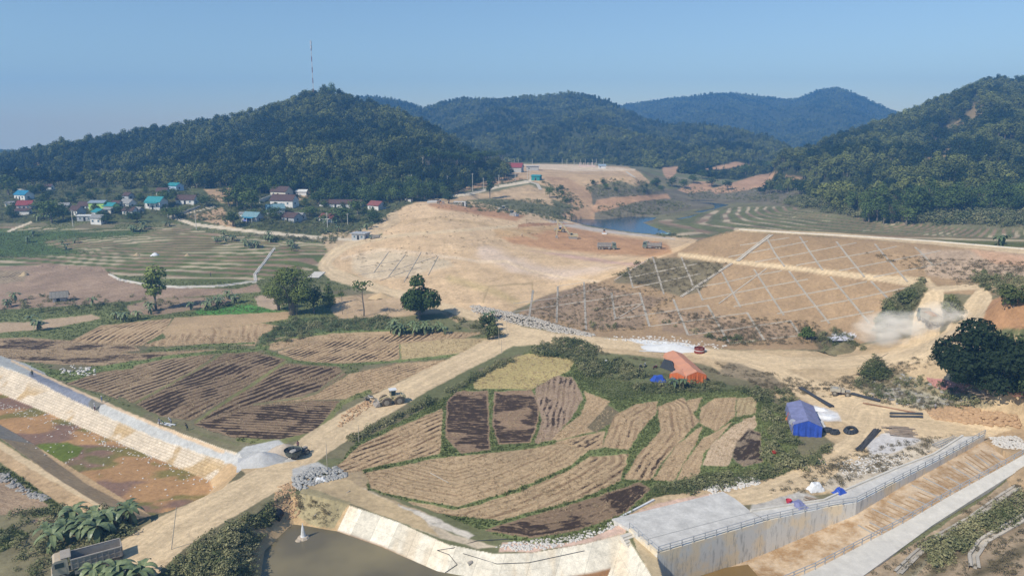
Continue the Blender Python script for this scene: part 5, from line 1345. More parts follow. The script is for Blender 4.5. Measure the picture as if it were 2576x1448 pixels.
for a in [
 (62,463,42,'long low grey roofed shed on posts behind pale retaining terraces','cream','grey',6,.4,.20,.12,False,2),
 (104,453,36,'dark maroon roofed house behind the long grey shed','wood','maroon',8,.5,.22,.2,True,1),
 (54,503,42,'white house with a bright blue roof at the left edge','white','blue',-24,.6,.34,.22,True,2),
 (58,529,34,'pale house with a crimson roof below the blue roofed one','pink','red',12,.8,.42,.28,True,2),
 (23,521,18,'small tan flat topped hut at the far left','cream','grey',0,.8,.5,.12,False,1),
 (56,541,30,'low open shed below the crimson roofed house','white','maroon',4,.5,.3,.14,False,1),
 (189,541,38,'white house with maroon roof and shade-tinted gable, leftmost of the village row','white','maroon',-30,.62,.36,.24,True,2),
 (212,528,30,'maroon roofed house with a pillared porch just left of the lime green one','white','maroon',-6,.6,.32,.26,True,2),
 (243,529,34,'lime green house with a grey roof in the middle of the left village','lime','slate',0,.7,.50,.12,True,1),
 (274,529,32,'teal roofed building joined to the lime green house','lime','teal',-16,.8,.36,.22,True,0),
 (213,556,34,'grey concrete house on open pillars below the maroon roofs','grey','white',0,.6,.34,.05,True,2),
 (245,545,36,'small teal roofed house with a wide pale gable','white','teal',-38,.8,.34,.22,False,1),
 (243,565,28,'white two level house with a plain grey roof at the front of the village','white','grey',-8,.8,.62,.22,False,2),
 (318,522,38,'grey and maroon roofed house right of the teal roofed one','white','grey',-28,.6,.28,.24,True,1),
 (320,502,26,'dark roofed house half hidden up the slope in the left village','grey','maroon',-30,.7,.3,.26,False,1),
 (324,541,34,'low maroon roofed house behind the round dark tree','white','maroon',-20,.6,.28,.24,True,1),
 (388,527,44,'white house with a big teal roof and a balcony front','white','teal',-14,.7,.46,.26,True,2),
 (407,492,26,'maroon roofed house half behind the upper teal one','white','maroon',-8,.6,.42,.28,True,0),
 (437,479,38,'pale blue white house with a teal roof highest on the slope','blue','teal',-30,.6,.34,.16,False,1),
 (467,514,46,'long white house with a maroon roof beside the lane bend','white','maroon',-8,.5,.26,.2,True,2),
 (254,453,20,'tiny white walled house alone in the forest edge','white','maroon',0,.6,.4,.2,False,0),
 (705,495,50,'maroon roofed farmhouse with washing hung at its front','cream','maroon',-24,.6,.28,.24,True,1),
 (712,520,62,'long pair of maroon roofs behind the white wall','white','maroon',-16,.45,.26,.2,True,2),
 (688,538,46,'house with a faded teal roof and pale gable facing left','white','steel',24,.7,.32,.22,False,1),
 (632,557,46,'grey house with a teal roof and a blue awning','grey','steel',-22,.6,.28,.22,True,1),
 (731,558,48,'maroon roofed house with a grey side wing above the lane','grey','maroon',-30,.7,.26,.22,True,1),
 (825,560,44,'red roofed house with a white awning beside the lane pole','white','mred',-26,.7,.3,.22,True,1),
 (845,523,76,'very long low maroon roof stretching behind the garden trees','white','maroon',-6,.26,.14,.10,True,2),
 (946,529,42,'white house with a red roof and blank shade-tinted gable at the foot of the mound','white','mred',-36,.72,.34,.24,True,1),
 (812,473,42,'red roofed house with a teal skirt roof under the forest edge','grey','red',-4,.5,.28,.2,True,1),
 (851,470,24,'low pale canopy beside the red and teal house','wood','grey',-6,.6,.3,.2,False,0),
 (921,480,38,'blue green roofed stilt house in the trees','wood','steel',-8,.6,.30,.28,True,2),
 (991,481,36,'white house with a brown roof and white pillars','white','maroon',-10,.55,.36,.3,True,2),
 (1028,481,28,'white house with a small orange roof next to the brown roofed one','white','orange',-16,.7,.42,.2,True,1),
 (1293,434,44,'unfinished grey block house with a red gabled back on the plateau road','block','red',-14,.6,.30,.22,True,1),
 (1340,429,28,'roofless grey block building on the plateau','block','flat',-4,.6,.34,0,False,1),
 (1266,432,14,'small pale blue cabin beside the unfinished block house','blue','slate',0,.7,.5,.1,False,0),
 (1350,454,24,'dark teal metal shed at the bend of the plateau road','teal','teal',-18,.9,.5,.12,True,0),
 (1233,416,16,'red roofed building glimpsed behind the slim pines','white','red',0,.6,.4,.3,False,0),
 (1515,424,16,'blue and white stall at the far end of the plateau','white','slate',0,.5,.3,.2,False,1),
 (2158,527,32,'weathered maroon roofed farmhouse at the edge of the far wood','wood','maroon',-10,.6,.26,.28,True,1),
 (2181,528,18,'grey roofed porch house joined to the weathered farmhouse','cream','grey',0,.7,.40,.24,True,0),

 (271,538,22,'tiny grey roofed shed right of the small teal gable','cream','grey',-12,.7,.34,.2,True,0),
 (345,538,22,'small dark roofed hut between the maroon roof and the teal house','grey','grey',-20,.7,.34,.24,True,0),
 (118,479,20,'half hidden white walled house right of the dark maroon roof','white','maroon',0,.6,.4,.22,False,1),
 (752,553,28,'grey tiled lean to house at the end of the grey side wing','cream','grey',-26,.7,.26,.2,False,1),
 (611,549,18,'pale little outbuilding left of the grey and teal house','white','grey',-10,.8,.4,.15,False,0),
 (758,492,26,'low whitish shed roof beside the white stepped tomb','white','white',-6,.5,.2,.15,False,0),
 (292,522,24,'narrow maroon roofed house behind the teal roofed annexe','cream','maroon',-20,.6,.34,.24,True,0),
 (160,527,22,'faded grey roofed house in the trees left of the leftmost maroon roof','cream','grey',10,.6,.34,.22,True,1),
 (900,520,24,'dull brown roofed house in the garden trees left of the red roofed one','cream','maroon',-16,.6,.3,.24,True,1),
]:
    x, y, w, lb, wl, rf, rt, ra, hw, ri, dr, wi = a
    house(x, y, w, lb, wl, rf, rt, ra, hw, ri, dr, wi, porch={'white house with a brown roof and white pillars': 'maroon', 'grey house with a teal roof and a blue awning': 'blue', 'red roofed house with a white awning beside the lane pole': 'white', 'red roofed house with a teal skirt roof under the forest edge': 'teal', 'white house with a big teal roof and a balcony front': 'teal'}.get(lb), side={'white house with maroon roof and shade-tinted gable, leftmost of the village row': 'grey', 'white house with a red roof and blank shade-tinted gable at the foot of the mound': 'grey'}.get(lb))
g = house(905, 603, 38, 'flat roofed grey concrete guard house at the edge of the big mound', 'grey', 'flat', -16, .85, .42, 0, True, 2, name='guard_house', cat='guard house')
# thatched field hut
p = at(143, 760); hut = empty('field_hut', (p.x, p.y + 2, p.z), math.radians(25)); tag(hut, 'grey thatched hut standing alone in the brown paddies', 'hut')
mb = MB(); mb.box((0, 0, .6), (4.2, 3, 2.6)); mb.build("wall", WALLS['block'], hut)
gable_roof(4.8, 3.6, 1.9, 1.5, .5).build("roof", ROOFS['thatch'], hut)
mb = MB(); mb.box((-.4, -1.52, .8), (1, .08, 1.7)); mb.build("door", M_DARK, hut)
# white retaining walls and yards
def slab_px(name, pts, z, th, mt, label, cat, rel=True):
    """a flat slab over ground, outline given by lines of sight"""
    q = [at(x, y) for x, y in pts]; zt = (sum(v.z for v in q) / len(q) + z) if rel else z
    mb = MB(); n = len(q)
    mb.add([(v.x, v.y, zt) for v in q] + [(v.x, v.y, zt - th) for v in q], [tuple(range(n)), tuple(range(n, 2 * n))[::-1]] + [(i, (i + 1) % n, n + (i + 1) % n, n + i) for i in range(n)])
    o = mb.build(name, mt); tag(o, label, cat); return o
M_CONC = mat("concrete", (.56, .555, .53), .85, .14, .35, bump=.03)
M_CONC2 = mat("concrete_pale", (.60, .56, .49), .85, .12, .8, bump=.02)
M_CONCD = mat("concrete_dark", (.34, .33, .31), .9, .2, 1.0, bump=.02)
def wall_px(name, a, b, h, mt, label, cat, th=.35):
    A = at(*a); B = at(*b); mb = MB(); d = (B - A); d.z = 0; n = Vector((-d.y, d.x, 0)).normalized() * th
    mb.add([A - Vector((0,0,2)), B - Vector((0,0,2)), B - Vector((0,0,2)) + n, A - Vector((0,0,2)) + n, A + Vector((0,0,h)), B + Vector((0,0,h)), B + Vector((0,0,h)) + n, A + Vector((0,0,h)) + n], [(0,1,5,4),(1,2,6,5),(2,3,7,6),(3,0,4,7),(4,5,6,7)])
    tag(mb.build(name, mt), label, cat)
wall_px('retaining_wall', (40,466), (92,468), 1.2, M_CONC2, 'upper pale retaining wall under the long grey shed', 'retaining wall')
wall_px('retaining_wall', (44,480), (92,484), 1.4, M_CONC2, 'lower pale retaining wall below the long grey shed', 'retaining wall')
wall_px('retaining_wall', (654,512), (684,500), 2.4, M_CONC2, 'bright white wall left of the long maroon roofs', 'retaining wall')
wall_px('retaining_wall', (846,506), (892,508), 4.0, M_CONC2, 'broad white retaining wall above the long maroon roof', 'retaining wall')
wall_px('block_wall', (442,545), (505,522), 1.3, WALLS['block'], 'grey block wall running along the upper lane', 'wall')
# white graves / tomb beside the farmhouse
p = at(727, 492); tb = empty('tomb', p); tag(tb, 'white stepped tomb with a pointed finial behind the maroon farmhouse', 'tomb')
mb = MB(); mb.box((0, 0, .7), (3.2, 2.6, 1.9)); mb.box((0, 0, 2.1), (2.2, 1.8, .9)); mb.build("base", WALLS['white'], tb)
mb = MB(); mb.tube((0, 0, 2.5), (0, 0, 4.0), .35, .25, 8); mb.tube((0, 0, 4.0), (0, 0, 4.9), .3, .03, 8); mb.build("finial", WALLS['white'], tb)
# concrete culvert box at the top of the mound
p = at(1157, 518); cb = empty('concrete_culvert', p, math.radians(-6)); tag(cb, 'open sided concrete box frame at the top of the mound under the scrub', 'culvert')
mb = MB(); mb.box((0, .0, 2.5), (7.2, 2.6, .35)); mb.box((3.2, 0, 1.1), (.8, 2.6, 2.6)); mb.box((2.2, 1.2, 1.1), (1.6, .3, 2.6)); mb.build("deck", M_CONC, cb)
for k in range(6):
    mb = MB(); mb.box((-3.3 + k * .95, -1.1, 1.1), (.16, .16, 2.5)); mb.build("post", M_CONCD, cb)
slab_px('concrete_slab', [(1074,511),(1076,505),(1098,505),(1102,511)], .5, 1.5, M_CONC2, 'small pale concrete slab left of the orange roller', 'slab')
slab_px('concrete_slab', [(1018,503),(1022,498),(1036,500),(1034,508)], .4, 1.5, M_CONC2, 'broken concrete slab by the white houses', 'slab')
# skeleton of columns on the plateau
p = at(1477, 419); fr = empty('building_frame', p); tag(fr, 'pinkish skeleton of brick columns rising at the far side of the plateau', 'building frame')
mb = MB(); mb.box((0, 0, .5), (15.5, 5, 1.6)); mb.build("plinth", WALLS['pink'], fr)
for k in range(9):
    mb = MB(); mb.box((-7.4 + k * 1.85, -2 + (k % 2) * 4, 2.4), (.4, .4, 3.0)); mb.build("column", WALLS['pink'], fr)
# blue awnings and tanks
def tarp(name, x, y, w, d, h, mt, label, cat, rz=0.0, seed=0, sag=.35):
    p = at(x, y); mb = MB(); n = 8; V = []
    for j in range(n + 1):
        for i in range(n + 1):
            u, v = i / n - .5, j / n - .5
            e = max(abs(u), abs(v)) * 2
            z = h * (1 - sst(.45, 1.0, e)) + float(fbm(np.array([u * 5 + seed]), np.array([v * 5]), 7, 2)[0] - .5) * sag * (1 - .6 * e)
            V.append((u * w * (1 + .06 * math.sin(seed + j)), v * d * (1 + .05 * math.cos(seed * 2 + i)), max(z, .02)))
    mb.add(V, [(j * (n + 1) + i, j * (n + 1) + i + 1, (j + 1) * (n + 1) + i + 1, (j + 1) * (n + 1) + i) for j in range(n) for i in range(n)])
    o = mb.build(name, mt, None, p, rz); return tag(o, label, cat)
M_BLUE = mat("tarp_blue", (.035, .085, .42), .4, .25, .8, .45)
M_BLUEG = mat("tarp_faded", (.20, .21, .36), .5, .2, .8, .4)
M_ORANGE = mat("tarp_orange", (.62, .155, .045), .5, .18, .8, .4)
M_SALMON = mat("tarp_salmon", (.58, .27, .16), .55, .08, .5, .35)
M_WHITE = mat("white_sheet", (.70, .70, .70), .6, .15, 1.2)
M_GREYT = mat("black_mesh", (.05, .055, .065), .7, .25, 2)
tarp('tarpaulin', 626, 556, 6, 4, 2.0, M_BLUE, 'blue tarpaulin awning in front of the grey and teal house', 'tarpaulin', .1, 1)
tarp('tarpaulin', 1001, 497, 2.6, 2.2, 2.2, M_BLUE, 'small bright blue cover beside the road below the white houses', 'tarpaulin', 0, 2)
tarp('tarpaulin', 1656, 957, 3.6, 2.6, 1.3, M_BLUE, 'blue tarpaulin heap between the leafy crops and the orange tent', 'tarpaulin', .2, 3)
tarp('tarpaulin', 1692, 963, 2.0, 1.8, 1.2, M_BLUE, 'small blue covered stack by the left foot of the orange tent', 'tarpaulin', 0, 4)
tarp('tarpaulin', 2010, 1275, 2.2, 3.2, .8, M_BLUEG, 'crumpled purple blue tarpaulin on the spillway walk', 'tarpaulin', .3, 5, .8)
tarp('tarpaulin', 2027, 1283, 1.8, 1.2, .4, M_BLUEG, 'trailing end of faded blue tarpaulin beside the crumpled one', 'tarpaulin', .9, 8, .5)
tarp('tarpaulin', 2112, 1240, 1.9, 1.7, .8, M_BLUE, 'small blue tarpaulin draped over the edge of the spillway kerb', 'tarpaulin', .5, 6, .7)
tarp('plastic_sheet', 2052, 1232, 2.6, 1.7, 1.2, M_WHITE, 'peaked white sheet in the dug pit beside the spillway', 'sheet', .2, 7, .8)
tarp('plastic_sheet', 2070, 1048, 6.5, 3.0, .5, M_WHITE, 'rumpled white plastic sheeting next to the blue tent', 'sheet', -.3, 9, .8)
tarp('plastic_sheet', 2055, 1030, 5.5, 2.2, .4, M_WHITE, 'flat white sheeting beside the long black roll', 'sheet', -.3, 11, .6)
tarp('plastic_sheet', 805, 1208, 2.0, 1.0, .5, M_WHITE, 'pale sacking lying right of the grey sack heap', 'sheet', .2, 12, .5)
tarp('plastic_sheet', 1524, 915, 1.6, 1.2, 1.0, M_WHITE, 'white covered bundle at the corner of the yellow rice field', 'sheet', .2, 13, .5)
tarp('plastic_sheet', 2063, 1073, 2.0, 1.4, 1.1, M_WHITE, 'grey white covered heap behind the black mesh rolls', 'sheet', .2, 14, .5)
# orange tent: long ridge running back, salmon top and orange skirts
def tent(name, A, B, w, h, ridge, mtop, mside, label, cat, flap=.55):
    a = at(*A); b = at(*B); d = b - a; L = Vector((d.x, d.y, 0)).length; rz = math.atan2(d.y, d.x)
    root = empty(name, a, rz); tag(root, label, cat)
    mb = MB(); n = 14; V = []
    for i in range(n + 1):
        x = L * i / n; s = .16 * math.sin(i * 1.7) + .10 * math.sin(i * 3.1)
        V += [(x, -w / 2 - .25, h * flap + .1 * s), (x, -w / 2, h * .86 + s * .3), (x, 0, ridge + s * .5), (x, w / 2, h * .86 - s * .3), (x, w / 2 + .25, h * flap + .1 * s)]
    mb.add(V, [(5 * i + k, 5 * i + k + 1, 5 * (i + 1) + k + 1, 5 * (i + 1) + k) for i in range(n) for k in range(4)])
    mb.build("canopy", mtop, root)
    sk = MB()
    for (x0, y0, x1, y1) in ((0, -w / 2, L * .55, -w / 2 - .05), (0, -w / 2, 0, w / 2)):
        m_ = 12; vs = []
        for i in range(m_ + 1):
            f = i / m_; x = x0 + (x1 - x0) * f; y = y0 + (y1 - y0) * f; wv = .14 * math.sin(i * 2.3)
            top = h * .86 + (ridge - h * .86) * (1 - abs(2 * f - 1)) * (1 if x0 == x1 else 0)
            vs += [(x + (wv if x0 == x1 else 0) - .03, y + (wv if x0 != x1 else 0), 0), (x - .03, y, top - .02)]
        sk.add(vs, [(2 * i, 2 * i + 1, 2 * i + 3, 2 * i + 2) for i in range(m_)])
    sk.build("side_sheet", mside, root)
    for x in (0.2, L * .5, L - .2):
        for s in (-1, 1):
            q = MB(); q.tube((x, s * w / 2, -.3), (x, s * w / 2, h * .86), .06, .06, 5); q.build("pole", M_BARKP, root)
    return root
tent('orange_tent', (1752, 966), (1692, 902), 4.6, 2.6, 3.1, M_SALMON, M_ORANGE, 'long salmon topped tent with orange skirts in the scrub below the haul road', 'tent', .5)
tent('tent_annex', (1702, 962), (1722, 945), 3.6, 2.2, 2.5, M_SALMON, M_ORANGE, 'small orange lean to tent joined to the left side of the long one', 'tent', .3)
tarp('tarpaulin', 1681, 929, 5.0, 1.0, 2.4, M_GREYT, 'dark grey side sheet leaning on the back left of the orange tent', 'tarpaulin', 2.2, 15)
tent('blue_tent', (2030, 1098), (2010, 1042), 5.2, 2.6, 3.3, M_BLUEG, M_BLUE, 'blue tarpaulin tent beside the leafy gully and the white sheeting', 'tent', .2)
tarp('tarpaulin', 1990, 1062, 1.8, 2.4, 2.0, M_ORANGE, 'orange tarpaulin patch at the left side of the blue tent', 'tarpaulin', .3, 17)
# ------------------------------------------------------------------ poles, mast
def pole(x, yb, yt, label, group=None, arm=True, r=.14, mt=None, name='utility_pole'):
    p = at(x, yb); h = abs(yb - yt) / FPX * dist_at(p) * 1.05
    root = empty(name, p, R.uniform(-.3, .3)); tag(root, label, 'pole', group)
    mb = MB(); mb.tube((0, 0, -.5), (0, 0, h), r, r * .62, 8); mb.build("shaft", mt or M_CONC2, root)
    if arm:
        mb = MB(); mb.box((0, 0, h - .5), (1.8, .12, .12)); mb.box((0, 0, h - 1.0), (1.2, .1, .1)); mb.build("crossarm", M_CONCD, root)
    return root
for x, yb, yt, lb in [(184,570,529,'concrete pole in front of the grey roofed house at the village edge'),(422,546,522,'concrete pole where the upper lane leaves the village'),(494,577,538,'pole on the earth bank below the lane bend'),(824,572,536,'pole in front of the red roofed house by the lane'),(875,566,537,'pole right of the red roofed house with the awning'),(759,553,536,'thin pole beside the grey side wing house'),(1011,465,442,'pole behind the white pillared house'),(1030,471,441,'left pole of the pair behind the orange roof'),(1036,471,440,'right pole of the pair behind the orange roof'),(1072,494,466,'pole where the plateau road starts to climb'),(1126,481,444,'pole in front of the lower red earth cut'),(1189,482,438,'tallest pole in front of the big red earth cut'),(1216,475,449,'short pole at the right end of the red earth cut'),(1233,452,428,'pole above the pale forked tree'),(1255,464,441,'pole halfway up the plateau road'),(1296,455,437,'pole below the unfinished block house'),(1327,451,428,'left pole of the pair at the teal shed'),(1333,451,423,'right pole of the pair at the teal shed')]:
    pole(x, yb, yt, lb)
for x in (1268,1280,1286,1294,1304,1339,1414,1426,1444,1460,1472,1490,1500,1518):
    pole(x, 418, 401, 'pale street pole standing in the line along the back of the plateau', 'poles along the plateau', False, .13)
for x, yb, yt, lb in [(1262,889,854,'thin bamboo pole at the tip of the straw field'),(1255,866,824,'thin pole beside the shrubs at the road fork'),(1275,836,807,'thin pole below the riprap at the road fork'),(903,1112,1068,'thin pole on the grassy verge beside the haul road'),(824,1186,1112,'tall thin bamboo pole beside the grey sack heap')]:
    pole(x, yb, yt, lb, None, False, .05, M_BARKP, 'thin_pole')
a = at(430, 1381); b = Vector((a.x + 1.1, a.y + .6, a.z + 6.2)); mb = MB(); mb.tube((0, 0, -.3), b - a, .05, .035, 6); tag(mb.build('leaning_pole', M_BARKP, None, a), 'thin pale pole leaning over the haul road', 'pole')
X_ = (816 - 1288) / FPX * 770; Y_ = 752; z0 = gz(X_, Y_); zt = CAMH + float(slope_of(101)) * Y_
ms = empty('radio_mast', (X_, Y_, z0)); tag(ms, 'tall red and white banded radio mast on top of the wooded hill', 'radio mast')
H_ = zt - z0; M_RED = mat("mast_red", (.28, .06, .06), .6, .1); nb = 11
for k in range(nb):
    mb = MB(); za, zb = H_ * k / nb, H_ * (k + 1) / nb; q = .34
    for i in range(3):
        t0 = i * 2.094; t1 = t0 + 2.094
        mb.tube((q * math.cos(t0), q * math.sin(t0), za), (q * math.cos(t0), q * math.sin(t0), zb), .09, .09, 5)
        for j in range(4):
            u0 = za + (zb - za) * j / 4; u1 = za + (zb - za) * (j + 1) / 4
            mb.tube((q * math.cos(t0), q * math.sin(t0), u0), (q * math.cos(t1), q * math.sin(t1), u1), .05, .05, 4)
    mb.build("mast_section", M_RED if k % 2 else M_WHITE, ms)
for k in range(3):
    for zz in (H_ - 2.5, H_ - 6.5):
        mb = MB(); t0 = k * 2.094 + .5; mb.box((.75 * math.cos(t0), .75 * math.sin(t0), zz), (.4, .3, 2.8), t0); mb.tube((0, 0, zz), (.75 * math.cos(t0), .75 * math.sin(t0), zz), .05, .05, 4); mb.build("antenna", M_WHITE, ms)
# ------------------------------------------------------------------ vehicles (front towards +x)
M_TYRE = mat("tyre", (.035, .033, .03), .9, .25, 3, dust=.6)
M_RIM = mat("rim", (.30, .27, .22), .6, .2)
M_GLASS = NT("glass_dark"); M_GLASS.b.inputs["Base Color"].default_value = (.03, .05, .06, 1); M_GLASS.b.inputs["Roughness"].default_value = .12; M_GLASS.b.inputs["Specular IOR Level"].default_value = .6; M_GLASS = M_GLASS.m
M_STEEL = mat("steel_grey", (.30, .29, .275), .6, .2, 1.5, .4, dust=.35)
M_TCAB = mat("truck_cab", (.40, .38, .32), .55, .15, 1.5, .35, dust=.75)
M_GREEN = mat("truck_green", (.10, .16, .13), .5, .15, 1.5, .4, dust=.4)
M_YEL = mat("machine_yellow", (.60, .42, .10), .5, .12, 1.5, .4, dust=.45)
M_CREAM = mat("machine_cream", (.55, .47, .28), .5, .12, 1.5, .4, dust=.4)
M_ORNG = mat("machine_orange", (.55, .20, .05), .5, .15, 1.5, .4, dust=.4)
M_LAMP = mat("lamp_glass", (.6, .6, .55), .2, .05)
M_SOIL = mat("soil_load", (.40, .21, .10), .95, .25, 1.5, bump=.1)
M_RUST = mat("rust_red", (.22, .045, .03), .6, .2)
def wheel(parent, x, y, r, w, name="wheel"):
    q = MB(); q.tube((x, y - w / 2, r), (x, y + w / 2, r), r, r, 18)
    for s in (-1, 1): q.tube((x, y + s * w * .5, r), (x, y + s * (w * .5 + .03), r), r * .93, r * .80, 18)
    o = q.build(name, M_TYRE, parent)
    for s in (-1, 1):
        m = MB(); m.tube((x, y + s * (w / 2 - .01), r), (x, y + s * (w / 2 + .05), r), r * .56, r * .5, 12); m.tube((x, y + s * w / 2, r), (x, y + s * (w / 2 + .09), r), r * .2, r * .18, 8); m.build("rim", M_RIM, o)
    return o
def dump_truck(loc, rz, label, sc=1.0, cabm=None, bedm=None, load=False, name='dump_truck', axles=3):
    cabm = cabm or M_TCAB; bedm = bedm or M_STEEL
    r = empty(name, loc, rz, sc); tag(r, label, 'dump truck')
    m = MB(); m.box((-.6, 0, .95), (7.6, .9, .3)); m.box((.9, .95, .8), (1.3, .5, .6)); m.box((.9, -.95, .8), (1.0, .5, .6)); m.build("chassis", M_STEEL, r)
    m = MB(); m.prism([(2.15, .85), (3.95, .75), (4.05, 1.5), (3.85, 2.85), (3.6, 3.05), (2.3, 3.08), (2.15, 2.9)], -1.2, 1.2); cab = m.build("cab", cabm, r)
    m = MB(); m.add([(4.005, -1.02, 1.95), (4.005, 1.02, 1.95), (3.90, 1.0, 2.72), (3.90, -1.0, 2.72)], [(0, 1, 2, 3)]); m.add([(v[0] + .03, v[1], v[2]) for v in [(4.005, -1.02, 1.95), (4.005, 1.02, 1.95), (3.90, 1.0, 2.72), (3.90, -1.0, 2.72)]], [(0, 1, 2, 3)]); m.build("windscreen", M_GLASS, cab)
    for s in (-1, 1):
        m = MB(); m.box((3.15, s * 1.21, 2.35), (1.05, .04, .68)); m.build("side_window", M_GLASS, cab)
        m = MB(); m.box((3.06, s * 1.205, 1.45), (1.3, .03, .9)); m.build("door", cabm, cab)
        m = MB(); m.box((4.05, s * .9, 1.1), (.1, .4, .22)); m.build("headlight", M_LAMP, r)
        m = MB(); m.box((3.95, s * 1.42, 2.3), (.08, .22, .5)); m.tube((3.85, s * 1.2, 2.6), (3.95, s * 1.42, 2.5), .025, .025, 4); m.build("mirror", M_STEEL, cab)
    m = MB(); m.box((4.08, 0, .85), (.22, 2.4, .42)); m.box((4.03, 0, 1.45), (.06, 1.6, .3)); m.build("bumper", cabm, r)
    # bed with ribs and cab guard
    m = MB(); zb, zt = 1.35, 2.75
    for s in (-1, 1):
        m.box((-1.15, s * 1.18, (zb + zt) / 2), (6.0, .08, zt - zb)); m.box((-1.15, s * 1.24, zt - .02), (6.05, .2, .14)); m.box((-1.15, s * 1.25, zb + .08), (6.0, .14, .12)); m.box((-1.15, s * 1.25, (zb + zt) / 2), (6.0, .12, .10))
        for k in range(9): m.box((-4.0 + k * .72, s * 1.26, (zb + zt) / 2), (.14, .14, zt - zb - .06))
    m.box((-1.15, 0, zb - .05), (6.0, 2.3, .12)); m.box((1.86, 0, 2.05), (.08, 2.4, 1.5)); m.box((2.35, 0, 3.2), (1.2, 2.35, .07)); m.box((1.9, 0, 3.0), (.10, 2.4, .5)); bed = m.build("dump_bed", bedm, r)
    m = MB(); m.box((-4.18, 0, (zb + zt) / 2), (.08, 2.4, zt - zb)); [m.box((-4.24, -1 + k * .5, (zb + zt) / 2), (.08, .1, zt - zb - .1)) for k in range(5)]; m.build("tailgate", bedm, r)
    if load:
        n = 9; V = []
        for j in range(n):
            for i in range(n):
                u, v = i / (n - 1), j / (n - 1); V.append((-4.0 + 5.7 * u, -1.1 + 2.2 * v, 2.4 + .75 * math.sin(math.pi * u) ** .7 * math.sin(math.pi * v) ** .7 + R.uniform(-.06, .06)))
        m = MB(); m.add(V, [(j * n + i, j * n + i + 1, (j + 1) * n + i + 1, (j + 1) * n + i) for j in range(n - 1) for i in range(n - 1)]); m.build("soil_load", M_SOIL, bed)
    for x in ([2.9, -2.0, -3.3] if axles == 3 else [2.7, -2.6]):
        for s in (-1, 1): wheel(r, x, s * 1.0, .52, .34 if x > 0 else .5)
    return r
def put(x, y, dz=0): 
    p = at(x, y); return (p.x, p.y, p.z + dz)
dump_truck(put(222, 1432), math.radians(213), 'dusty grey tipper truck parked behind banana leaves with its bed empty', 1.0, M_TCAB, M_STEEL)
dump_truck(put(1527, 627), math.radians(-8), 'green grey tipper with its cab to the right on the red fill', 1.0, M_GREEN, M_STEEL)
dump_truck(put(1640, 625), math.radians(166), 'green tipper loaded with red soil turning away on the fill', 1.0, M_GREEN, M_STEEL, True)
dump_truck(put(2334, 812), math.radians(82), 'loaded tipper driving up the curving road inside a cloud of dust', 1.0, M_GREEN, M_TCAB, True)
dump_truck(put(942, 600), math.radians(175), 'small dark truck parked beside the grey guard house', .62, M_GREEN, M_STEEL, False, axles=2)
def track(parent, y, L, r, w):
    m = MB(); pts = []
    for k in range(9): a = math.pi / 2 + math.pi * k / 8; pts.append((-L / 2 + r + r * math.cos(a), r + r * math.sin(a)))
    for k in range(9): a = -math.pi / 2 + math.pi * k / 8; pts.append((L / 2 - r + r * math.cos(a), r + r * math.sin(a)))
    m.prism(pts, y - w / 2, y + w / 2)
    for k in range(int(L / .3)): m.box((-L / 2 + r + k * .3, y, 2 * r + .03), (.18, w + .04, .06))
    return m.build("track", M_STEEL, parent)
def excavator(loc, rz, label, mt):
    r = empty('excavator', loc, rz); tag(r, label, 'excavator')
    for s in (-1, 1): track(r, s * 1.05, 4.2, .42, .55)
    m = MB(); m.box((0, 0, .75), (1.8, 1.5, .5)); m.build("undercarriage", M_STEEL, r)
    m = MB(); m.prism([(-2.4, 1.05), (1.4, 1.05), (1.4, 1.7), (-.3, 1.9), (-.5, 2.3), (-2.2, 2.3), (-2.5, 1.9)], -1.3, 1.3); m.build("body", mt, r)
    m = MB(); m.prism([(.1, 1.7), (1.6, 1.6), (1.75, 2.3), (1.4, 3.05), (.1, 3.05)], .35, 1.3); cab = m.build("cab", mt, r)
    for s, nm in ((.33, "side_window"), (1.32, "side_window")):
        m = MB(); m.box((.85, s, 2.4), (1.15, .04, .9)); m.build(nm, M_GLASS, cab)
    m = MB(); m.add([(1.72, .42, 1.9), (1.72, 1.22, 1.9), (1.78, 1.22, 2.3), (1.78, .42, 2.3), (1.45, 1.22, 2.98), (1.45, .42, 2.98)], [(0, 1, 2, 3), (3, 2, 4, 5)]); m.build("windscreen", M_GLASS, cab)
    b0 = Vector((1.2, -.3, 1.7)); b1 = Vector((4.0, -.3, 5.6)); b2 = Vector((7.6, -.3, 8.6)); st = Vector((7.9, -.3, 1.4))
    m = MB()
    for a, b, w0, w1 in ((b0, b1, .30, .36), (b1, b2, .36, .22)): m.tube(a, b, w0, w1, 4)
    m.build("boom", mt, r)
    m = MB(); m.tube(b2 + Vector((-.3, 0, .5)), st, .26, .17, 4); m.build("stick", mt, r)
    m = MB(); m.tube(b0 + Vector((.6, .3, -.3)), b1 + Vector((.2, .1, -.6)), .08, .06, 6); m.tube(b1 + Vector((.3, 0, .5)), b2 + Vector((-.3, 0, .7)), .08, .06, 6); m.build("hydraulics", M_STEEL, r)
    m = MB(); m.prism([(7.5, 1.6), (8.3, 1.4), (8.5, .6), (7.9, .1), (7.2, .3), (7.3, .9)], -.85, .25); m.build("bucket", M_STEEL, r)
    return r
excavator(put(1441, 600), math.radians(183), 'yellow excavator with its long boom reaching left over the fill', M_CREAM)
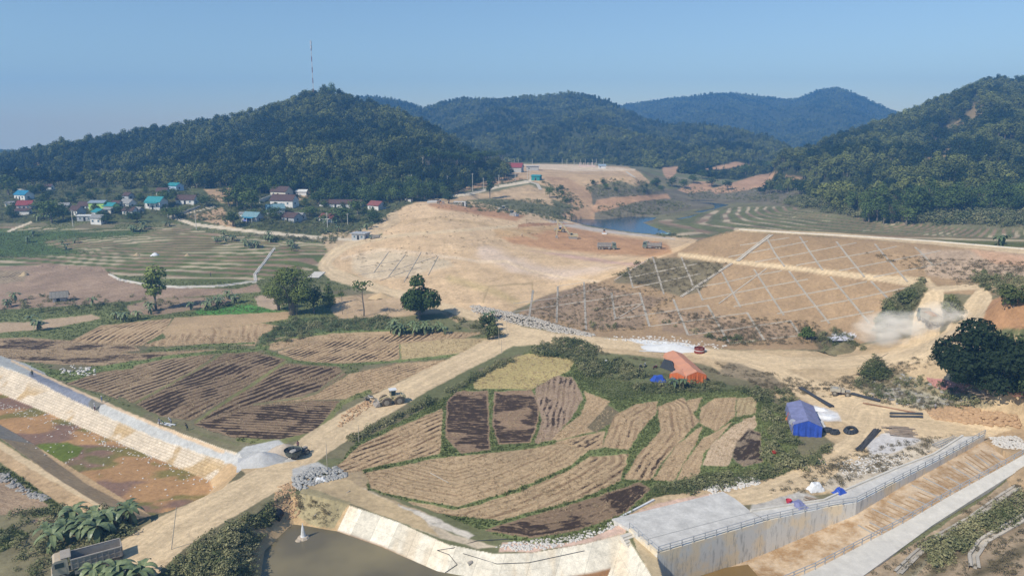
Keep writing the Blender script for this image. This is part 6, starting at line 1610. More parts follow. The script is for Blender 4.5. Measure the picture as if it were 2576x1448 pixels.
def roller(loc, rz, label, mt, sc=1.0):
    r = empty('road_roller', loc, rz, sc); tag(r, label, 'road roller')
    m = MB(); m.tube((1.7, -1.05, .78), (1.7, 1.05, .78), .78, .78, 20); m.build("drum", M_STEEL, r)
    m = MB()
    for s in (-1, 1): m.box((1.6, s * 1.17, .85), (2.1, .14, .3))
    m.box((.45, 0, .95), (.5, 2.3, .5)); m.box((2.65, 0, .85), (.14, 2.4, .3)); m.build("frame", mt, r)
    m = MB(); m.prism([(-3.0, .9), (-1.0, .9), (-1.0, 1.75), (-2.8, 1.6), (-3.0, 1.4)], -.85, .85); m.box((-.4, 0, 1.0), (1.4, 1.6, .5)); m.build("body", mt, r)
    m = MB(); m.box((-.45, 0, 1.95), (1.1, 1.3, 1.3)); cab = m.build("cab", M_GLASS, r)
    m = MB(); m.box((-.45, 0, 2.68), (1.5, 1.6, .14)); m.build("cab_roof", M_WHITE, cab)
    for s in (-1, 1): wheel(r, -1.9, s * .95, .72, .5)
    return r
roller(put(1265, 530), math.radians(205), 'cream yellow roller parked on the mound behind the bulldozer', M_CREAM)
roller(put(1407, 583), math.radians(178), 'yellow roller standing behind the excavator stick', M_YEL)
roller(put(1109, 512), math.radians(5), 'small orange roller at the top of the mound by the scrub', M_ORNG, .8)
def bulldozer(loc, rz, label, mt, sc=1.0):
    r = empty('bulldozer', loc, rz, sc); tag(r, label, 'bulldozer')
    for s in (-1, 1): track(r, s * .95, 3.4, .45, .5)
    m = MB(); m.prism([(-1.5, .8), (1.7, .8), (1.7, 1.65), (.2, 1.8), (-.1, 1.5), (-1.5, 1.5)], -.6, .6); m.build("body", mt, r)
    m = MB(); m.box((-.7, 0, 2.1), (1.2, 1.3, 1.2)); cab = m.build("cab", M_GLASS, r)
    m = MB(); m.box((-.7, 0, 2.78), (1.5, 1.6, .12)); m.build("cab_roof", M_STEEL, cab)
    m = MB(); m.prism([(2.3, .1), (2.5, .1), (2.35, .7), (2.6, 1.35), (2.45, 1.35), (2.15, .7)], -1.65, 1.65); m.build("blade", M_WHITE, r)
    for s in (-1, 1):
        m = MB(); m.tube((.3, s * 1.0, .6), (2.3, s * 1.0, .5), .09, .09, 5); m.build("push_arm", M_STEEL, r)
    return r
bulldozer(put(1291, 543), math.radians(-30), 'grey bulldozer with a pale blade pointing to the lower right on the mound', M_STEEL, 1.1)
bulldozer(put(1520, 588), math.radians(-95), 'small bulldozer with a white canopy at the lake edge of the fill', M_ORNG, .8)
# wheel loader
p = put(985, 1014); wl_ = empty('wheel_loader', p, math.radians(203)); tag(wl_, 'cream yellow wheel loader with its bucket lowered on the haul road', 'wheel loader')
for x in (1.35, -1.5):
    for s in (-1, 1): wheel(wl_, x, s * 1.05, .78, .6)
m = MB(); m.prism([(-3.0, .8), (-.4, .8), (-.4, 1.9), (-1.0, 2.0), (-2.8, 1.95), (-3.1, 1.6)], -.75, .75); m.box((.6, 0, 1.0), (2.2, .9, .6)); m.build("body", M_CREAM, wl_)
m = MB(); m.box((-.75, 0, 1.4), (.5, 2.3, .12)); m.box((-1.5, 0, 1.72), (1.5, 2.6, .12)); m.tube((-2.0, .4, 1.9), (-2.0, .4, 2.7), .07, .07, 6); m.build("fender", M_CREAM, wl_)
m = MB(); m.prism([(-.9, 1.6), (.25, 1.6), (.35, 2.3), (.15, 3.15), (-.9, 3.15)], -.65, .65); cb_ = m.build("cab", M_CREAM, wl_)
m = MB(); m.box((-.35, 0, 3.22), (1.6, 1.6, .14)); m.build("cab_roof", M_WHITE, cb_)
for s in (-1, 1):
    m = MB(); m.box((-.33, s * .66, 2.5), (.95, .04, 1.0)); m.build("side_window", M_GLASS, cb_)
m = MB(); m.box((.31, 0, 2.5), (.04, 1.1, 1.0)); m.build("windscreen", M_GLASS, cb_)
for s in (-1, 1):
    m = MB(); m.tube((.5, s * .5, 1.6), (2.0, s * .55, 1.2), .16, .14, 4); m.tube((2.0, s * .55, 1.2), (2.9, s * .6, .6), .14, .12, 4); m.build("lift_arm", M_CREAM, wl_)
m = MB(); m.prism([(2.9, 1.15), (3.0, 1.1), (2.95, .35), (3.9, .12), (3.9, .04), (2.85, .2), (2.75, .6)], -1.4, 1.4); 
for s in (-1, 1): m.prism([(2.9, 1.15), (2.8, .2), (3.9, .06), (3.5, .7)], s * 1.4 - .03, s * 1.4 + .03)
m.build("bucket", M_STEEL, wl_)
# farm truck on the upper haul road
def farm_truck(loc, rz, label, mt):
    r = empty('farm_truck', loc, rz); tag(r, label, 'farm truck')
    for x, s, q in ((1.45, 1, .42), (1.45, -1, .42), (-1.1, 1, .42), (-1.1, -1, .42)): wheel(r, x, s * .75, q, .26)
    m = MB(); m.box((0, 0, .6), (3.6, .7, .18)); m.build("chassis", M_RUST, r)
    m = MB(); m.box((1.55, 0, .95), (.9, .62, .55)); m.build("engine", M_STEEL, r)
    m = MB(); m.box((.55, 0, 1.0), (.7, 1.1, .7)); m.box((.4, 0, 1.45), (.5, 1.0, .14)); m.tube((1.0, 0, 1.2), (.75, 0, 1.7), .03, .03, 5); m.build("driver_seat", mt, r)
    m = MB()
    for s in (-1, 1): m.box((-1.0, s * .85, 1.15), (2.0, .07, .75))
    for x in (-2.0, 0): m.box((x, 0, 1.15), (.07, 1.7, .75))
    m.box((-1.0, 0, .82), (2.0, 1.7, .08)); m.build("cargo_box", mt, r)
    m = MB(); m.tube((-1.0, 0, 1.1), (-1.0, 0, 1.5), .6, .35, 10); m.build("load", M_CONCD, r)
    return r
farm_truck(put(2113, 992), math.radians(-22), 'grey home built farm truck coming along the upper haul road', M_TCAB)
fm_ = farm_truck(put(750, 1146), math.radians(55), 'dark motor cart with a round mixing tub beside the white gravel heap', M_GREYT)
m = MB(); m.tube((-1.2, -.2, .9), (-1.2, -.2, 1.75), .95, 1.15, 18, False); m.tube((-1.2, -.2, .9), (-1.2, -.2, 1.0), .95, .95, 18); m.build("mixing_tub", mat("tub_grey", (.10, .115, .10), .6, .2), fm_)
def motorbike(loc, rz, label, col):
    r = empty('motorbike', loc, rz); tag(r, label, 'motorbike')
    for x in (.62, -.62):
        q = MB(); n = 14
        for k in range(n):
            a, b = 2 * math.pi * k / n, 2 * math.pi * (k + 1) / n
            q.tube((x + .28 * math.cos(a), 0, .3 + .28 * math.sin(a)), (x + .28 * math.cos(b), 0, .3 + .28 * math.sin(b)), .05, .05, 5, False)
        w = q.build("wheel", M_TYRE, r); q = MB(); q.tube((x, -.05, .3), (x, .05, .3), .09, .09, 8)
        for k in range(5): a = k * 1.257; q.tube((x, 0, .3), (x + .26 * math.cos(a), 0, .3 + .26 * math.sin(a)), .015, .015, 4)
        q.build("hub", M_RIM, w)
    q = MB(); q.prism([(-.7, .55), (-.2, .35), (.3, .38), (.45, .8), (.3, .8), (.15, .55), (-.2, .62), (-.75, .72)], -.11, .11); q.build("body", mat("bike_" + col, dict(black=(.03, .03, .03), white=(.5, .5, .5), red=(.3, .03, .03))[col], .4, .1), r)
    q = MB(); q.box((-.25, 0, .74), (.75, .26, .12)); q.build("seat", M_GREYT, r)
    q = MB(); q.tube((.62, 0, .3), (.42, 0, .95), .04, .035, 6); q.tube((.40, -.33, 1.0), (.40, .33, 1.0), .022, .022, 5); q.build("fork", M_STEEL, r)
    q = MB(); q.tube((.50, 0, .86), (.60, 0, .85), .08, .07, 8); q.build("headlight", M_LAMP, r)
for x, y, rz, lb, cl in [(924,1010,150,'black motorbike nearer the fields of the two parked by the haul road','black'),(932,1003,165,'motorbike just behind the black one beside the haul road','white'),(1611,925,60,'motorbike parked leftmost on the sand by the leafy crops','black'),(1622,922,70,'white motorbike second from the left by the leafy crops','white'),(1648,927,40,'reddish motorbike nearest the orange tent','red')]:
    motorbike(put(x, y), math.radians(rz), lb, cl)
# ------------------------------------------------------------------ people
def person(x, y, rz, label, shirt, trous, pose='stand', hat=None, h=1.62):
    J = {'hip': (0, 0, .86), 'waist': (.01, 0, 1.02), 'chest': (0, 0, 1.28), 'neck': (.01, 0, 1.45), 'head': (.03, 0, 1.60)}
    lean = {'stand': 0, 'bend': .55, 'walk': .06}[pose]
    def ln(v):
        x_, y_, z_ = v; dz = z_ - .86
        return (x_ + dz * math.sin(lean), y_, .86 + dz * math.cos(lean))
    V = []; E = []; Rr = []
    def add(v, r, par=None):
        V.append(v); Rr.append(r)
        if par is not None: E.append((par, len(V) - 1))
        return len(V) - 1
    st = .22 if pose == 'walk' else .05
    hip = add((0, 0, .86), .15); wa = add(ln(J['waist']), .135, hip); ch = add(ln(J['chest']), .165, wa); nk = add(ln(J['neck']), .06, ch); hd = add(ln((.03, 0, 1.56)), .095, nk); add(ln((.04, 0, 1.66)), .085, hd)
    arms = []
    for s in (-1, 1):
        sh = add(ln((0, s * .19, 1.38)), .06, ch); fwd = .10 if pose == 'stand' else .32
        el = add(ln((fwd * .4, s * .26, 1.12)), .045, sh); wr = add(ln((fwd + .06, s * .22, .90)), .032, el); ha = add(ln((fwd + .10, s * .21, .80)), .036, wr)
        for q in range(4): add(ln((fwd + .10 + .015 * q, s * (.19 + .018 * q), .715 - .008 * (q % 2))), .010, ha)
        add(ln((fwd + .15, s * .18, .77)), .012, ha)
        th = add((s * st * .5, s * .10, .72), .095, hip); kn = add((s * st + .03, s * .11, .46), .065, th); an = add((s * st * 1.1 - .02, s * .11, .09), .042, kn); add((s * st * 1.1 + .14, s * .12, .04), .04, an)
    me = bpy.data.meshes.new("person"); me.from_pydata(V, E, []); o = bpy.data.objects.new("person", me); COL.objects.link(o)
    sk = o.modifiers.new("skin", 'SKIN'); sv = me.skin_vertices[0].data
    for i, rr in enumerate(Rr): sv[i].radius = (rr, rr)
    sv[0].use_root = True
    sb = o.modifiers.new("sub", 'SUBSURF'); sb.levels = 1; sb.render_levels = 1
    mm = NT("person_" + label[:12]); z = mm.n("SeparateXYZ"); mm.t.links.new(mm.obj(), z.inputs[0])
    skin = (.34, .20, .13, 1)
    top = mm.math('GREATER_THAN', z.outputs[2], .88 if pose != 'bend' else .90)
    ar = mm.math('GREATER_THAN', mm.math('ABSOLUTE', z.outputs[1]), .215)
    low = mm.math('MULTIPLY', ar, mm.math('LESS_THAN', z.outputs[2], 1.10))
    c = mm.mix(top, c4(trous), c4(shirt)); c = mm.mix(low, c, skin)
    c = mm.mix(mm.math('GREATER_THAN', z.outputs[2], 1.46 if pose != 'bend' else 1.36), c, skin)
    mm.put(mm.b.inputs["Base Color"], c); me.materials.append(mm.m)
    o.location = put(x, y); o.rotation_euler = (0, 0, math.radians(rz)); k = h / 1.7; o.scale = (k, k, k)
    tag(o, label, 'person')
    hx, _, hz_ = ln((.03, 0, 1.66)); q = MB()
    if hat == 'cone': q.tube((hx, 0, hz_ - .02), (hx, 0, hz_ + .16), .24, .01, 14); q.build("conical_hat", M_WHITE, o)
    else:
        q.tube((hx - .01, 0, hz_ - .05), (hx - .015, 0, hz_ + .055), .10, .06, 10); q.build("hair" if hat is None else "cap", M_DARK if hat is None else M_WHITE, o)
    # face: eyes, nose, ears
    hx, _, hz_ = ln((.03, 0, 1.585)); q = MB(); q.tube((hx + .08, 0, hz_), (hx + .115, 0, hz_ - .015), .014, .01, 5)
    for s in (-1, 1): q.box((hx, s * .095, hz_), (.04, .02, .06))
    q.build("nose_and_ears", mat("skin", (.34, .20, .13), .6, .1), o)
    q = MB()
    for s in (-1, 1): q.box((hx + .09, s * .033, hz_ + .02), (.01, .022, .012))
    q.box((hx + .088, 0, hz_ - .05), (.01, .05, .01)); q.build("eyes_and_mouth", M_DARK, o)
PP = [(82,946,-60,'person in dark green clothes standing beside the paved bank walk',(.05,.08,.05),(.04,.05,.04),'stand',None),
 (257,1013,200,'person in a blue shirt and pale trousers at the field edge above the walk',(.15,.19,.42),(.5,.47,.42),'stand','cap'),
 (239,1031,200,'person in a white shirt and dark red shorts levelling fresh concrete',(.65,.65,.70),(.12,.02,.05),'stand','cap'),
 (402,1069,250,'person in grey clothes, left of the group on the bank walk',(.16,.17,.22),(.10,.10,.14),'walk',None),
 (413,1072,230,'person in a green shirt bending over a barrow on the bank walk',(.12,.25,.14),(.22,.20,.14),'bend',None),
 (431,1067,180,'person in a white top crouched at the long plank on the bank walk',(.62,.62,.62),(.2,.2,.22),'bend','cap'),
 (472,1082,160,'person in dark clothes at the edge of the burnt field above the walk',(.05,.06,.05),(.05,.05,.06),'bend',None),
 (750,1128,120,'person driving the dark motor cart with the mixing tub',(.22,.10,.12),(.08,.08,.10),'stand',None),
 (2110,985,-20,'person riding on the grey farm truck',(.14,.15,.16),(.07,.07,.08),'stand',None),
 (1313,596,0,'tiny worker in a white helmet walking across the open fill',(.10,.09,.10),(.06,.05,.05),'walk','cap'),
 (2352,1032,170,'person standing by the end of the black pipe stack',(.30,.30,.32),(.10,.10,.12),'stand',None),
 (2216,661,0,'distant person in pale clothes on the terraces beyond the dam',(.5,.5,.5),(.15,.15,.15),'stand',None),
 (530,695,0,'distant person standing in the small grass plot by the white field path',(.08,.09,.12),(.06,.06,.08),'stand',None)]
for x, y, rz, lb, s_, t_, po, ht in PP[:11] + PP[12:]:
    person(x, y, rz, lb, s_, t_, po, ht)
# ------------------------------------------------------------------ drains on the dam faces
def drape(name, pts, w, h, mt, label, cat, group=None, step=7, double=False):
    q = []
    for i in range(len(pts) - 1):
        (x0, y0), (x1, y1) = pts[i], pts[i + 1]; n = max(1, int(math.hypot(x1 - x0, y1 - y0) / step))
        for k in range(n + (i == len(pts) - 2)): q.append(at(x0 + (x1 - x0) * k / n, y0 + (y1 - y0) * k / n))
    m = MB(); o0 = q[0].copy(); V = []
    for i, p in enumerate(q):
        d = (q[min(i + 1, len(q) - 1)] - q[max(i - 1, 0)]); d.z = 0
        if d.length < 1e-5: d = Vector((1, 0, 0))
        s = Vector((-d.y, d.x, 0)).normalized(); p = p - o0
        prof = [(-w/2, -.25), (-w/2, h), (w/2, h), (w/2, -.25)] if not double else [(-w/2, -.25), (-w/2, h), (-w/2 + w*.30, h), (-w/2 + w*.32, .05), (w/2 - w*.32, .05), (w/2 - w*.30, h), (w/2, h), (w/2, -.25)]
        V.append([p + s * a + Vector((0, 0, b)) for a, b in prof])
    k = len(V[0]); flat = [v for r in V for v in r]
    m.add(flat, [(i * k + j, i * k + j + 1, (i + 1) * k + j + 1, (i + 1) * k + j) for i in range(len(V) - 1) for j in range(k - 1)])
    o = m.build(name, mt, None, o0); return tag(o, label, cat, group)
M_DRAIN = mat("drain_concrete", (.50, .445, .365), .9, .14, .6)
M_DRAIND = mat("drain_weathered", (.42, .375, .31), .9, .2, .6)
UP = [[(1930,601),(1948,635),(1974,671)], [(2012,596),(2038,635),(2070,680)], [(2104,608),(2125,635),(2175,697)], [(2201,614),(2218,635),(2283,709)], [(2302,622),(2316,635),(2346,666)]]
LOWT = [[(1579,672),(1592,723)], [(1642,646),(1670,740)], [(1714,647),(1738,704),(1743,719)], [(1754,725),(1768,756)], [(1816,684),(1863,773)], [(1897,678),(1972,793)], [(1985,682),(2032,745),(2087,814)], [(2089,696),(2188,813)], [(2191,707),(2239,756)]]
BOT = [[(1538,736),(1548,803)], [(1609,736),(1634,822)], [(1694,753),(1731,843)], [(1780,768),(1835,866)], [(1879,786),(1923,856)], [(1987,806),(2013,842)], [(1341,730),(1331,797)], [(1403,720),(1400,812)], [(1469,710),(1474,830)]]
XU = [[(1861,617),(1985,598)], [(1891,635),(2032,607)], [(1833,646),(1891,635)], [(1899,659),(2032,635)], [(2003,667),(2188,635),(2256,620)], [(2032,634),(2154,611)], [(2110,681),(2348,635),(2365,631)], [(2197,697),(2382,660)]]
XL = [[(1544,706),(1642,646)], [(1587,697),(1755,663)], [(1591,724),(1763,688)], [(1754,722),(1816,712),(1903,692),(1966,681)], [(1768,753),(1924,722),(2032,702)], [(1845,771),(2032,738),(2109,724),(2180,708)], [(1954,789),(2032,774),(2133,755),(2213,738),(2283,723)], [(2064,808),(2199,782)], [(1808,764),(1928,676)]]
XB = [[(1524,749),(1611,737)], [(1524,777),(1613,764)], [(1544,805),(1615,765)], [(1556,801),(1629,791),(1782,768)], [(1634,821),(1717,810),(1879,787)], [(1731,843),(1814,832),(1899,820),(1987,807)], [(1836,865),(1923,853),(2005,845)], [(1291,764),(1397,750),(1477,733),(1524,725)], [(1291,785),(1397,769),(1524,751)], [(1404,720),(1469,710)], [(1422,765),(1524,751)]]
ML = [[(977,635),(940,686)], [(1020,640),(977,696)], [(1059,635),(1016,710)], [(1102,645),(1077,692)], [(900,692),(1016,674)], [(956,706),(1016,684),(1060,672)], [(1016,672),(1095,647)], [(905,672),(1010,655)]]
def ins(q, k=1.0): return q
for gl, lb, gp, dbl, mt_, w in [(UP, 'drain channel running down the upper face of the dam', 'drains down the upper dam face', True, M_DRAIND, .52), (LOWT, 'drain channel running down the middle face of the dam', 'drains down the middle dam face', True, M_DRAIND, .52), (BOT, 'drain channel running down the weedy bottom face of the dam', 'drains down the bottom dam face', True, M_DRAIND, .6), (XU, 'pale concrete strip crossing the upper face of the dam', 'cross strips on the upper dam face', False, M_DRAIN, .36), (XL, 'pale concrete strip crossing the middle face of the dam', 'cross strips on the middle dam face', False, M_DRAIN, .32), (XB, 'pale concrete strip crossing the weedy bottom face of the dam', 'cross strips on the bottom dam face', False, M_DRAIN, .32), (ML, 'thin grey drain line on the sandy face of the left mound', 'drain lines on the left mound', False, M_DRAIND, .24)]:
    for q in gl: drape('drain_channel', q, w, .14, mt_, lb, 'drain', gp, double=dbl)
drape('stair_drain', [(1940,591),(1881,635),(1855,657)], 1.4, .22, M_DRAIN, 'wide stepped drain slanting down the upper dam face', 'stair drain', double=True)
drape('stair_drain', [(1840,663),(1713,747)], 1.0, .22, M_DRAIN, 'wide stepped drain slanting down below the dam berm road', 'stair drain', double=True)
drape('stair_drain', [(1320,454),(1352,463),(1360,478)], 2.4, .2, M_DRAIN, 'white stepped drain beside the bend of the plateau road', 'stair drain', step=3)
drape('stair_drain', [(1575,432),(1598,448)], 2.2, .2, M_DRAIN, 'pale stepped drain at the right end of the plateau slope', 'stair drain', step=3)
drape('crest_kerb', [(1848,577),(1990,586),(2200,598),(2350,608),(2576,627),(2760,645)], .5, .35, M_CONC2, 'pale kerb along the crest of the dam', 'kerb', step=12)
drape('water_channel', [(275,690),(300,703),(370,716),(450,722),(550,719),(640,708)], .9, .3, M_CONC2, 'bright concrete irrigation channel curving through the left fields', 'irrigation channel', step=6, double=True)
drape('water_channel', [(690,625),(665,660),(641,690),(643,707)], 1.0, .25, M_CONC2, 'concrete irrigation channel climbing the terraces towards the village', 'irrigation channel', step=5, double=True)
drape('ramp', [(787,700),(805,685)], 4.5, .3, M_CONC2, 'short pale concrete ramp below the bend of the haul road', 'ramp', step=4)
drape('plastic_pipe', [(1560,1302),(1645,1258)], .3, .25, M_WHITE, 'white pipe lying between the black field and the concrete slab', 'pipe')
# ------------------------------------------------------------------ spillway
def up(p, dz): return (p[0], p[1], p[2] + dz)
SLABP = [(1539,1304,.75),(1583,1330,.75)] 
TOPW = [P(*q) for q in WT]
INN = [P(x, y, z) for x, y, z in [(1890,1286,.9),(2075,1259,1.1),(2133,1232,1.3),(2264,1176,2.4),(2351,1143,3.2),(2424,1097,4.2)]]
SL = [P(1539,1304,.8), P(1583,1330,.8)]
FZ = [-5.2, -5.0, -4.5, -2.2, -.7, 1.1, 2.2, 3.2]
sp = empty('spillway', TOPW[0]); tag(sp, 'concrete spillway with a grey deck, stained side wall and ribbed chute', 'spillway')
o0 = Vector(TOPW[0])
def loc(p): return Vector(p) - o0
# deck slab
dk = [P(1539,1304,.8), P(1583,1330,.8)] + TOPW[:3] + [P(1890,1286,.8), P(1849,1253,.8), P(1820,1236,.8)]
m = MB(); n = len(dk)
m.add([loc((x, y, .8)) for x, y, z in dk] + [loc((x, y, .35)) for x, y, z in dk], [tuple(range(n)), tuple(range(n, 2 * n))[::-1]] + [(i, (i + 1) % n, n + (i + 1) % n, n + i) for i in range(n)])
M_DECK = mat("deck_concrete", (.57, .545, .50), .85, .22, .45, bump=.03)
M_WALLC = NT("stained_concrete"); _p = M_WALLC.obj(); _s = M_WALLC.n("Mapping"); _s.inputs["Scale"].default_value = (1.2, 1.2, .22); M_WALLC.t.links.new(_p, _s.inputs["Vector"])
_a = M_WALLC.noise(_s.outputs[0], 1.4, 5, .75); _b = M_WALLC.noise(_p, .25, 3, .6)
_c = M_WALLC.mix(M_WALLC.ramp(_b, .42, .56), (.74, .62, .44, 1), (.64, .62, .57, 1)); _c = M_WALLC.mix(M_WALLC.ramp(_a, .52, .68, 0, .75), _c, (.26, .255, .24, 1)); M_WALLC.put(M_WALLC.b.inputs["Base Color"], _c); M_WALLC.b.inputs["Roughness"].default_value = .9; M_WALLC = M_WALLC.m
m.build("deck", M_DECK, sp)
m = MB()
for a_, b_ in ((P(1621,1357,.8), P(1829,1303,.8)), (P(1829,1303,.8), P(1895,1287,.8))):
    A, B = loc(a_), loc(b_); d = (B - A).normalized(); s = Vector((-d.y, d.x, 0)) * .07; h = Vector((0, 0, .012)); m.add([A - s + h, B - s + h, B + s + h, A + s + h], [(0, 1, 2, 3)])
m.build("joint", M_CONCD, sp)
# walkway behind the wall
m = MB(); a_ = TOPW[2:]; b_ = INN
for i in range(len(a_) - 1):
    m.add([loc(up(a_[i], .0)), loc(up(a_[i + 1], .0)), loc(up(b_[min(i + 1, len(b_) - 1)], .0)), loc(up(b_[i], .0))], [(0, 1, 2, 3)])
m.add([loc(a_[-1]), loc(b_[-1]), loc(b_[-2])], [(0, 1, 2)])
m.build("walkway", M_DECK, sp)
m = MB()
for i in range(len(b_) - 1):
    A, B = loc(b_[i]), loc(b_[i + 1]); d = (B - A).normalized(); nn = Vector((-d.y, d.x, 0)) * .3; h = Vector((0, 0, .25)); l = Vector((0, 0, -.8))
    m.add([A + l, B + l, B + nn + l, A + nn + l, A + h, B + h, B + nn + h, A + nn + h], [(0,1,5,4),(1,2,6,5),(2,3,7,6),(3,0,4,7),(4,5,6,7)])
m.build("kerb", M_CONC2, sp)
# far wall (side of the channel) and front wall
m = MB()
wl = [P(1583,1330,.8), ] + TOPW
wz = [-3.5] + FZ
for i in range(len(wl) - 1):
    A, B = loc(wl[i]), loc(wl[i + 1]); d = (B - A); d.z = 0; d.normalize(); nn = Vector((d.y, -d.x, 0)) * .06
    A2, B2 = Vector((A.x, A.y, wz[i] - 1.0 - o0.z)), Vector((B.x, B.y, wz[i + 1] - 1.0 - o0.z)); t = Vector((0, 0, .12))
    m.add([A + nn + t, B + nn + t, B2 + nn, A2 + nn, A - nn * 6 + t, B - nn * 6 + t, B2 - nn * 6, A2 - nn * 6], [(0, 1, 2, 3), (4, 5, 1, 0), (4, 5, 6, 7)])
m.build("side_wall", M_WALLC, sp)
# chute floor and sills
NW = [P(*q) for q in WN]
M_FLOOR = NT("chute_floor"); _p = M_FLOOR.pos(); _a = M_FLOOR.noise(_p, .35, 5, .7); _b = M_FLOOR.noise(_p, 2.0, 4, .7)
_c = M_FLOOR.mix(M_FLOOR.ramp(_a, .38, .62), (.60, .46, .31, 1), (.34, .21, .10, 1)); _c = M_FLOOR.mix(M_FLOOR.ramp(_b, .5, .7, 0, .4), _c, (.5, .46, .40, 1)); M_FLOOR.put(M_FLOOR.b.inputs["Base Color"], _c); M_FLOOR.bump(_b, .15, .7); M_FLOOR = M_FLOOR.m
m = MB(); rows = []
for i in range(len(TOPW)):
    A = Vector((TOPW[i][0], TOPW[i][1], FZ[i])); B = Vector((NW[i][0], NW[i][1], FZ[i])); rows.append((A, B))
for i in range(len(rows) - 1):
    for k in range(6):
        f, g_ = k / 6, (k + 1) / 6
        m.add([rows[i][0].lerp(rows[i][1], f) - o0, rows[i + 1][0].lerp(rows[i + 1][1], f) - o0, rows[i + 1][0].lerp(rows[i + 1][1], g_) - o0, rows[i][0].lerp(rows[i][1], g_) - o0], [(0, 1, 2, 3)])
m.build("chute_floor", M_FLOOR, sp)
M_WET = mat("wet_earth", (.33, .22, .12), .7, .25, 1)
for k in range(34):
    f = 3.7 + k / 34 * 3.25; i = int(f); g_ = f - i
    A = rows[i][0].lerp(rows[i + 1][0], g_) - o0; B = rows[i][1].lerp(rows[i + 1][1], g_) - o0
    m = MB(); d = (B - A).normalized(); s = Vector((-d.y, d.x, 0)) * .11
    c0, c1 = A.lerp(B, R.uniform(.06, .4)), A.lerp(B, R.uniform(.6, .95)); h = Vector((0, 0, .10))
    m.add([c0 - s, c1 - s, c1 + s, c0 + s, c0 - s * .5 + h, c1 - s * .5 + h, c1 + s * .5 + h, c0 + s * .5 + h], [(0,1,5,4),(1,2,6,5),(2,3,7,6),(3,0,4,7),(4,5,6,7)])
    m.build("sill", M_WET if k % 3 else M_CONCD, sp)
# near walkway with its wall
OW = [P(*q) for q in WO] + [P(2800,1045,9.0)]
NX = NW + [P(2720,1062,8.2)]
m = MB()
for i in range(len(NX) - 1):
    A, B, C_, D_ = [Vector(q) - o0 for q in (NX[i], NX[i + 1], OW[i + 1], OW[i])]; l = Vector((0, 0, -.9)); u = Vector((0, 0, .12)); dp = Vector((0, 0, -7))
    m.add([A + u, B + u, C_ + u, D_ + u, A + dp, B + dp, C_ + l, D_ + l], [(0, 1, 2, 3), (0, 1, 5, 4), (2, 3, 7, 6), (3, 0, 4, 7), (1, 2, 6, 5)])
m.build("near_walkway", M_CONC2, sp)
# stilling pool in the deepest part
pw = water_mat("pool_water", (.22, .14, .05), .15, 1, .01)
o_ = plane_poly("pool_water", [P(1655,1395,.8)[:2], P(1829,1341,.8)[:2], P(1900,1330,.9)[:2], P(1990,1460,.3)[:2], P(1860,1520,.2)[:2]], -4.75, pw, dict(kind='structure', label='shallow muddy pool at the bottom of the spillway'))
# stairs between the pond lining and the wall
sa, sb_ = Vector(P(1578,1346,.35)), Vector(P(1648,1452,-2.9))
st = empty('stone_steps', sa); tag(st, 'rough pale stone steps between the concrete lining and the spillway wall', 'steps')
nst = 15; dd = (sb_ - sa); sd = Vector((dd.y, -dd.x, 0)).normalized() * -1
for k in range(nst + 6):
    c = dd * (k / nst); m = MB(); m.box((c.x, c.y, c.z - .15), (2.3, .66, .7), math.atan2(sd.y, sd.x) + R.uniform(-.04, .04)); m.build("step", M_CONC2, st)
# railings
def railing(pts, label, h=1.0, gap=2.0):
    r = empty('railing', pts[0]); tag(r, label, 'railing'); o = Vector(pts[0]); m = MB()
    for i in range(len(pts) - 1):
        A, B = Vector(pts[i]) - o, Vector(pts[i + 1]) - o
        for z in (h, h * .55): m.tube(A + Vector((0, 0, z)), B + Vector((0, 0, z)), .045, .045, 5)
        n = max(1, int((B - A).length / gap))
        for k in range(n + (i == len(pts) - 2)):
            q = MB(); c = A.lerp(B, k / n); q.tube(c, c + Vector((0, 0, h)), .05, .05, 5); q.build("post", M_RAIL, r)
    m.build("rail", M_RAIL, r)
M_RAIL = mat("railing_steel", (.36, .37, .38), .5, .15, 2, .4)
railing([up(P(1583,1330,.8), .1)] + [up(q, .1) for q in TOPW], 'grey railing along the deck edge and stained wall of the spillway')
railing([up(q, .12) for q in NX], 'grey railing along the nearer walkway of the spillway')
# drains on the cut slope at the lower right
drape('slope_drain', [(2258,1442),(2300,1400),(2351,1357),(2444,1305),(2525,1247),(2560,1225)], 1.1, .25, M_DRAIND, 'grey concrete drain nearest the spillway on the dug slope', 'drain', double=True)
drape('slope_drain', [(2452,1430),(2448,1400),(2473,1363),(2576,1303),(2640,1270)], 1.3, .35, M_DRAIN, 'bent concrete drain higher on the dug slope in the corner', 'drain', double=True)
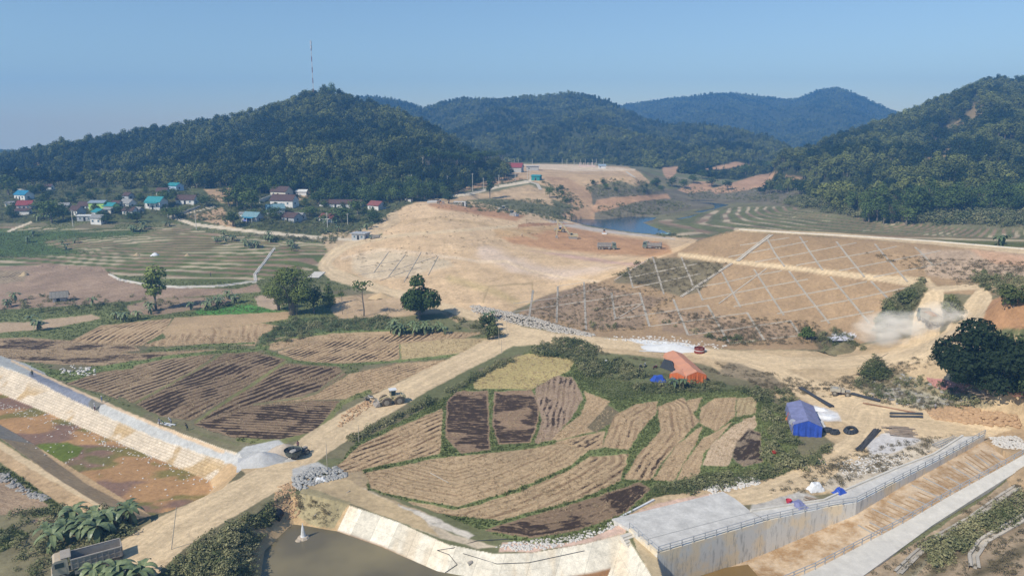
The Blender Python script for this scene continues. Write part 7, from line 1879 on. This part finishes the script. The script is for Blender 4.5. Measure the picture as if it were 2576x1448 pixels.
# ------------------------------------------------------------------ heaps of stone, sacks, bricks
def rock_coll(name, mt, seed=0):
    c = bpy.data.collections.new(name)
    for s in range(4):
        bm = bmesh.new(); bmesh.ops.create_icosphere(bm, subdivisions=2, radius=.5); r_ = random.Random(seed + s)
        ax = Vector((r_.uniform(.7, 1.2), r_.uniform(.6, 1.0), r_.uniform(.45, .8)))
        for v in bm.verts: v.co = Vector((v.co.x * ax.x, v.co.y * ax.y, v.co.z * ax.z)) * (1 + .35 * (fbm(np.array([v.co.x * 3 + s * 9]), np.array([v.co.y * 3 + v.co.z * 4]), 5, 2)[0] - .5)) 
        me = bpy.data.meshes.new("stone_piece"); bm.to_mesh(me); bm.free(); me.materials.append(mt)
        c.objects.link(bpy.data.objects.new("stone_piece", me))
    return c
def heap(name, coll, poly, n, lo, hi, label, hgt=0.0):
    P_ = in_area(poly, n)
    cx, cy = P_[:, 0].mean(), P_[:, 1].mean()
    if hgt:
        px, py = proj(P_[:, 0], P_[:, 1], P_[:, 2]); d, _ = seg_dist(px, py, poly, True); P_[:, 2] += hgt * np.clip(d / max(d.max(), 1), 0, 1) * rng.random(len(P_)) ** .3
    s = rng.uniform(lo, hi, len(P_)); S = np.stack([s, s, s * .8], 1)
    scatter(name, coll, P_, rng.uniform(0, 6.28, len(P_)), S, rng.random(len(P_)), dict(kind='stuff', label=label))
RK_W = rock_coll("rocks_white", mat("rock_white", (.60, .56, .50), .9, .15, 1), 1); RK_G = rock_coll("rocks_grey", mat("rock_grey", (.33, .31, .28), .85, .25, 1), 5); RK_P = rock_coll("bricks_pink", mat("brick_pink", (.48, .24, .20), .9, .2, 2), 9); RK_B = rock_coll("clods", mat("earth_clod", (.46, .30, .17), .95, .2, 1), 12); RK_S = rock_coll("sacks_grey", mat("sack_grey", (.37, .36, .335), .7, .2, 2), 15)
RK_R = rock_coll("rocks_tan", mat("rock_tan", (.47, .42, .35), .9, .2, 1), 21)
heap("riprap", RK_R, [(1180,770),(1200,768),(1330,795),(1420,822),(1500,842),(1490,848),(1400,836),(1300,815),(1190,785)], 1500, .4, .95, 'long bank of pale broken stone along the foot of the mound', .9)
heap("sack_heap", RK_S, [(735,1200),(780,1175),(850,1175),(880,1195),(850,1205),(800,1215),(760,1232),(735,1222)], 420, .35, .85, 'grey heap of empty cement sacks beside the haul road', .6)
heap("rubble", RK_W, [(1760,1222),(1800,1205),(1900,1195),(1915,1215),(1830,1235),(1790,1248)], 420, .25, .7, 'white stone rubble along the verge behind the concrete deck', .3)
heap("rubble", RK_W, [(1235,1372),(1300,1360),(1400,1352),(1500,1330),(1560,1300),(1550,1325),(1480,1352),(1380,1380),(1300,1384)], 380, .2, .6, 'scattered pale stones along the edge of the pond lining', .1)
heap("rubble", RK_W, [(2100,1165),(2220,1135),(2290,1150),(2250,1180),(2130,1205)], 420, .2, .55, 'loose broken stone beside the spillway walk', .2)
heap("rubble", RK_W, [(2490,1100),(2560,1095),(2590,1130),(2530,1128),(2500,1118)], 300, .3, .8, 'heap of white stone at the upper end of the chute', .6)
heap("rubble", RK_W, [(1690,845),(1830,870),(1800,880),(1500,850),(1560,846)], 160, .3, .9, 'stones strewn along the toe of the dam', .1)
heap("rubble", RK_W, [(0,1010),(120,1040),(300,1110),(520,1205),(550,1230),(530,1235),(300,1135),(120,1070),(0,1030)], 230, .2, .5, 'pale stones lying along the toe of the canal lining', 0)
heap("rubble", RK_W, [(20,1050),(300,1130),(520,1240),(380,1280),(200,1190),(60,1120)], 60, .2, .5, 'stones scattered over the dry canal bed', 0)
heap("rubble", RK_W, [(150,928),(185,918),(235,925),(245,940),(210,948),(160,940)], 60, .5, 1.0, 'white stones piled in the grass above the canal walk', .3)
heap("rubble", RK_G, [(0,1190),(20,1185),(60,1225),(125,1250),(120,1265),(60,1245),(0,1210)], 150, .35, .9, 'grey and white sacks dumped along the lower left track', .3)
heap("rubble", RK_G, [(2150,960),(2260,935),(2450,1000),(2500,1030),(2330,1030),(2200,1005)], 130, .3, 1.1, 'grey stones among dry weeds on the bank behind the farm truck', 0)
heap("brick_pile", RK_P, [(2330,950),(2380,955),(2440,965),(2460,985),(2400,990),(2350,972)], 900, .25, .5, 'pile of pink broken bricks under the massive dark tree', .5)
heap("clods", RK_B, [(2330,1030),(2420,1022),(2560,1045),(2570,1075),(2450,1065),(2350,1052)], 520, .4, 1.4, 'churned orange earth bank above the lower haul road', .6)
heap("clods", RK_B, [(700,1225),(735,1210),(760,1280),(740,1310),(700,1300),(690,1260)], 220, .25, .6, 'crumbly earth on the bank above the culvert', 0)
heap("clods", RK_B, [(860,1040),(930,1000),(950,1010),(880,1060),(850,1080)], 180, .3, .7, 'loose earth pushed to the field side of the haul road', .2)
def mound(name, x, y, w, d, h, mt, label, cat, rz=0.0, seed=1):
    p = at(x, y); n = 20; V = []
    for j in range(n + 1):
        for i in range(n + 1):
            u, v = i / n * 2 - 1, j / n * 2 - 1; r = math.hypot(u, v) * (1 + .3 * (float(vn(u * 2 + seed, v * 2, 3)) - .5)); z = h * max(0, 1 - r) ** .85 + .15 * h * (float(fbm(np.array([u * 4 + seed]), np.array([v * 4]), 9, 3)[0]) - .5) * (r < 1)
            V.append((u * w / 2, v * d / 2, z - .12))
    m = MB(); m.add(V, [(j * (n + 1) + i, j * (n + 1) + i + 1, (j + 1) * (n + 1) + i + 1, (j + 1) * (n + 1) + i) for j in range(n) for i in range(n)])
    return tag(m.build(name, mt, None, p, rz, True), label, cat)
M_GRAV = mat("gravel_white", (.50, .49, .47), .95, .12, 2, bump=.05); M_SAND = mat("sand_heap", (.48, .40, .31), .95, .12, 2, bump=.05); M_ASH = mat("ash_heap", (.62, .62, .61), .95, .08, 1, bump=.04)
mound('gravel_heap', 660, 1160, 8.5, 6, 2.0, M_GRAV, 'white gravel heap at the end of the canal walk', 'gravel heap', .3, 1)
mound('gravel_heap', 716, 1140, 7.5, 5, 2.2, M_SAND, 'tan sand and gravel heap beside the dark motor cart', 'gravel heap', .3, 2)
mound('spoil_heap', 1690, 878, 17, 6, 1.7, M_ASH, 'smooth white spoil heap beside the haul road at the dam toe', 'spoil heap', -.2, 3)
mound('spoil_heap', 2120, 850, 7, 4, 1.0, mat("slag", (.48, .48, .54), .95, .1, 2), 'bluish grey spoil patch below the dam grid', 'spoil heap', 0, 4)
mound('earth_mound', 2120, 880, 12, 6, 2.2, mat("mound_olive", (.20, .17, .09), .95, .3, 1, bump=.1), 'olive weedy mound at the foot of the dam', 'earth mound', .4, 6)
mound('earth_mound', 2440, 1290, 1, 1, .1, M_SAND, 'tiny sand pile on the dug slope', 'earth mound', 0, 6)
mound('earth_mound', 960, 748, 9, 6, 2.0, mat("mound_tan", (.52, .38, .22), .95, .1, 1), 'tan earth heap beside the haul road above the flat topped tree', 'earth mound', 0, 8)
p = at(391, 640)
for x, y, s, mt, lb in [(390,640,1.6,M_WHITE,'white plastic covered haystack on the left terraces'),(345,640,1.3,None,'straw stack on the terraces left of the white one'),(472,641,1.2,None,'straw stack on the terraces right of the white one'),(62,690,1.6,None,'low straw stack at the left end of the terraces')]:
    mound('haystack', x, y + 2, 2.3 * s, 2.3 * s, 1.0 * s, mt or mat("straw", (.45, .34, .20), .95, .15, 2), lb, 'haystack', 0, x)
# concrete well ring
p = put(1759, 886); r_ = empty('concrete_ring', p); tag(r_, 'dark red round tank open at the top beside the white spoil heap', 'tank')
m = MB(); m.tube((0, 0, 0), (0, 0, .62), .95, .95, 22, False); m.tube((0, 0, .78), (0, 0, 1.35), .95, .95, 22, False); m.tube((0, 0, .05), (0, 0, .1), .94, .94, 22); m.build("shell", M_RUST, r_)
m = MB(); m.tube((0, 0, .62), (0, 0, .78), .97, .97, 22, False); m.build("white_band", M_WHITE, r_)
m = MB()
for k in range(22):
    a, b = k * .2856, (k + 1) * .2856; m.tube((.95 * math.cos(a), .95 * math.sin(a), 1.35), (.95 * math.cos(b), .95 * math.sin(b), 1.35), .05, .05, 5, False)
m.build("rim", M_RUST, r_)
# black pipe and mesh stacks, planks
def bundle(name, a, b, n, r, mt, label, cat, spread=.6):
    A = at(*a); B = at(*b); m = MB(); d = B - A; s = Vector((-d.y, d.x, 0)).normalized()
    for k in range(n):
        o = s * R.uniform(-spread, spread); z = Vector((0, 0, r + R.random() * spread * .5)); e = R.uniform(-.03, .03)
        m.tube(o + z - d * e, d * (1 - e) + s * R.uniform(-spread, spread) + z, r, r, 6)
    return tag(m.build(name, mt, None, A), label, cat)
bundle('mesh_roll', (2014,978), (2091,1024), 12, .16, M_GREYT, 'long black roll lying along the edge of the white sheeting', 'roll', .35)
bundle('mesh_roll', (2144,992), (2212,1010), 10, .16, M_GREYT, 'black roll lying at the foot of the scrubby bank behind the farm truck', 'roll', .35)
bundle('pipe_stack', (2240,1040), (2320,1042), 9, .13, M_GREYT, 'upper black pipe stack in the middle of the dirt yard', 'pipe stack', .25)
bundle('pipe_stack', (2240,1048), (2320,1050), 9, .13, M_GREYT, 'lower black pipe stack in the middle of the dirt yard', 'pipe stack', .25)
bundle('rebar_bundle', (2160,1134), (2207,1082), 26, .05, mat("rebar", (.09, .085, .085), .7, .2), 'dark bundle of steel bars slanting across the pale yard', 'rebar bundle', .6)
bundle('rebar_bundle', (2170,1014), (2300,1038), 10, .03, mat("rebar_rust", (.35, .2, .12), .8, .2), 'thin rusty bars lying behind the black pipe stacks', 'rebar bundle', .5)
def planks(name, x, y, n, L, label, mt, rz, wid=.3, cat='timber'):
    p = put(x, y); r = empty(name, p, rz); tag(r, label, cat)
    for k in range(n):
        m = MB(); m.box((R.uniform(-.6, .6), (k - n / 2) * wid * 1.5, .12 + .1 * (k % 3)), (L * R.uniform(.7, 1.1), wid, .07), R.uniform(-.15, .15)); m.build("plank", mt, r)
M_PLK = mat("old_plank", (.36, .28, .21), .9, .25, 2)
planks('plank_pile', 2267, 1085, 11, 5.0, 'scattered brown planks on the pale yard below the pipe stacks', M_PLK, -.25)
planks('plank_pile', 2470, 990, 9, 3.6, 'weathered boards stacked beside the pink bricks', M_PLK, .1)
planks('plank_pile', 2536, 985, 4, 3.4, 'brown sheet panels leaning by the bricks', mat("panel_brown", (.26, .13, .09), .8, .15), .4, .8)
planks('plank_pile', 2045, 1258, 5, 2.4, 'short boards lying above the crumpled blue tarpaulin', M_PLK, -.6, .2)
planks('plank_pile', 420, 1066, 2, 4.2, 'long white plank on the bank walk beside the workers', M_WHITE, -.45, .3)
for k, (x, y, lb) in enumerate([(2082,1085,'left black mesh coil behind the blue tent'),(2100,1090,'middle black mesh coil standing beside the stack'),(2140,1085,'largest black mesh coil lying open on the sand')]):
    p = put(x, y); m = MB(); n = 16; rr = [.6, .6, 1.1][k]
    for lay in range(3):
        for i in range(n):
            a, b = 2 * math.pi * i / n, 2 * math.pi * (i + 1) / n; q = rr * (1 - .12 * lay)
            m.tube((q * 1.5 * math.cos(a), q * math.sin(a), .2 + .2 * lay), (q * 1.5 * math.cos(b), q * math.sin(b), .2 + .2 * lay), .16, .16, 6, False)
    tag(m.build('mesh_coil', M_GREYT, None, p, .4 * k), lb, 'coil')
# wire grid of bars by the chute head
m = MB(); p = put(2395, 1118); 
for k in range(9): m.tube((-3.5 + k * .85, -1.6, .25), (-3.3 + k * .85, 1.8, .3), .035, .035, 4); 
for k in range(6): m.tube((-3.8, -1.5 + k * .6, .3), (3.8, -1.3 + k * .6, .3), .035, .035, 4)
tag(m.build('rebar_grid', M_RAIL, None, p, .55), 'steel bar grid lying at the head of the spillway walk', 'rebar grid')
# cone marker in the pond on its small islet
p = P(763, 1352, -2.5); r_ = empty('marker_post', p); tag(r_, 'slender white pointed marker standing on a tiny islet in the pond', 'marker post')
m = MB(); m.tube((0, 0, .25), (0, 0, .5), .32, .25, 8); m.tube((0, 0, .5), (0, 0, 1.5), .25, .16, 8); m.tube((0, 0, 1.5), (0, 0, 2.5), .16, .02, 8); m.build("spire", M_WHITE, r_)
m = MB(); m.tube((0, 0, -.5), (0, 0, .28), 1.0, .5, 9); m.tube((-.5, -.7, -.4), (-.5, -.7, .12), .7, .3, 7); m.build("islet", M_SAND, r_)
# culvert mouth
p = at(697, 1300); m = MB(); m.tube((0, -.4, 0), (.1, 1.2, .2), .55, .55, 12); tag(m.build('culvert_pipe', M_DARK, None, (p.x, p.y - .3, p.z + .1)), 'dark round culvert mouth in the bank above the pond', 'culvert')
# poles lying on the bank, cables on the lining
for a, b, lb in [((727,1268),(790,1215),'dark bar lying down the weedy bank by the sack heap'),((790,1298),(880,1235),'long bamboo lying down the weedy bank'),((1082,1190),(1128,1215),'white pole lying at the corner of the wide straw field')]:
    A = at(*a); B = at(*b); m = MB(); m.tube((0, 0, .12), B - A + Vector((0, 0, .15)), .07, .06, 5); tag(m.build('loose_pole', M_BARKP if 'dark' not in lb else M_GREYT, None, A), lb, 'pole')
def cable(pts, label, r=.035):
    q = [at(*c) + Vector((0, 0, .06)) for c in pts]; o = q[0].copy(); m = MB(); m.path([v - o for v in q], r, 5); tag(m.build('cable', M_GREYT, None, o), label, 'cable')
cable([(1290,1185+170),(1200,1360),(1140,1378),(1100,1384),(1130,1395),(1150,1420),(1120,1440)], 'black cable snaking down the concrete lining', .04)
cable([(1165,1392),(1250,1418),(1330,1415),(1400,1400),(1470,1385)], 'thin black cable lying across the pale lining slabs', .035)
m = MB(); p = put(1178, 1420); m.tube((0, 0, .2), (.5, .3, .3), .2, .2, 8); tag(m.build('water_pump', M_STEEL, None, p), 'small grey pump at the water edge of the lining', 'pump')
# small boat
p = P(1676, 590, LAKE_Z + .6); bt = empty('boat', p, .2); tag(bt, 'pale green boat drawn up at the lake edge of the fill', 'boat')
m = MB(); V = []
for k in range(9):
    f = k / 8; w = 1.1 * math.sin(math.pi * (.12 + .80 * f)) ** .6; x = -2.6 + 5.2 * f; z = .5 + .5 * (2 * f - 1) ** 2
    V += [(x, -w, z), (x, -w * .6, .0), (x, w * .6, .0), (x, w, z)]
m.add(V, [(4 * i + j, 4 * i + j + 1, 4 * i + j + 5, 4 * i + j + 4) for i in range(8) for j in range(3)] + [(0, 1, 2, 3), (32, 35, 34, 33)])
m.build("hull", mat("boat_green", (.35, .52, .50), .5, .1), bt)
m = MB(); m.tube((1.2, 0, .4), (1.2, 0, 2.2), .06, .05, 5); m.box((1.3, 0, 1.9), (1.4, 1.2, .08)); m.build("canopy", M_STEEL, bt)
# buckets and dish
for x, y, c, lb in [(1948,1140,(.5,.03,.03),'bright red bucket in the weeds below the blue tent'),(1984,1263,(.5,.05,.08),'red bucket on the rubble behind the spillway walk')]:
    p = put(x, y); m = MB(); m.tube((0, 0, 0), (0, 0, .5), .25, .34, 12, False); m.tube((0, 0, 0), (0, 0, .04), .25, .25, 12); tag(m.build('bucket', mat("bucket_%d" % x, c, .5, .1), None, p), lb, 'bucket')
p = put(1990, 1090); r_ = empty('satellite_dish', p); tag(r_, 'white round dish on a stick in front of the blue tent', 'satellite dish')
m = MB(); m.tube((0, 0, 0), (0, 0, 2.4), .04, .04, 5); m.build("pole", M_BARKP, r_)
m = MB(); m.tube((0, -.1, 2.5), (0, .06, 2.55), .48, .40, 16); m.build("dish", M_WHITE, r_)
# leaf crops beside the orange tent
# ------------------------------------------------------------------ dust behind the tipper
def dust(x, y, dz, s, den, label):
    p = at(x, y); bm = bmesh.new(); bmesh.ops.create_icosphere(bm, subdivisions=3, radius=1)
    me = bpy.data.meshes.new("dust_cloud"); bm.to_mesh(me); bm.free()
    o = bpy.data.objects.new("dust_cloud", me); COL.objects.link(o); o.location = (p.x, p.y, p.z + dz); o.scale = s
    m = bpy.data.materials.new("dust"); m.use_nodes = True; t = m.node_tree; t.nodes.clear()
    ou = t.nodes.new("ShaderNodeOutputMaterial"); v = t.nodes.new("ShaderNodeVolumePrincipled"); v.inputs["Color"].default_value = (.97, .92, .84, 1)
    v.inputs['Anisotropy'].default_value = -.45
    tc = t.nodes.new("ShaderNodeTexCoord"); ln = t.nodes.new("ShaderNodeVectorMath"); ln.operation = 'LENGTH'; t.links.new(tc.outputs["Object"], ln.inputs[0])
    mr = t.nodes.new("ShaderNodeMapRange"); mr.inputs[1].default_value = 1.0; mr.inputs[2].default_value = .15; mr.inputs[3].default_value = 0; mr.inputs[4].default_value = 1; t.links.new(ln.outputs["Value"], mr.inputs[0])
    nz = t.nodes.new("ShaderNodeTexNoise"); nz.inputs["Scale"].default_value = 2.4; nz.inputs["Detail"].default_value = 3; t.links.new(tc.outputs["Object"], nz.inputs["Vector"])
    m2 = t.nodes.new("ShaderNodeMapRange"); m2.inputs[1].default_value = .38; m2.inputs[2].default_value = .68; m2.inputs[3].default_value = 0; m2.inputs[4].default_value = den; t.links.new(nz.outputs[0], m2.inputs[0])
    mu = t.nodes.new("ShaderNodeMath"); mu.operation = 'MULTIPLY'; t.links.new(mr.outputs[0], mu.inputs[0]); t.links.new(m2.outputs[0], mu.inputs[1]); t.links.new(mu.outputs[0], v.inputs["Density"])
    t.links.new(v.outputs[0], ou.inputs["Volume"]); me.materials.append(m); tag(o, label, None, None, 'stuff')
dust(2262, 848, 2.0, (12.5, 8.5, 5.0), .55, 'pale dust drifting left of the moving tipper')
dust(2368, 822, 2.5, (7, 6, 4.2), .45, 'dust rising round the moving tipper')
# ------------------------------------------------------------------ tell look-alikes apart by their order
bpy.context.view_layer.update()
_by = {}
for o in SC.objects:
    if o.parent is None and o.get('label') and o.get('category'): _by.setdefault(o['label'], []).append(o)
ORDN = ['leftmost', 'second', 'third', 'fourth', 'fifth', 'sixth', 'seventh', 'eighth', 'ninth', 'tenth', 'eleventh', 'twelfth', 'thirteenth', 'fourteenth', 'fifteenth', 'sixteenth', 'seventeenth', 'eighteenth', 'nineteenth', 'twentieth']
for lb, os_ in _by.items():
    if 2 <= len(os_) <= 20 and len(lb.split()) <= 13:
        os_.sort(key=lambda o: o.matrix_world.translation.x / max(o.matrix_world.translation.y, 1))
        for i, o in enumerate(os_): o['label'] = lb + (', leftmost one' if i == 0 else ', ' + (ORDN[i] + ' from left'))
# ------------------------------------------------------------------ haze
mb = MB()
mb.box((0, 1110, 100), (5200, 2640, 260))
hz = mb.build("haze", M_BARK)
hz.data.materials.clear()
hm_ = bpy.data.materials.new("haze"); hm_.use_nodes = True
t = hm_.node_tree; t.nodes.clear()
ho = t.nodes.new("ShaderNodeOutputMaterial"); hv = t.nodes.new("ShaderNodeVolumePrincipled")
hv.inputs["Color"].default_value = (.20, .51, 1.0, 1); hv.inputs["Density"].default_value = .00037; hv.inputs["Anisotropy"].default_value = .1
t.links.new(hv.outputs[0], ho.inputs["Volume"])
hz.data.materials.append(hm_)
tag(hz, 'thin blue air haze over the valley', None, None, 'stuff')
